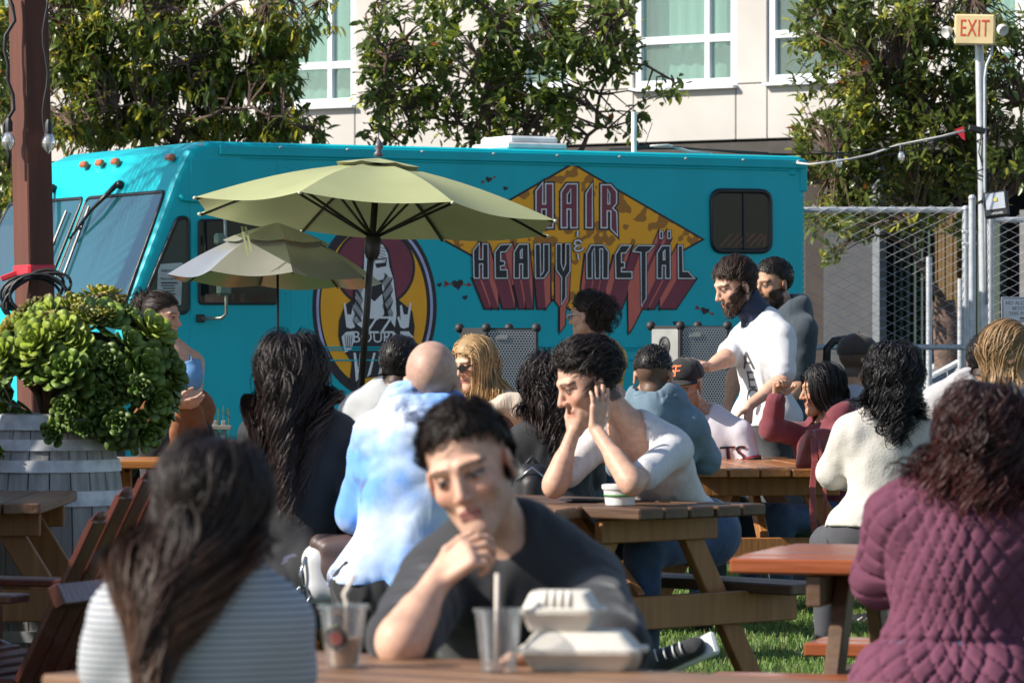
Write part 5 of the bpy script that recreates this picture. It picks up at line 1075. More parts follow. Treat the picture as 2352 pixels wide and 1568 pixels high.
# ================================================================ people
mskin = M('skin', (1, 1, 1), rough=0.5, attr='Col', var=0.10, scale=45, sss=0.12, spec=0.35, bump=.10, bscale=260)
mhair = M('hair', (1, 1, 1), rough=0.47, attr='Col', var=0.15, scale=30, spec=0.26)
SKIN = {'fair': (.60, .36, .26), 'tan': (.46, .26, .165), 'mid': (.40, .215, .135)}
def wr(seed, amp, freq):       # cloth folds
    r = np.random.default_rng(seed); ds = r.normal(0, 1, (6, 3)); ds /= np.linalg.norm(ds, axis=1)[:, None]; ph = r.uniform(0, 6.28, 6); fq = freq * r.uniform(.6, 1.7, 6)
    def n(x, y, z):
        wx = .03 * np.sin(9 * z + ph[0]) ; o_ = 0
        for d, p, f in zip(ds, ph, fq):
            t = np.sin((x + wx) * d[0] * f + y * d[1] * f + z * d[2] * f + p + 1.5 * np.sin(z * 11 + p)); o_ = o_ + (1 - np.abs(t)) ** 2 - .4
        return amp * o_ / 2.2
    return n
def head_frame(c, yaw, pitch, roll, g):
    y = R(yaw); f = V(math.sin(y), -math.cos(y), 0); l = V(-f[1], f[0], 0); u = V(0, 0, 1); p = R(pitch)
    f2 = f * math.cos(p) - u * math.sin(p); u2 = u * math.cos(p) + f * math.sin(p); r_ = R(roll)
    l2 = l * math.cos(r_) + u2 * math.sin(r_); u3 = u2 * math.cos(r_) - l * math.sin(r_)
    return dict(c=np.asarray(c, float), f=f2, l=l2, u=u3, g=g)
def hp(h, l, f, u): return h['c'] + h['g'] * (h['l'] * l + h['f'] * f + h['u'] * u)
def add_head(s, h, nose=1.0, jaw=1.0, female=False):
    g = h['g']; ax = np.stack([h['l'], h['f'], h['u']]); q = lambda l, f, u: hp(h, l, f, u)
    s.ell(q(0, -.012, .033), (.075 * g, .096 * g, .087 * g), ax, .02)
    s.ell(q(0, .030, -.030), (.060 * g, .062 * g, .082 * g), ax, .03 * g)
    jw = .050 * (.9 if female else 1) * jaw
    s.cap(q(0, .070, -.106), q(0, .066, -.10), .022 * g, k=.03 * g)
    for e in (-1, 1):
        s.cap(q(e * .012, .068, -.108), q(e * jw, .008, -.066), .015 * g, .016 * g, k=.03 * g)
        s.ell(q(e * .041, .060, -.032), .021 * g, k=.02 * g)
        s.cap(q(e * .012, .090, .020), q(e * .046, .076, .020), .009 * g, k=.014 * g)
    for e in (-1, 1): s.ell(q(e * .032, .100, -.004), (.018 * g, .015 * g, .012 * g), ax, .012 * g, 1)
    for e in (-1, 1): s.ell(q(e * .032, .078, -.004), .0135 * g, k=.003 * g)
    s.cap(q(0, .090, .006), q(0, .112 + .004 * (nose - 1), -.036), .0075 * g, .0105 * g, k=.012 * g)
    for e in (-1, 1): s.ell(q(e * .011, .100, -.040), .008 * g, k=.008 * g)
    s.cap(q(-.018, .086, -.0665), q(.018, .086, -.0665), .0075 * g, k=.006 * g); s.cap(q(-.016, .085, -.077), q(.016, .085, -.077), .0080 * g, k=.006 * g)
    s.cap(q(-.022, .097, -.0715), q(.022, .097, -.0715), .0022 * g, k=.004 * g, op=1)
    for e in (-1, 1):
        ea = np.stack([nrm(h['l'] + h['f'] * .35 * e * -1), nrm(h['f'] + h['l'] * .35 * e), h['u']])
        s.ell(q(e * .079, -.004, -.014), (.008 * g, .019 * g, .032 * g), ea, .006 * g); s.ell(q(e * .088, .000, -.012), (.006 * g, .010 * g, .020 * g), ea, .004 * g, 1)
def add_hand(s, w, d, n, side, curl=(.3, .3, .35, .4), g=1.0, thumb=.5, spread=.12):
    d = nrm(d); n = nrm(n - d * np.dot(n, d)); t = np.cross(n, d) * (1 if side > 0 else -1); w = np.asarray(w, float)
    for i, off in enumerate((.030, .010, -.010, -.028)):
        kn = w + g * (d * (.088 - abs(i - 1) * .004) + t * off); s.cap(w + g * (d * .012 + t * off * .6), kn, .0135 * g, .012 * g, k=.012 * g)
        dd = nrm(d + t * spread * (1.2 - i * .8)); p = kn; L = (.072, .080, .074, .058)[i] * g; r0 = .0088 * g
        for j, fr in enumerate((.46, .30, .24)):
            a = curl[i] * (1 if j == 0 else 1.15); dd_ = dd * math.cos(a) + n * math.sin(a); n = n  # bend toward the palm
            nd = nrm(dd_); e = p + nd * L * fr; s.cap(p, e, r0, r0 * .92, k=.003 * g); p = e; r0 *= .92; nn_ = nrm(n * math.cos(a) - dd * math.sin(a)); dd = nd; n_save = nn_
            n_loc = nn_; 
            if j < 2: curl_n = n_loc
            n = n_loc
        n = nrm(np.cross(t, d) * (1 if side < 0 else -1)); n = n if np.dot(n, n) > 0 else n
        n = nrm(np.cross(d, t) * (1 if side > 0 else -1))
    b = w + g * (d * .022 + t * .024); e1 = b + g * nrm(t * .75 + d * .6 + n * thumb) * .044; e2 = e1 + g * nrm(d * .9 + t * .25 + n * thumb) * .034; e3 = e2 + g * nrm(d + n * thumb * 1.2) * .026
    s.cap(b, e1, .015 * g, .0115 * g, k=.012 * g); s.cap(e1, e2, .0115 * g, .0098 * g, k=.004 * g); s.cap(e2, e3, .0098 * g, .008 * g, k=.003 * g)
def ribbons(paths, w, cols, jitter=.3):
    # paths: n x m x 3; V-shaped flat locks
    n, m, _ = paths.shape; T = np.gradient(paths, axis=1); T /= np.linalg.norm(T, axis=2, keepdims=True) + 1e-9
    return T
def make_hair(h, body, parent, n=700, L=.35, seg=14, mask=None, comb=None, grav=.35, wave=.012, wfreq=22, thick=.02, width=.007, col=(.02, .014, .012), tipcol=None, clumps=60, clump=.7, out=.5, seed=1, Lvar=.25, lift=0.0, cap=True, cap_th=.010, stiff=.0, name='hair', capmask=None, curl=0.0, hug=.7, pull=.5, gather=0.0, backp=0.0, r0=.09):
    r = np.random.default_rng(seed); g = h['g']; q = r.normal(0, 1, (n * 8, 3)); q /= np.linalg.norm(q, axis=1)[:, None]
    loc = q * np.array([.077, .098, .089]) + np.array([0, -.012, .033]); mk = mask(loc[:, 0], loc[:, 1], loc[:, 2]); loc, q = loc[mk][:n], q[mk][:n]; n = len(loc)
    Bm = np.stack([h['l'], h['f'], h['u']]); p = h['c'] + g * (loc @ Bm); outw = q @ Bm
    cd = comb(loc[:, 0], loc[:, 1], loc[:, 2]) if comb else np.zeros_like(loc); cd = cd @ Bm; d = outw * out + cd; d /= np.linalg.norm(d, axis=1)[:, None] + 1e-9
    ln = L * g * r.uniform(1 - Lvar, 1 + Lvar * .3, n); stp = ln / seg; path = [p + outw * .002]; gv = np.array([0, 0, -1.0]); clear = .004 + thick * r.random(n) ** 1.3
    fld = body.at; E = .004
    for k in range(seg):
        gg = grav * min(1, .35 + k * .25); d = d * (1 - gg) + gv * gg + r.normal(0, .03, d.shape); d /= np.linalg.norm(d, axis=1)[:, None] + 1e-9
        x0 = path[-1]
        if gather: ax_ = (x0 - (h['c'] - np.array([h['f'][0], h['f'][1], 0]) * .04)) * np.array([1, 1, 0]); low_ = np.clip((h['c'][2] + .02 - x0[:, 2:3]) / .10, 0, 1); ar_ = np.linalg.norm(ax_, axis=1, keepdims=True) + 1e-9; ax_ = ax_ / ar_ * np.clip(ar_ - r0 * g, 0, .1); d = d - ax_ * low_ * gather * 8 - np.array([h['f'][0], h['f'][1], 0]) * low_ * backp; d /= np.linalg.norm(d, axis=1)[:, None] + 1e-9
        s0 = fld(x0); G = np.stack([fld(x0 + np.eye(3)[a] * E) - s0 for a in range(3)], 1); G /= np.linalg.norm(G, axis=1)[:, None] + 1e-9
        if k > 0 or out < .6:
            nc = np.sum(d * G, 1); near = np.clip(1 - (s0 - clear) / .05, 0, 1); d = d - G * (nc * near * hug)[:, None]; d /= np.linalg.norm(d, axis=1)[:, None] + 1e-9
        x = x0 + d * stp[:, None]; sd = fld(x); ne = sd < clear; mv = np.where(ne, clear - sd, -np.clip(sd - clear, 0, .012) * hug * pull); x = x + G * mv[:, None]
        d2 = x - x0; d2 /= np.linalg.norm(d2, axis=1)[:, None] + 1e-9; d = d * .4 + d2 * .6; path.append(x)
    Pth = np.stack(path, 1); t = np.linspace(0, 1, seg + 1)[None, :, None]
    lead = r.choice(n, min(clumps, n), replace=False); cid = np.argmin(np.linalg.norm(loc[:, None] - loc[lead][None], axis=2), 1); LP = Pth[lead][cid]
    jit = r.normal(0, .006 * g, (n, 1, 3)); Pth = Pth + (LP + jit - Pth) * np.clip(clump * t ** .8, 0, 1)
    ph = r.uniform(0, 6.28, len(lead))[cid][:, None] + r.normal(0, .25, (n, 1)); fq = wfreq * r.uniform(.8, 1.2, len(lead))[cid][:, None]
    sarc = t[:, :, 0] * (ln[:, None] / .3); side = np.cross(np.gradient(Pth, axis=1), Pth - h['c']); side /= np.linalg.norm(side, axis=2, keepdims=True) + 1e-9; nor = np.cross(side, np.gradient(Pth, axis=1)); nor /= np.linalg.norm(nor, axis=2, keepdims=True) + 1e-9
    am = wave * g * np.clip(t * 2.2, 0, 1); Pth = Pth + am * np.sin(ph + fq * sarc * .3)[:, :, None] * side + (am * (.6 + curl)) * np.cos(ph + fq * sarc * .3)[:, :, None] * nor * .8
    wv = width * g * r.uniform(.6, 1.25, (n, 1, 1)) * np.clip(np.sin(np.pi * np.clip(t * .93 + .07, 0, 1)) ** .45, .12, 1)
    tilt = r.uniform(-.7, .7, (n, 1, 1)); sd_ = side * np.cos(tilt) + nor * np.sin(tilt); no_ = np.cross(sd_, np.gradient(Pth, axis=1)); no_ /= np.linalg.norm(no_, axis=2, keepdims=True) + 1e-9
    vv = np.stack([Pth - sd_ * wv / 2, Pth + no_ * wv * .22, Pth + sd_ * wv / 2], 2); m_ = seg + 1
    idx = np.arange(n * m_ * 3).reshape(n, m_, 3); f = np.concatenate([np.stack([idx[:, :-1, a], idx[:, 1:, a], idx[:, 1:, a + 1], idx[:, :-1, a + 1]], -1).reshape(-1, 4) for a in (0, 1)])
    base = np.array(col)[None, None, None] * r.uniform(.45, 1.9, (n, 1, 1, 1)); tc_ = np.array(tipcol if tipcol else col)[None, None, None] * r.uniform(.7, 1.3, (n, 1, 1, 1)); cc = np.broadcast_to(base * (1 - t[:, :, :, None] ** 1.3) + tc_ * t[:, :, :, None] ** 1.3, vv.shape).reshape(-1, 3)
    vv = vv.reshape(-1, 3)
    if cap:       # under-layer that follows the scalp
        s = SDF(); ax = Bm; s.ell(hp(h, 0, -.012, .033), tuple(np.array([.077, .098, .089]) * g + cap_th), ax, .01); v2, f2 = s.mesh(.010); lc = ((v2 - h['c']) @ Bm.T) / g; km = (capmask or mask)(lc[:, 0], lc[:, 1], lc[:, 2]); f2 = f2[km[f2].all(1)]
        if len(f2): f = np.concatenate([f, f2 + len(vv)]); vv = np.concatenate([vv, v2]); cc = np.concatenate([cc, np.tile(np.array(col) * .8, (len(v2), 1))])
    return link(name, mesh_np(name, vv - base_of(parent), f, cc), mhair, parent, None, True)
def hairline(l, f, u): return (u > f * 1.35 - .047 + 1.2 * np.maximum(0, np.abs(l) - .04)) & (u > -.085) & ~((np.abs(l) > .066) & (u < .012) & (f > -.03))
def longline(l, f, u): return (u > f * 1.05 - .045) & (u > -.10)
class Person: pass
def human(label, head, yaw, pitch, roll, neck, pelvis, face, g=1.0, hg=None, sh=.19, arms=None, legs='sit', skin='fair', female=False, shirt=None, sleeve=2.0, shirt_mat=None, collar=.060, fold=(.0045, 26), pants=None, shoes=None, seat=None, hem=.04, beard=0, brow=(.03, .018, .012), lips=None, fine=.0055, hands=(None, None), hemz=None, shirtname='shirt', scalp=None, scalpmask=hairline, hood=False, fit=.012, belly=0, vneck=0, shirt_fn=None, headargs={}, topcut=None, base=.014, sbase=None, lag=(.43, .42), feetfwd=.0, thin_arm=1.0):
    o = Person(); hg = hg or g; h = head_frame(head, yaw, pitch, roll, hg); o.h = h; neck, pelvis = np.asarray(neck, float), np.asarray(pelvis, float)
    u = nrm(neck - pelvis); T = np.linalg.norm(neck - pelvis); y = R(face); f0 = V(math.sin(y), -math.cos(y), 0); l = V(-f0[1], f0[0], 0); l = nrm(l - u * np.dot(l, u)); f = np.cross(l, u); o.l, o.f, o.u = l, f, u
    loc0 = V(pelvis[0], pelvis[1], 0.0 if seat is None else 0.0); root = bpy.data.objects.new('person', None)
    A = np.stack([l, u, f / .70]); k = g
    shl = {e: neck + l * e * (sh - .025) - u * .080 for e in (-1, 1)}
    def torso(s, inf, hips=True):
        s.cap(pelvis + u * .25 * T, pelvis + u * .70 * T, (.120 if female else .132) * k + inf, (.138 if female else .155) * k + inf, .05, A=A)
        s.cap(pelvis + u * .68 * T + f * .0, pelvis + u * .84 * T, (.138 if female else .150) * k + inf, (.130 if female else .142) * k + inf, .05, A=A)
        for e in (-1, 1): s.cap(neck - u * .070, neck - u * .098 + l * e * (sh - .055), .060 * k + inf, .055 * k + inf, .05)
        for e in (-1, 1): s.cap(neck + u * .005 + l * e * .03 - f * .015, neck - u * .055 + l * e * sh * .60 - f * .015, .044 * k + inf, .044 * k + inf, .04)
        if female:
            for e in (-1, 1): s.ell(pelvis + u * .66 * T + l * e * .075 + f * .085 * k, .062 * k + inf, k=.05)
        if belly: s.ell(pelvis + u * .3 * T + f * .05, .13 * k + belly + inf, k=.06)
        if hips: s.cap(pelvis - l * .075 * k, pelvis + l * .075 * k, (.135 if female else .125) * k + inf, k=.06)
    def armset(s, inf, upto=2.0, which=(-1, 1), add=0.0):
        for e in which:
            a = arms[0 if e < 0 else 1] if arms else None
            if a is None: continue
            el, w = np.asarray(a[0], float), np.asarray(a[1], float); r1, r2, r3 = (.044 if female else .049) * k * thin_arm, (.034 if female else .037) * k * thin_arm, (.023 if female else .0265) * k * thin_arm
            if inf > 0: r1, r2, r3 = r1 + inf, r2 + inf + add, r3 + inf + add
            t = min(1, upto); s.cap(shl[e], shl[e] + (el - shl[e]) * t, r1, r1 + (r2 - r1) * t, .05)
            if upto > 1: t = upto - 1; s.cap(el, el + (w - el) * t, r2, r2 + (r3 - r2) * t, .03)
            if inf == 0: s.cap(el + (w - el) * .12, el + (w - el) * .45, (.037 if female else .042) * k * thin_arm, .034 * k * thin_arm, .03)
    hd_base = hp(h, 0, -.030, -.075); nb = neck + u * .01
    s = SDF(); torso(s, 0); 
    s.cap(hd_base, nb, (.046 if female else .053) * k, (.050 if female else .057) * k, .03); armset(s, 0)
    cs = SDF(); torso(cs, .014, False); cs.cap(hd_base, nb, .055 * k, .06 * k, .03); B3 = np.stack([h['l'], h['f'], h['u']])
    cs.ell(hp(h, 0, -.012, .033), (.075 * hg, .096 * hg, .087 * hg), B3, .02); cs.ell(hp(h, 0, .030, -.030), (.062 * hg, .064 * hg, .085 * hg), B3, .03)
    for e, a in zip((-1, 1), arms or (None, None)):
        if a is not None: cs.cap(shl[e], np.asarray(a[0], float), .064 * k, .056 * k, .05)
    o.hsdf = cs
    knees = {}; fine_l = [(h['c'], .135 * hg, fine)]
    for e in (-1, 1):
        hip = pelvis + l * e * .095 * k
        if legs == 'sit': kn = hip + f0 * lag[0] * k + l * e * .05; kn[2] = max(.47, pelvis[2] - .07); an = kn + V(0, 0, -1) * (kn[2] - .09) + f0 * feetfwd
        else: kn = hip * .5 + V(hip[0], hip[1], 0.0) * .5 + f0 * .02; kn[2] = hip[2] * .52; an = V(hip[0], hip[1], .09) - f0 * .02 + l * e * .02
        knees[e] = (hip, kn, an); s.cap(hip, kn, .075 * k, .052 * k, .05); s.cap(kn, an, .054 * k, .036 * k, .03); s.cap(an - V(0, 0, .04), an - V(0, 0, .05) + f0 * .13, .035, .03, .02)
    o.knees = knees
    sh_ = SDF(); add_head(s, h, female=female, **headargs)
    for e, hd in zip((-1, 1), hands):
        if hd is None: 
            if arms and arms[0 if e < 0 else 1] is not None: el, w = [np.asarray(q, float) for q in arms[0 if e < 0 else 1]]; add_hand(s, w, w - el, V(0, 0, -1) - f0 * .3, e, g=k); 
            continue
        w = np.asarray(arms[0 if e < 0 else 1][1], float); add_hand(s, w, hd['d'], hd['n'], e, hd.get('curl', (.3, .3, .35, .4)), k * hd.get('g', 1), hd.get('thumb', .5), hd.get('spread', .1)); fine_l.append((w + nrm(hd['d']) * .085 * k, .115 * k, hd.get('h', .0055)))
    o.sdf = s; v, fc = s.mesh(base, fine_l); sk = np.array(SKIN[skin]); Bm = np.stack([h['l'], h['f'], h['u']]); lc = ((v - h['c']) @ Bm.T) / hg; L_, F_, U_ = lc.T
    col = np.tile(sk, (len(v), 1)); inh = (np.abs(lc) < .16).all(1) 
    def paint(mask, c, a): 
        w_ = np.where(inh, np.clip(mask, 0, 1), 0)[:, None] * a; col[:] = col * (1 - w_) + np.array(c) * w_
    gs = lambda x, s_: np.exp(-(x / s_) ** 2)
    red = sk * np.array([1.02, .72, .66])
    for e in (-1, 1):
        paint(gs(L_ - e * .042, .022) * gs(U_ + .035, .02) * (F_ > .04), red, .5)
        paint(gs(L_ - e * .08, .02) * gs(U_ + .01, .03), red, .45)
    paint(gs(L_, .016) * gs(U_ + .038, .014) * (F_ > .09), red, .5)
    lp = lips or tuple(sk * np.array([.85, .48, .46])); paint(1.0 * (((L_ / .025) ** 2 + ((U_ + .0715) / .0125) ** 2 < 1) & (F_ > .07)), lp, .75); paint(1.0 * ((np.abs(L_) < .022) & (np.abs(U_ + .0715) < .0022) & (F_ > .07)), (.12, .03, .03), .7)
    for e in (-1, 1):
        x = e * L_ - .032; paint(1.0 * ((np.abs(x) < .019) & (np.abs(U_ + .003) < .0085) & (F_ > .05)), sk * np.array([.62, .5, .5]), .6)  # eye socket shading painted into the skin colour
        ey = ((x / .0130) ** 2 + ((U_ + .004) / .0046) ** 2 < 1) & (F_ > .05); paint(1.0 * ey, (.36, .32, .30), .9); paint(1.0 * (ey & (np.abs(x) < .0066)), (.030, .022, .015), 1)
        paint(1.0 * ((np.abs(x) < .0165) & (np.abs(U_ - .0022 + x * x * 14) < .0030) & (F_ > .05)), (.02, .012, .01), .85)
        paint(1.0 * ((np.abs(x - .001) < .022) & (np.abs(U_ - .0215 + 9 * (x + .002) ** 2) < .0034) & (F_ > .045)), brow, .75)
    if beard:
        bm_ = (U_ < -.044 + .75 * np.maximum(0, np.abs(L_) - .040)) & (U_ > -.16) & (F_ > .0) & ~((np.abs(L_) < .019) & (np.abs(U_ + .0735) < .0085)) & ~((np.abs(L_) < .045) & (U_ > -.060)); paint(1.0 * bm_, brow, beard)
    if scalp is not None:
        mk_ = scalpmask(L_, F_, U_) & (U_ > -.09); paint(1.0 * mk_, scalp[0], scalp[1])
    me = mesh_np('person', v - loc0, fc, col); ob = link('person', me, mskin, None, tuple(loc0), True); WM[ob.name] = loc0; tag(ob, label, 'person'); bpy.data.objects.remove(root); o.ob = ob
    # clothes
    o.shirt = None
    if shirt_mat is not None:
        c = SDF(); torso(c, fit)
        if sleeve > .01: armset(c, fit + .002, sleeve, add=.004)
        if topcut: c.half(neck - u * topcut, u)
        if hood:
            for a in np.linspace(-2.2, 2.2, 9): 
                p = nb - f * .060 * math.cos(a) + l * .095 * math.sin(a) + u * (.045 - .045 * (1 - math.cos(a)) * .5); c.ell(p - f * .02, (.046, .046, .060), k=.03)
            c.ell(nb - f * .10 - u * .05, (.085, .06, .10), np.stack([l, f, u]), .05)
        up_n = nrm(hd_base - nb); c.cap(nb - up_n * (.02 + vneck) + f * (.01 + vneck * .4), nb + up_n * .25 + f * .02, collar * k, (collar + .02) * k, .012, 1)
        if vneck: c.cap(nb - u * vneck * 1.4 + f * .13, nb + u * .02 + f * .10, .018, .07, .02, 1)
        hz = hemz if hemz is not None else None
        c.half(pelvis - u * hem, -u); o.shirt_sdf = c; nz = wr(sum(map(ord, label)) % 1000, *fold) if fold else None
        nf = (lambda x, y_, z: (nz(x, y_, z) if nz else 0) + (shirt_fn(x, y_, z) if shirt_fn else 0)); v, fc = c.mesh(sbase or base * .85, [], nf); o.shirt = link(shirtname, mesh_np(shirtname, v - loc0, fc), shirt_mat, ob, None, True); o.nf = nf
    if pants is not None:
        c = SDF(); c.cap(pelvis - l * .075 * k, pelvis + l * .075 * k, (.135 if female else .127) * k + .010, k=.06); c.cap(pelvis, pelvis + u * .10, .130 * k + .006, .13 * k + .006, .05, A=A)
        for e in (-1, 1): hip, kn, an = knees[e]; c.cap(hip, kn, .082 * k + .012, .056 * k + .014, .05); c.cap(kn, an, .054 * k + .016, .040 * k + .016, .03)
        v, fc = c.mesh(base, [], wr(3 + sum(map(ord, label)) % 77, .004, 28)); link('trousers', mesh_np('trousers', v - loc0, fc), pants, ob, None, True)
    for e in (-1, 1):
        hip, kn, an = knees[e]; c = SDF(); c.cap(an - V(0, 0, .035), an - V(0, 0, .045) + f0 * .15, .046, .040, .02); c.cap(an, an - V(0, 0, .05), .050, .05, .02); c.half(V(0, 0, .004), V(0, 0, -1)); v, fc = c.mesh(.012); link('shoe', mesh_np('shoe', v - loc0, fc), shoes or mblkl, ob, None, True)
    return o
def decal(me_or_pts, o, mat, name, parent, centre, xd, yd, sdf=None, eps=.003):
    """lays flat print on a garment: every vertex is pushed along the view of the cloth's own surface"""
    xd, yd = nrm(xd), nrm(yd); zd = np.cross(xd, yd); bm = bmesh.new(); bm.from_mesh(me_or_pts)
    bmesh.ops.triangulate(bm, faces=bm.faces); 
    for _ in range(2): bmesh.ops.subdivide_edges(bm, edges=[e for e in bm.edges if e.calc_length() > .018], cuts=1)
    vs = np.array([tuple(v.co) for v in bm.verts]); p = np.asarray(centre) + vs[:, :1] * xd + vs[:, 1:2] * yd + zd * .16
    for _ in range(30):
        sd = sdf.at(p) + (o.nf(p[:, 0], p[:, 1], p[:, 2]) if getattr(o, 'nf', None) is not None and sdf is getattr(o, 'shirt_sdf', None) else 0); p = p - zd * np.clip(sd - eps, -.02, .05)[:, None] * .8
    for v, q in zip(bm.verts, p): v.co = Vector(q - base_of(parent))
    me = bpy.data.meshes.new(name); bm.to_mesh(me); bm.free(); me.materials.clear(); return link(name, me, mat, parent)
def poly_mesh(polys):
    me = bpy.data.meshes.new('print'); vs, fs = [], []
    for p in polys: fs.append(tuple(range(len(vs), len(vs) + len(p)))); vs += [(x, y, 0) for x, y in p]
    me.from_pydata(vs, [], fs); return me
def part(nm, mb, mat, o, smooth=True): return build(nm, mb, mat, o.ob, smooth=smooth, sharp=45 if smooth else None)
def sunglasses(o, mat=None, lens=(.026, .019), arm=True):
    h = o.h; mat = mat or mgk; m = MB()
    for e in (-1, 1):
        B = np.stack([nrm(h['l'] + h['f'] * -.18 * e), h['u'], nrm(h['f'] + h['l'] * .18 * e)]); c = hp(h, e * .034, .104, -.006); g = h['g']
        pts = [c + B[0] * g * (lens[0] * math.cos(a) * (1.0)) + B[1] * g * (lens[1] * math.sin(a) * (1.05 if math.sin(a) > 0 else .9)) for a in np.linspace(0, 6.28, 18, endpoint=False)]; m.prism(pts, B[2] * .004)
        if arm: m.tube([hp(h, e * .058, .098, .002), hp(h, e * .080, .05, .004), hp(h, e * .082, -.005, .0), hp(h, e * .079, -.02, -.012)], .0035 * g, 6)
    m.tube([hp(h, -.010, .112, .0), hp(h, .010, .112, .0)], .003, 6); part('glasses', m, mat, o)
def cap_hat(o, mat, band=None, bill_mat=None, bill=True):
    h = o.h; g = h['g']; ax = np.stack([h['l'], h['f'], h['u']]); s = SDF(); s.ell(hp(h, 0, -.010, .048), (.090 * g, .108 * g, .088 * g), ax, .01); s.half(hp(h, 0, 0, .032), -(h['u'] - h['f'] * .12)); v, f = s.mesh(.009); c = link('cap', mesh_np('cap', v - base_of(o.ob), f), mat, o.ob, None, True); o.cap_sdf = s
    if bill:
        m = MB(); n_ = 12; vs = []
        for j in range(5):
            q = j / 4
            for i in range(n_ + 1):
                a = R(-72 + 144 * i / n_); rx, ry = .083 + .004 * q, .096 + .070 * q * math.cos(a * 1.05) ** .7; vs.append(hp(h, rx * math.sin(a), -.010 + ry * math.cos(a), .040 - .018 * q + .012 * math.cos(a * 1.3) - .004))
        m.add(vs, [(j * (n_ + 1) + i, j * (n_ + 1) + i + 1, (j + 1) * (n_ + 1) + i + 1, (j + 1) * (n_ + 1) + i) for j in range(4) for i in range(n_)]); m.add([np.array(q) - h['u'] * .004 for q in vs], [(j * (n_ + 1) + i, (j + 1) * (n_ + 1) + i, (j + 1) * (n_ + 1) + i + 1, j * (n_ + 1) + i + 1) for j in range(4) for i in range(n_)]); part('cap_bill', m, bill_mat or mat, o)
    m = MB(); m.ball(hp(h, 0, -.010, .137), .008, 8, 6); part('cap_button', m, mat, o)
def cloth(name, col, rough=.85, var=.06, scale=8, bump=.15, bscale=220, col2=None, wrk=.55, **k): return M(name, col, rough=rough, var=var, scale=scale, bump=bump, bscale=bscale, col2=col2, sheen=.15, wrk=wrk, **k)
K = V
cblk, cnavy, cwht, cgry = cloth('cloth_black', (.018, .019, .023), wrk=1.0), cloth('cloth_navy', (.016, .030, .065)), cloth('cloth_white', (.64, .64, .66), var=.03), cloth('cloth_pale_grey', (.42, .43, .44))
cdark, cjean = cloth('trousers_charcoal', (.045, .05, .055)), cloth('denim_blue', (.05, .09, .17), var=.12, scale=40)
BLACKH, BROWNH = (.010, .008, .008), (.028, .016, .010)
longc = lambda l, f, u: np.stack([np.sign(l + .008) * .5 * np.clip((u - .05) / .05, 0, 1) * (f > -.06) + l * 3, -.45 + 0 * f, .0 * u], 1)
down = lambda l, f, u: np.stack([np.sign(l) * .6 + l * 4, -.35 + 0 * f, .0 * u], 1)
back = lambda l, f, u: np.stack([l * 5, -1.0 + 0 * f, .25 + 0 * u], 1)

# --- front man in black sweatshirt
Z = 8.2
o = human('young man in black sweatshirt leaning his chin on his hand at the nearest table', P(1078, 1072, Z - .02), -14, 12, 17, P(1165, 1262, Z + .12), P(1215, 1640, Z + .28), -20, g=1.0, hg=1.03, sh=.185,
          arms=((P(918, 1478, 7.80), P(1004, 1334, 7.88)), (P(1420, 1500, 7.9), P(1270, 1512, 7.66))), skin='fair', shirt_mat=cblk, sleeve=.90, fold=(.009, 17), fit=.02, collar=.057, pants=cdark, fine=.0034, beard=.14, brow=(.02, .012, .010), base=.012, shirtname='sweatshirt', lips=(.42, .15, .14),
          hands=(dict(d=V(.74, -.10, .66), n=V(.55, .55, -.35), curl=(.45, .65, .8, .95), thumb=.25, h=.0034, g=.95, spread=.05), dict(d=V(-.9, -.1, -.05), n=V(0, -.3, -1), curl=(.5, .5, .5, .5), h=.005)))
hm = lambda l, f, u: hairline(l, f, u + .004 * np.sin(l * 160))
make_hair(o.h, o.hsdf, o.ob, n=3200, L=0.042, seg=6, mask=hm, comb=lambda l, f, u: np.stack([l * 5 + .25, .35 + 0 * f, .9 + 0 * u], 1), grav=0.1, wave=.006, wfreq=40, thick=0.01, width=0.002, col=(.022, .015, .012), clumps=160, clump=0.35, out=0.45, seed=3, hug=0.3, cap_th=0.006, capmask=lambda l,f,u:hairline(l,f,u-.014))
m = MB(); m.tube([hp(o.h, 0, .0, 0)] * 2, .001, 3)

# --- front woman in striped tee, back to camera
def stripes(name, c1, c2, sc):
    m = M(name, c1, rough=.85); nt = m.node_tree; b = nt.nodes['Principled BSDF']; L = nt.links.new; tc = nt.nodes.new('ShaderNodeTexCoord'); sx = nt.nodes.new('ShaderNodeSeparateXYZ'); L(tc.outputs['Object'], sx.inputs[0])
    w = nt.nodes.new('ShaderNodeMath'); w.operation = 'MULTIPLY'; w.inputs[1].default_value = sc; L(sx.outputs[2], w.inputs[0]); fr = nt.nodes.new('ShaderNodeMath'); fr.operation = 'FRACT'; L(w.outputs[0], fr.inputs[0]); gt = nt.nodes.new('ShaderNodeMath'); gt.operation = 'GREATER_THAN'; gt.inputs[1].default_value = .70; L(fr.outputs[0], gt.inputs[0])
    mx = nt.nodes.new('ShaderNodeMix'); mx.data_type = 'RGBA'; mx.inputs[6].default_value = (*c1, 1); mx.inputs[7].default_value = (*c2, 1); L(gt.outputs[0], mx.inputs[0]); L(mx.outputs[2], b.inputs['Base Color']); return m
Z = 6.95
o = human('dark haired woman in white tee with thin stripes seen from behind', P(490, 1158, Z), 160, 6, 4, P(462, 1318, Z - .03), P(452, 1800, Z - .05), 186, g=.84, hg=.83, sh=.158, female=True, skin='tan',
          arms=((P(668, 1600, Z), P(640, 1700, Z + .35)), (P(232, 1600, Z), P(300, 1700, Z + .35))), shirt_mat=stripes('striped_tee', (.47, .48, .50), (.05, .07, .12), 92), sleeve=.66, fold=(.004, 22), pants=cjean, scalp=(BLACKH, .95), scalpmask=longline)
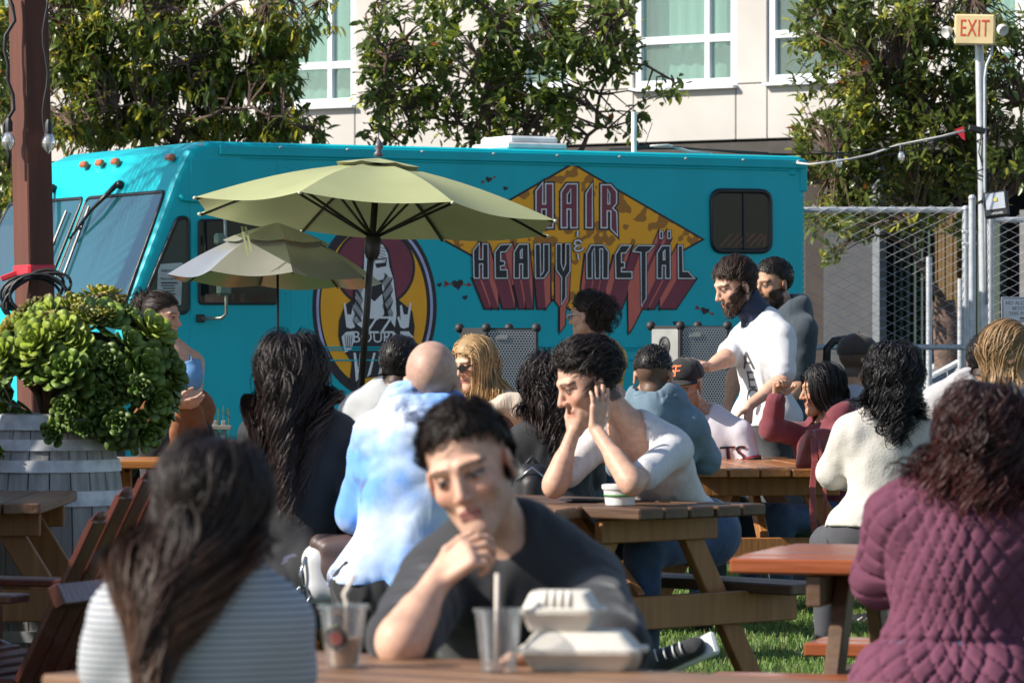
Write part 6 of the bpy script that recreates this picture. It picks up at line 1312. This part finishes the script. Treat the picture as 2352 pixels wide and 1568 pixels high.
make_hair(o.h, o.hsdf, o.ob, n=3600, L=0.58, seg=24, mask=longline, comb=longc, grav=0.5, wave=0.022, wfreq=20, thick=0.03, width=0.0032, col=(.011, .008, .008), tipcol=(.11, .055, .035), clumps=110, clump=0.45, out=0.12, seed=5, cap_th=.012, gather=1.5, backp=1.2, r0=0.122)

# --- woman with long black waves on the middle bench
Z = 14.35
o = human('woman with long wavy black hair and black sweater on the middle bench', P(672, 862, Z), 172, 8, -4, P(688, 945, Z), P(686, 1345, Z - .02), 172, g=.97, hg=1.06, sh=.175, female=True, skin='tan', arms=((P(790, 1190, Z + .1), P(765, 1200, Z + .35)), (P(590, 1180, Z + .1), P(640, 1200, Z + .35))), shirt_mat=cblk, sleeve=1.95, fold=(.006, 20), pants=cloth('leggings_grey_blue', (.07, .075, .12)), scalp=(BLACKH, .95), scalpmask=longline, shirtname='sweater')
make_hair(o.h, o.hsdf, o.ob, n=3000, L=0.5, seg=18, mask=longline, comb=longc, grav=0.42, wave=0.022, wfreq=26, thick=0.045, width=0.0038, col=(.011, .008, .008), tipcol=(.04, .022, .018), clumps=120, clump=0.6, out=0.15, seed=8, cap_th=.014, gather=2.2, backp=0.35, r0=0.125)

# --- bald man in tie dye hoodie
def tiedye(name):
    m = M(name, (.15, .36, .84), col2=(.62, .70, .82), rough=.9, scale=3.2, detail=5, wrk=.7, ramp=(.44, .62), bump=.12, bscale=200); nt = m.node_tree; b = nt.nodes['Principled BSDF']; L = nt.links.new; src = b.inputs['Base Color'].links[0].from_socket
    nz = nt.nodes.new('ShaderNodeTexNoise'); nz.inputs['Scale'].default_value = 5.5; nz.inputs['Detail'].default_value = 5; tc = nt.nodes.new('ShaderNodeTexCoord'); mp_ = nt.nodes.new('ShaderNodeMapping'); mp_.inputs['Location'].default_value = (3, 1, 5); L(tc.outputs['Object'], mp_.inputs[0]); L(mp_.outputs[0], nz.inputs[0]); rp = nt.nodes.new('ShaderNodeMapRange'); rp.inputs[1].default_value = .60; rp.inputs[2].default_value = .68; L(nz.outputs[0], rp.inputs[0])
    mx = nt.nodes.new('ShaderNodeMix'); mx.data_type = 'RGBA'; L(rp.outputs[0], mx.inputs[0]); L(src, mx.inputs[6]); mx.inputs[7].default_value = (.10, .13, .22, 1); L(mx.outputs[2], b.inputs['Base Color']); return m
Z = 14.1
o = human('bald man in white and blue tie dye hoodie seen from behind', P(992, 878, Z), 176, 4, 0, P(975, 965, Z + .02), P(905, 1350, Z - .08), 172, g=1.02, hg=1.15, sh=.190, skin='fair', arms=((P(1080, 1180, Z + .15), P(1040, 1195, Z + .5)), (P(822, 1180, Z + .1), P(880, 1195, Z + .5))), shirt_mat=tiedye('tie_dye'), sleeve=1.95, hood=True, fold=(.013, 15), pants=cblk, hem=.02, fit=.016, scalp=((.40, .26, .21), .6), collar=.078, shirtname='hoodie')

def hood_piece(o, c, r, mat, seed, cut):
    s = SDF(); s.ell(c, r, np.stack([o.l, o.f, o.u]), .02); s.ell(c + o.u * r[2] * .3 + o.l * r[0] * .75, (r[0] * .5, r[1] * .8, r[2] * .7), np.stack([o.l, o.f, o.u]), .03); s.ell(c + o.u * r[2] * .3 - o.l * r[0] * .75, (r[0] * .5, r[1] * .8, r[2] * .7), np.stack([o.l, o.f, o.u]), .03)
    s.ell(c - o.u * r[2] * .7 - o.f * .02, (r[0] * .8, r[1], r[2] * .9), np.stack([o.l, o.f, o.u]), .04); v, f = s.mesh(.008, [], wr(seed, .016, 30)); link('hood', mesh_np('hood', v - base_of(o.ob), f), mat, o.ob, None, True)
hood_piece(o, P(980, 940, Z - .05), (.110, .075, .058), MATS['tie_dye'], 6, 0)
# --- man in pale grey sweatshirt
Z = 18.9
o = human('man with short black hair in pale grey sweatshirt seen from behind', P(921, 842, Z), 160, 10, 0, P(893, 905, Z), P(880, 1165, Z - .05), 165, g=.98, hg=1.08, sh=.185, skin='tan', arms=((P(1000, 1060, Z + .2), P(985, 1070, Z + .5)), (P(815, 1060, Z + .1), P(850, 1070, Z + .5))), shirt_mat=cgry, sleeve=1.95, fold=(.006, 18), pants=cblk, scalp=(BLACKH, .9), shirtname='sweatshirt', fit=.018)
make_hair(o.h, o.hsdf, o.ob, n=1600, L=0.035, seg=4, mask=hairline, comb=lambda l, f, u: np.stack([l * 4, .3 + 0 * f, .7 + 0 * u], 1), grav=.1, wave=.004, wfreq=40, thick=0.012, width=0.003, col=BLACKH, clumps=120, clump=0.25, out=0.5, seed=2)

# --- blonde woman in sunglasses
Z = 20.3
o = human('blonde woman in black sunglasses with a cream knit over her shoulders', P(1090, 830, Z), -52, 16, 0, P(1120, 908, Z + .02), P(1120, 1170, Z + .05), -35, g=.93, hg=1.0, sh=.165, female=True, skin='fair', arms=((P(1060, 1030, Z - .05), P(1050, 1065, Z - .25)), (P(1178, 1020, Z), P(1120, 1065, Z - .25))), shirt_mat=cloth('strap_top_brown', (.20, .10, .08)), sleeve=.0, topcut=.09, fold=(.003, 24), pants=cjean, scalp=((.30, .19, .09), .9), scalpmask=longline, lips=(.42, .12, .12), brow=(.16, .09, .05), shirtname='top', collar=.10)
make_hair(o.h, o.hsdf, o.ob, n=1700, L=.40, seg=16, mask=lambda l, f, u: longline(l, f + .012, u), comb=lambda l, f, u: np.stack([np.sign(l - .01) * .6 * np.clip((u - .05) / .05, 0, 1) + l * 2, -.25 + 0 * f, .0 * u], 1), grav=0.5, wave=.006, wfreq=14, thick=0.02, width=0.004, col=(.42, .27, .13), tipcol=(.62, .44, .24), clumps=60, clump=.6, out=0.1, seed=12, cap_th=.010, gather=1.5, r0=0.12)
sunglasses(o)
s = SDF(); n0 = P(1120, 908, Z + .02); l_, f_, u_ = o.l, o.f, o.u
for e in (-1, 1): s.cap(n0 + l_ * e * .03 - f_ * .05 - u_ * .01, n0 + l_ * e * .17 - u_ * .05, .055, .06, .04); s.cap(n0 + l_ * e * .17 - u_ * .05, n0 + l_ * e * .14 - u_ * .22 - f_ * .08, .05, .05, .04); s.cap(n0 + l_ * e * .13 - u_ * .03 + f_ * .05, n0 + f_ * .13 - u_ * .12, .045, .04, .03)
s.cap(n0 + f_ * .13 - u_ * .12, n0 + f_ * .13 - u_ * .30 + l_ * .03, .04, .045, .03)
cknit = cloth('cream_knit', (.56, .46, .36), bump=.4, bscale=150, stretch=(1, 1, .1)); v_, fc_ = s.mesh(.011, [], wr(5, .005, 30)); link('draped_knit', mesh_np('draped_knit', v_ - base_of(o.ob), fc_), cknit, o.ob, None, True)

# --- woman with curly bun and pale glasses, standing
Z = 22.5
o = human('standing woman with dark curly bun, pale glasses and yellow top', P(1352, 722, Z), -118, 4, 0, P(1376, 792, Z + .02), P(1380, 1010, Z + .02), -130, g=.95, hg=1.0, sh=.165, female=True, legs='stand', skin='fair', arms=((P(1330, 900, Z - .1), P(1310, 960, Z - .2)), (P(1425, 910, Z), P(1400, 980, Z - .1))), shirt_mat=cloth('yellow_cloth', (.62, .38, .07)), sleeve=.3, pants=cjean, scalp=(BROWNH, .9), collar=.095, brow=(.03, .02, .015))
cm = lambda l, f, u: hairline(l, f - .004, u)
make_hair(o.h, o.hsdf, o.ob, n=1400, L=0.09, seg=8, mask=cm, comb=lambda l, f, u: np.stack([-l * 3, -1.0 + 0 * f, -.25 + 0 * u], 1), grav=.12, wave=0.008, wfreq=60, thick=0.016, width=0.003, col=(.028, .018, .013), clumps=120, clump=0.3, out=0.1, seed=14, curl=.6, hug=0.9)
b2 = dict(o.h); b2['c'] = hp(o.h, 0, -.085, -.015); b2['g'] = o.h['g'] * .62
make_hair(b2, o.hsdf, o.ob, n=900, L=.13, seg=8, mask=lambda l, f, u: f < .09, comb=lambda l, f, u: np.stack([l * 3, -.5 + 0 * f, .2 + 0 * u], 1), grav=.25, wave=0.016, wfreq=60, thick=.03, width=0.004, col=(.032, .020, .014), clumps=80, clump=.4, out=.9, seed=15, curl=.6, name='hair_bun', hug=0.3)
sunglasses(o, M('glasses_lilac', (.55, .52, .58), rough=.3))

# --- man in white ribbed tee, face in hands
Z = 15.35
o = human('man in white ribbed tee propping his face on both hands at the table', P(1352, 872, Z), -72, 22, 0, P(1452, 985, Z + .06), P(1583, 1215, Z + .48), -46, g=.97, hg=1.2, sh=.185, skin='fair',
          arms=((P(1272, 1118, Z - .05), P(1318, 990, Z - .02)), (P(1452, 1112, Z - .42), P(1368, 985, Z - .26))), shirt_mat=cloth('white_ribbed', (.64, .62, .63), bump=.3, bscale=40, stretch=(6, 6, .3)), sleeve=.72, fold=(.003, 20), collar=.082, pants=cjean, shoes=mblkl, brow=(.012, .009, .008), scalp=(BLACKH, .8), vneck=.03,
          hands=(dict(d=V(.10, -.1, 1), n=V(.6, .6, .2), curl=(1.2, 1.2, 1.2, 1.2), thumb=.4), dict(d=V(.16, .02, 1), n=V(-.5, .7, .1), curl=(.10, .12, .15, .2), thumb=.4)), beard=.12)
make_hair(o.h, o.hsdf, o.ob, n=2800, L=0.085, seg=7, mask=lambda l, f, u: hairline(l, f + .004, u), comb=lambda l, f, u: np.stack([l * 5, .10 + 0 * f, .55 + 0 * u], 1), grav=.30, wave=.008, wfreq=30, thick=0.024, width=0.0026, col=(.014, .010, .009), clumps=150, clump=0.4, out=0.35, seed=17, hug=0.6, capmask=lambda l,f,u:hairline(l,f,u-.010))
# his jacket and high top shoe under the table
shc = P(1545, 1506, 14.2); d_ = nrm(V(.80, -.30, .36)); sh_r = thing('sneaker', 'black canvas high top sneaker with white sole under the middle table', 'sneaker', tuple(shc * V(1, 1, 0)))
s = SDF(); sdv = nrm(np.cross(d_, V(0, -.9, .45))); un = nrm(np.cross(sdv, d_)); un = un if un[2] > 0 else -un; s.cap(shc - d_ * .10, shc + d_ * .09, .042, .034, .02).cap(shc - d_ * .09, shc - d_ * .075 + un * .10, .044, .046, .03); sdfobj('upper', s, cblk, .008, parent=sh_r)
m = MB(); m.box(shc - un * .036 + d_ * .005, (.148, .042, .014), (d_, nrm(np.cross(un, d_)), un), .012); build('sole', m, M('rubber_white', (.62, .62, .60), rough=.5), sh_r)
for k in range(5): m = MB(); p = shc + d_ * (.05 - k * .028) + un * (.040 + .012 * max(0, k - 1)); q = np.cross(un, d_); m.tube([p - q * .022, p + un * .006, p + q * .022], .0035, 6); build('lace', m, MATS['rubber_white'], sh_r, smooth=True)
m = MB(); m.lathe(shc - d_ * .085 + un * .06 + np.cross(un, d_) * (.044 if np.cross(un, d_)[1] < 0 else -.044), [(0, .003), (.024, .003), (.024, 0)], 16, np.stack([d_, un, np.cross(un, d_) * (1 if np.cross(un, d_)[1] < 0 else -1)])); build('ankle_patch', m, MATS['rubber_white'], sh_r)

# --- person with dark curls behind him
Z = 17.4
o = human('person in black with long dark curls half hidden by the white ribbed tee', P(1262, 885, Z), -160, 8, 0, P(1275, 965, Z), P(1290, 1215, Z), 190, g=.95, hg=1.0, sh=.18, female=True, skin='tan', arms=((P(1360, 1100, Z + .1), P(1330, 1110, Z + .4)), (P(1195, 1090, Z + .1), P(1230, 1110, Z + .4))), shirt_mat=cblk, sleeve=1.9, pants=cblk, scalp=(BLACKH, .95), scalpmask=longline, shirtname='sweater')
make_hair(o.h, o.hsdf, o.ob, n=1500, L=.36, seg=14, mask=longline, comb=longc, grav=0.42, wave=.020, wfreq=45, thick=0.045, width=0.0045, col=(.012, .009, .009), tipcol=(.03, .015, .014), clumps=90, clump=.6, out=0.2, seed=21, curl=.3, gather=1.5, backp=0.3, r0=0.12)

# --- man in blue grey hoodie
Z = 18.9
chood = cloth('hoodie_blue_grey', (.13, .20, .26), var=.15, scale=10)
o = human('man with cropped fade in blue grey hoodie seen from behind', P(1500, 860, Z), 172, 6, 0, P(1508, 936, Z), P(1515, 1195, Z - .02), 170, g=.95, hg=1.06, sh=.180, skin='tan', arms=((P(1622, 1055, Z + .1), P(1590, 1060, Z + .4)), (P(1420, 1060, Z + .1), P(1450, 1070, Z + .4))), shirt_mat=chood, sleeve=1.95, hood=True, fold=(.008, 22), pants=cjean, fit=.02, shirtname='hoodie', scalp=((.05, .032, .026), .8), collar=.075)
make_hair(o.h, o.hsdf, o.ob, n=1200, L=0.014, seg=3, mask=lambda l, f, u: hairline(l, f, u) & (u > .015), comb=lambda l, f, u: np.stack([l * 5, .1 + 0 * f, .8 + 0 * u], 1), grav=.05, wave=.002, wfreq=30, thick=.008, width=0.003, col=BLACKH, clumps=150, clump=0.1, out=0.7, seed=22, cap_th=.005)

hood_piece(o, P(1505, 920, Z - .06), (.088, .06, .038), chood, 9, 0)
# --- man in black cap and white jersey
Z = 21.0
o = human('man in black cap with orange letters and white baseball jersey', P(1574, 884, Z), -30, 12, 0, P(1622, 962, Z + .04), P(1635, 1185, Z + .08), -20, g=1.0, hg=1.04, sh=.205, skin='tan', arms=((P(1560, 1075, Z - .1), P(1600, 1090, Z - .35)), (P(1728, 1085, Z - .05), P(1650, 1092, Z - .38))), shirt_mat=cloth('jersey_white', (.62, .59, .64), var=.03), sleeve=.78, fold=(.005, 18), pants=cdark, brow=(.012, .009, .008), beard=.3, shirtname='jersey')
mcap = cloth('cap_black', (.012, .011, .013)); cap_hat(o, mcap); corg = M('logo_orange', (.75, .14, .02), rough=.6); cbk = M('print_black', (.012, .012, .02), rough=.7); crd = M('trim_red', (.45, .03, .03), rough=.7)
t_ = text_mesh('SF', .075, 0, .62); h_ = o.h; decal(t_, o, corg, 'cap_logo', o.ob, hp(h_, .0, .0, .085), h_['l'] * 1.0, h_['u'], o.cap_sdf, .003)
for tx, off, sz, mt, dx in (('GIANTS', .30, .125, crd, .004), ('GIANTS', .30, .120, cbk, 0)):
    decal(text_mesh(tx, sz, 0, 1.0), o, mt, 'jersey_lettering', o.ob, P(1622, 962, Z) - o.u * (off - .12 + dx * .5), o.l, o.u, o.shirt_sdf, .003 if mt is crd else .0045)
for a, b_, mt in ((.66, .70, crd), (.71, .765, cbk), (.775, .80, crd)):
    for e, ai in ((-1, 0), (1, 1)):
        el = [P(1560, 1075, Z - .1), P(1728, 1085, Z - .05)][ai]; s0 = P(1622, 962, Z + .04) + o.l * e * .185 - o.u * .055; m = MB(); A_, B_ = s0 + (el - s0) * a, s0 + (el - s0) * b_; m.tube([A_, B_], .069 - .010 * a, 18, cap=False); part('sleeve_stripe', m, mt, o)

# --- standing man in white tee
Z = 21.6
o = human('standing bearded man in white graphic tee and navy neck gaiter reaching forward', P(1690, 652, Z), -66, 20, 0, P(1752, 742, Z + .04), P(1760, 965, Z + .06), -62, g=1.03, hg=1.14, sh=.195, legs='stand', skin='fair',
          arms=((P(1668, 822, Z - .05), P(1628, 843, Z - .12)), (P(1800, 872, Z - .20), P(1722, 930, Z - .30))), shirt_mat=cwht, sleeve=.80, fold=(.006, 16), hem=.02, fit=.020, pants=cdark, beard=.9, brow=(.022, .014, .010),
          hands=(dict(d=V(-.85, -.1, .25), n=V(-.1, -.3, -.9), curl=(.15, .2, .25, .3)), dict(d=V(-.12, -.1, -1), n=V(-.6, .3, 0), curl=(.25, .3, .35, .4))), shirtname='tee')
make_hair(o.h, o.hsdf, o.ob, n=2800, L=0.075, seg=7, mask=hairline, comb=lambda l, f, u: np.stack([l * 3 + .5, .30 + 0 * f, .45 + 0 * u], 1), grav=.22, wave=.006, wfreq=22, thick=0.014, width=0.0024, col=(.030, .017, .011), clumps=120, clump=0.35, out=0.3, seed=31, hug=0.75, capmask=lambda l,f,u:hairline(l,f,u-.010))
bmask = lambda l, f, u: (u < -.020 + .6 * np.maximum(0, np.abs(l) - .035)) & (f > .0) & (u > -.2)
g_ = SDF(); n0, hb0 = P(1752, 742, Z + .04), hp(o.h, 0, -.02, -.085); g_.cap(n0 - V(0, 0, .0), hb0, .084, .078, .02); g_.cap(n0 + o.f * .05 - o.u * .02, n0 - o.f * .03, .06, .06, .03); ax0 = nrm(hb0 - n0); g_.half(hb0 + ax0 * .005 + o.f * .0, ax0 * 1.0 + o.f * .4)
v_, fc_ = g_.mesh(.009, [], wr(4, .006, 50)); link('gaiter', mesh_np('gaiter', v_ - base_of(o.ob), fc_), cnavy, o.ob, None, True)
def beard_hair(o, col, n=900, L=.013, seed=1):
    h = o.h; r = np.random.default_rng(seed); v, f = None, None; q = r.uniform([-.062, .0, -.15], [.062, .11, -.02], (n * 30, 3)); p = h['c'] + h['g'] * (q @ np.stack([h['l'], h['f'], h['u']])); sd = o.sdf.at(p)
    ok = (np.abs(sd) < .004) & (q[:, 2] < -.044 + .75 * np.maximum(0, np.abs(q[:, 0]) - .040)) & ~((np.abs(q[:, 0]) < .02) & (np.abs(q[:, 2] + .0735) < .010)) & ~((np.abs(q[:, 0]) < .045) & (q[:, 2] > -.060)); p = p[ok][:n]; e = .004; G = np.stack([o.sdf.at(p + np.eye(3)[a] * e) - o.sdf.at(p - np.eye(3)[a] * e) for a in range(3)], 1); G /= np.linalg.norm(G, axis=1)[:, None] + 1e-9
    d = G * .6 + np.array([0, 0, -1.0]) * .7 + r.normal(0, .2, p.shape); d /= np.linalg.norm(d, axis=1)[:, None]; s_ = np.cross(d, G); s_ /= np.linalg.norm(s_, axis=1)[:, None] + 1e-9; ln = L * r.uniform(.6, 1.2, (len(p), 1)); w = .0018; a = p - G * .002
    vv = np.stack([a - s_ * w, a + s_ * w, a + d * ln + s_ * w * .4, a + d * ln - s_ * w * .4], 1).reshape(-1, 3); cc = np.repeat(np.array(col)[None] * r.uniform(.6, 1.5, (len(p), 1)), 4, 0); link('beard', mesh_np('beard', vv - base_of(o.ob), np.arange(len(vv)).reshape(-1, 4), cc), mhair, o.ob, None, True)
beard_hair(o, (.030, .018, .012))
cpr = M('print_charcoal', (.10, .10, .11), rough=.8)
ch = P(1752, 742, Z + .04)
for k, (tx, dz) in enumerate((('A', .19), ('E', .29), ('G', .38))):
    decal(text_mesh(tx, .13, 0), o, cpr, 'tee_print', o.ob, ch - o.u * dz + o.l * .05, nrm(o.l * 1.0), o.u, o.shirt_sdf, .003)

# --- man behind him in dark tee
Z = 22.9
o = human('bearded man in dark tee standing close behind the man in white', P(1776, 650, Z), -52, 8, 0, P(1806, 722, Z), P(1800, 975, Z), -58, g=1.07, hg=1.10, sh=.20, legs='stand', skin='tan', arms=((P(1690, 860, Z - .2), P(1672, 930, Z - .25)), (P(1842, 880, Z - .1), P(1800, 925, Z - .2))), shirt_mat=cloth('tee_slate', (.035, .05, .065)), sleeve=.8, pants=cdark, beard=.9, brow=(.012, .009, .008), shirtname='tee', hood=True)
make_hair(o.h, o.hsdf, o.ob, n=1500, L=0.026, seg=4, mask=hairline, comb=lambda l, f, u: np.stack([l * 4, .2 + 0 * f, .7 + 0 * u], 1), grav=.08, wave=.003, wfreq=30, thick=0.01, width=0.0028, col=(.016, .011, .009), clumps=120, clump=0.2, out=0.5, seed=33, cap_th=.008)
beard_hair(o, (.016, .011, .009), 600, .010, 3)

# --- woman in maroon hoodie
Z = 21.0
cmar = cloth('hoodie_maroon', (.16, .028, .040), var=.1)
o = human('woman with straight black hair in maroon hoodie holding up her fist', P(1888, 892, Z), -80, 6, 0, P(1905, 968, Z), P(1915, 1200, Z), -60, g=.95, hg=1.0, sh=.17, female=True, skin='tan', arms=((P(1772, 985, Z - .05), P(1783, 915, Z - .1)), (P(1960, 1080, Z - .1), P(1900, 1085, Z - .35))), shirt_mat=cmar, sleeve=1.9, hood=True, fold=(.006, 24), pants=cjean, scalp=(BLACKH, .95), scalpmask=longline, hands=(dict(d=V(.15, 0, 1), n=V(.6, -.6, .1), curl=(1.3, 1.3, 1.3, 1.3), thumb=.9), None), fit=.018, shirtname='hoodie', collar=.075)
make_hair(o.h, o.hsdf, o.ob, n=1600, L=.30, seg=14, mask=lambda l, f, u: longline(l, f + .01, u), comb=longc, grav=0.55, wave=.002, wfreq=8, thick=0.022, width=0.004, col=(.009, .008, .009), clumps=60, clump=.3, out=0.1, seed=35, gather=1.5, backp=0.4, r0=0.11)

# --- man in brown cap
Z = 21.8
o = human('man in dark brown cap and grey tee facing the fence', P(1972, 828, Z), 118, 4, 0, P(1955, 905, Z), P(1950, 1175, Z), 130, g=1.0, hg=1.06, sh=.19, skin='tan', arms=((P(1900, 1040, Z), P(1990, 1080, Z - .2)), (P(2030, 1040, Z), P(2010, 1080, Z - .2))), shirt_mat=cloth('tee_grey', (.36, .37, .40)), sleeve=.75, pants=cdark, beard=.5, brow=(.02, .014, .01), scalp=((.03, .025, .022), .85), shirtname='tee')
cap_hat(o, cloth('cap_brown', (.035, .026, .020))); sunglasses(o)
m = MB(); c = P(1952, 785, Z + 2.0); m.tube([P(1898, 845, Z + 1), P(1900, 800, Z + 1), P(1915, 783, Z + 1), P(1945, 778, Z + 1)], .022, 8); o_ = build('bent_pipe', m, mblk, None, smooth=True); tag(o_, 'black bent pipe rising behind the man in the brown cap', 'pipe')

# --- woman with black curls in cream sweater
Z = 17.7
ccr = cloth('sweater_cream', (.56, .53, .48), var=.06, bump=.25, bscale=120)
o = human('woman with shoulder length black curls in cream sweater seen from behind', P(2052, 868, Z), 186, 6, 0, P(2045, 960, Z), P(2020, 1232, Z - .06), 186, g=1.0, hg=1.08, sh=.190, female=True, skin='tan', arms=((P(2165, 1110, Z + .1), P(2130, 1120, Z + .4)), (P(1912, 1085, Z + .1), P(1960, 1100, Z + .4))), shirt_mat=ccr, sleeve=1.95, fold=(.007, 18), hem=-.02, pants=cloth('leggings_grey', (.055, .055, .065)), scalp=(BLACKH, .95), scalpmask=longline, fit=.024, shirtname='sweater')
make_hair(o.h, o.hsdf, o.ob, n=2000, L=0.29, seg=18, mask=longline, comb=longc, grav=0.36, wave=0.02, wfreq=64, thick=0.045, width=0.0048, col=(.010, .009, .010), clumps=110, clump=.6, out=0.25, seed=41, curl=.5, cap_th=.015, gather=1.5, backp=0.3, r0=0.13)

# --- person in quilted purple jacket
Z = 10.15
cq = M('quilted_purple', (.140, .052, .084), rough=.9, var=.08, scale=6, bump=.1, bscale=60, spec=.05, wrk=.2)
jn, jp = P(2222, 1125, Z), P(2185, 1600, Z - .03); ja = nrm(jn - jp)
def quilt(x, y, z):
    a = np.arctan2(x - jp[0] - (z - jp[2]) * .0, -(y - jp[1])) * .20; q = 46.0
    s1, s2 = np.abs(np.sin((a + z * .86) * q)), np.abs(np.sin((a - z * .86) * q)); seam = np.exp(-((x - (jp[0] + (z - jp[2]) * (jn[0] - jp[0]) / (jn[2] - jp[2]))) / .004) ** 2) * (y < jp[1]); band = np.exp(-((z - .62) / .010) ** 2)
    m_ = np.minimum(s1, s2); return .0085 * np.exp(-(m_ / .22) ** 2) - .005 * np.minimum(m_, .6) + .007 * seam + .009 * band
o = human('person in quilted plum jacket with dark red curls, back to camera', P(2262, 1015, Z), 168, 4, 0, jn, jp, 172, g=1.08, hg=1.04, sh=.195, female=True, skin='tan', arms=((P(2440, 1390, Z + .1), P(2380, 1400, Z + .4)), (P(2022, 1330, Z + .12), P(2100, 1345, Z + .5))), shirt_mat=cq, sleeve=1.95, fold=(.003, 14), shirt_fn=quilt, pants=cjean, hem=.14, fit=.022, base=.011, sbase=.0062, scalp=((.02, .008, .008), .95), scalpmask=longline, shirtname='jacket', collar=.07)
make_hair(o.h, o.hsdf, o.ob, n=2800, L=0.17, seg=14, mask=longline, comb=longc, grav=0.3, wave=0.016, wfreq=70, thick=0.045, width=0.0036, col=(.016, .008, .008), tipcol=(.075, .018, .016), clumps=260, clump=.5, out=0.35, seed=44, curl=.5, cap_th=.02)

# --- blonde woman at the edge, and the person beside her
Z = 17.2
o = human('blonde woman with white rimmed sunglasses at the edge of the crowd', P(2318, 812, Z), 92, 4, 0, P(2310, 900, Z), P(2330, 1180, Z), 120, g=.97, hg=1.06, sh=.17, female=True, skin='fair', arms=((P(2240, 1060, Z), P(2300, 1100, Z)), (P(2400, 1060, Z), P(2400, 1100, Z - .2))), shirt_mat=cloth('denim_pale', (.20, .27, .33)), sleeve=1.9, pants=cjean, scalp=((.20, .12, .06), .9), scalpmask=longline)
make_hair(o.h, o.hsdf, o.ob, n=1600, L=.30, seg=14, mask=lambda l, f, u: longline(l, f + .006, u), comb=lambda l, f, u: np.stack([np.sign(l) * .2 + l * 2, -1 + 0 * f, .0 + 0 * u], 1), grav=.42, wave=.008, wfreq=18, thick=0.016, width=0.004, col=(.19, .115, .055), tipcol=(.42, .28, .15), clumps=60, clump=.6, out=0.08, seed=46, hug=0.85)
sunglasses(o, M('glasses_white', (.65, .65, .66), rough=.3))
Z = 19.4
o = human('person with short black hair in pale grey cape beside the fence gate', P(2262, 832, Z), 165, 14, 0, P(2236, 890, Z), P(2230, 1170, Z), 170, g=1.0, hg=1.0, sh=.19, skin='tan', arms=((P(2300, 1050, Z), P(2290, 1070, Z + .3)), (P(2190, 1050, Z), P(2200, 1070, Z + .3))), shirt_mat=cloth('cape_grey', (.38, .37, .38)), sleeve=1.9, fold=(.006, 16), pants=cblk, scalp=(BLACKH, .9), fit=.03, shirtname='cape')
make_hair(o.h, o.hsdf, o.ob, n=1400, L=0.04, seg=4, mask=hairline, comb=lambda l, f, u: np.stack([l * 4, .2 + 0 * f, .7 + 0 * u], 1), grav=.1, wave=.005, wfreq=30, thick=0.012, width=0.003, col=BLACKH, clumps=100, clump=0.25, out=0.5, seed=47)

# --- woman in blue top by the planter
Z = 22.0
o = human('standing woman with dark bun, blue strappy top and crossed arms by the planter', P(370, 726, Z), 66, 4, 0, P(388, 800, Z), P(398, 1010, Z), 22, g=1.0, hg=1.02, sh=.165, female=True, legs='stand', skin='fair', arms=((P(340, 905, Z - .05), P(402, 928, Z - .19)), (P(448, 908, Z - .02), P(396, 924, Z - .24))), shirt_mat=cloth('denim_top_blue', (.13, .33, .62), var=.1), sleeve=.001, collar=.115, fold=(.003, 24), pants=cblk, scalp=(BROWNH, .9), brow=(.02, .014, .01), hem=-.10, shirtname='strappy_top', topcut=.060, lips=(.40, .16, .15), hands=(dict(d=V(1, 0, .05), n=V(0, .6, .6)), dict(d=V(-1, 0, .05), n=V(0, .6, .6))))
make_hair(o.h, o.hsdf, o.ob, n=1500, L=0.11, seg=8, mask=lambda l, f, u: hairline(l, f + .003, u), comb=lambda l, f, u: np.stack([-l * 3, -1.0 + 0 * f, .05 + 0 * u], 1), grav=.05, wave=.005, wfreq=30, thick=0.012, width=0.0026, col=(.024, .016, .013), clumps=80, clump=0.3, out=0.05, seed=51, hug=0.95)
b2 = dict(o.h); b2['c'] = hp(o.h, 0, -.105, .045); b2['g'] = .5
make_hair(b2, o.hsdf, o.ob, n=800, L=.12, seg=8, mask=lambda l, f, u: f < .09, comb=lambda l, f, u: np.stack([l * 3, -.5 + 0 * f, .4 + 0 * u], 1), grav=.12, wave=0.014, wfreq=60, thick=.03, width=0.004, col=(.030, .019, .014), clumps=80, clump=.4, out=.9, seed=52, curl=.6, name='hair_bun', hug=0.3)
m = MB()
for e in (-1, 1): m.tube([P(388, 800, Z) + o.l * e * .085 + o.u * .005 + o.f * .0, P(388, 800, Z) + o.l * e * .095 - o.u * .05 + o.f * .075, P(388, 800, Z) + o.l * e * .085 - o.u * .12 + o.f * .118], .006, 6)
part('strap', m, MATS['denim_top_blue'], o)
s = SDF(); c = P(398, 945, Z); s.cap(c - o.l * .10, c + o.l * .10, .125, k=.05, A=np.stack([o.l, o.u, o.f / .8])); s.cap(c + o.l * .06 + o.f * .12, c + o.l * .12 + o.f * .10 - V(0, 0, .16), .05, .045, .04); s.cap(c + o.f * .12, c - o.l * .03 + o.f * .12 - V(0, 0, .2), .045, .05, .04)
v_, fc_ = s.mesh(.011, [], wr(7, .012, 30)); link('tied_sweater', mesh_np('tied_sweater', v_ - base_of(o.ob), fc_), cloth('rust_cloth', (.22, .075, .025)), o.ob, None, True)
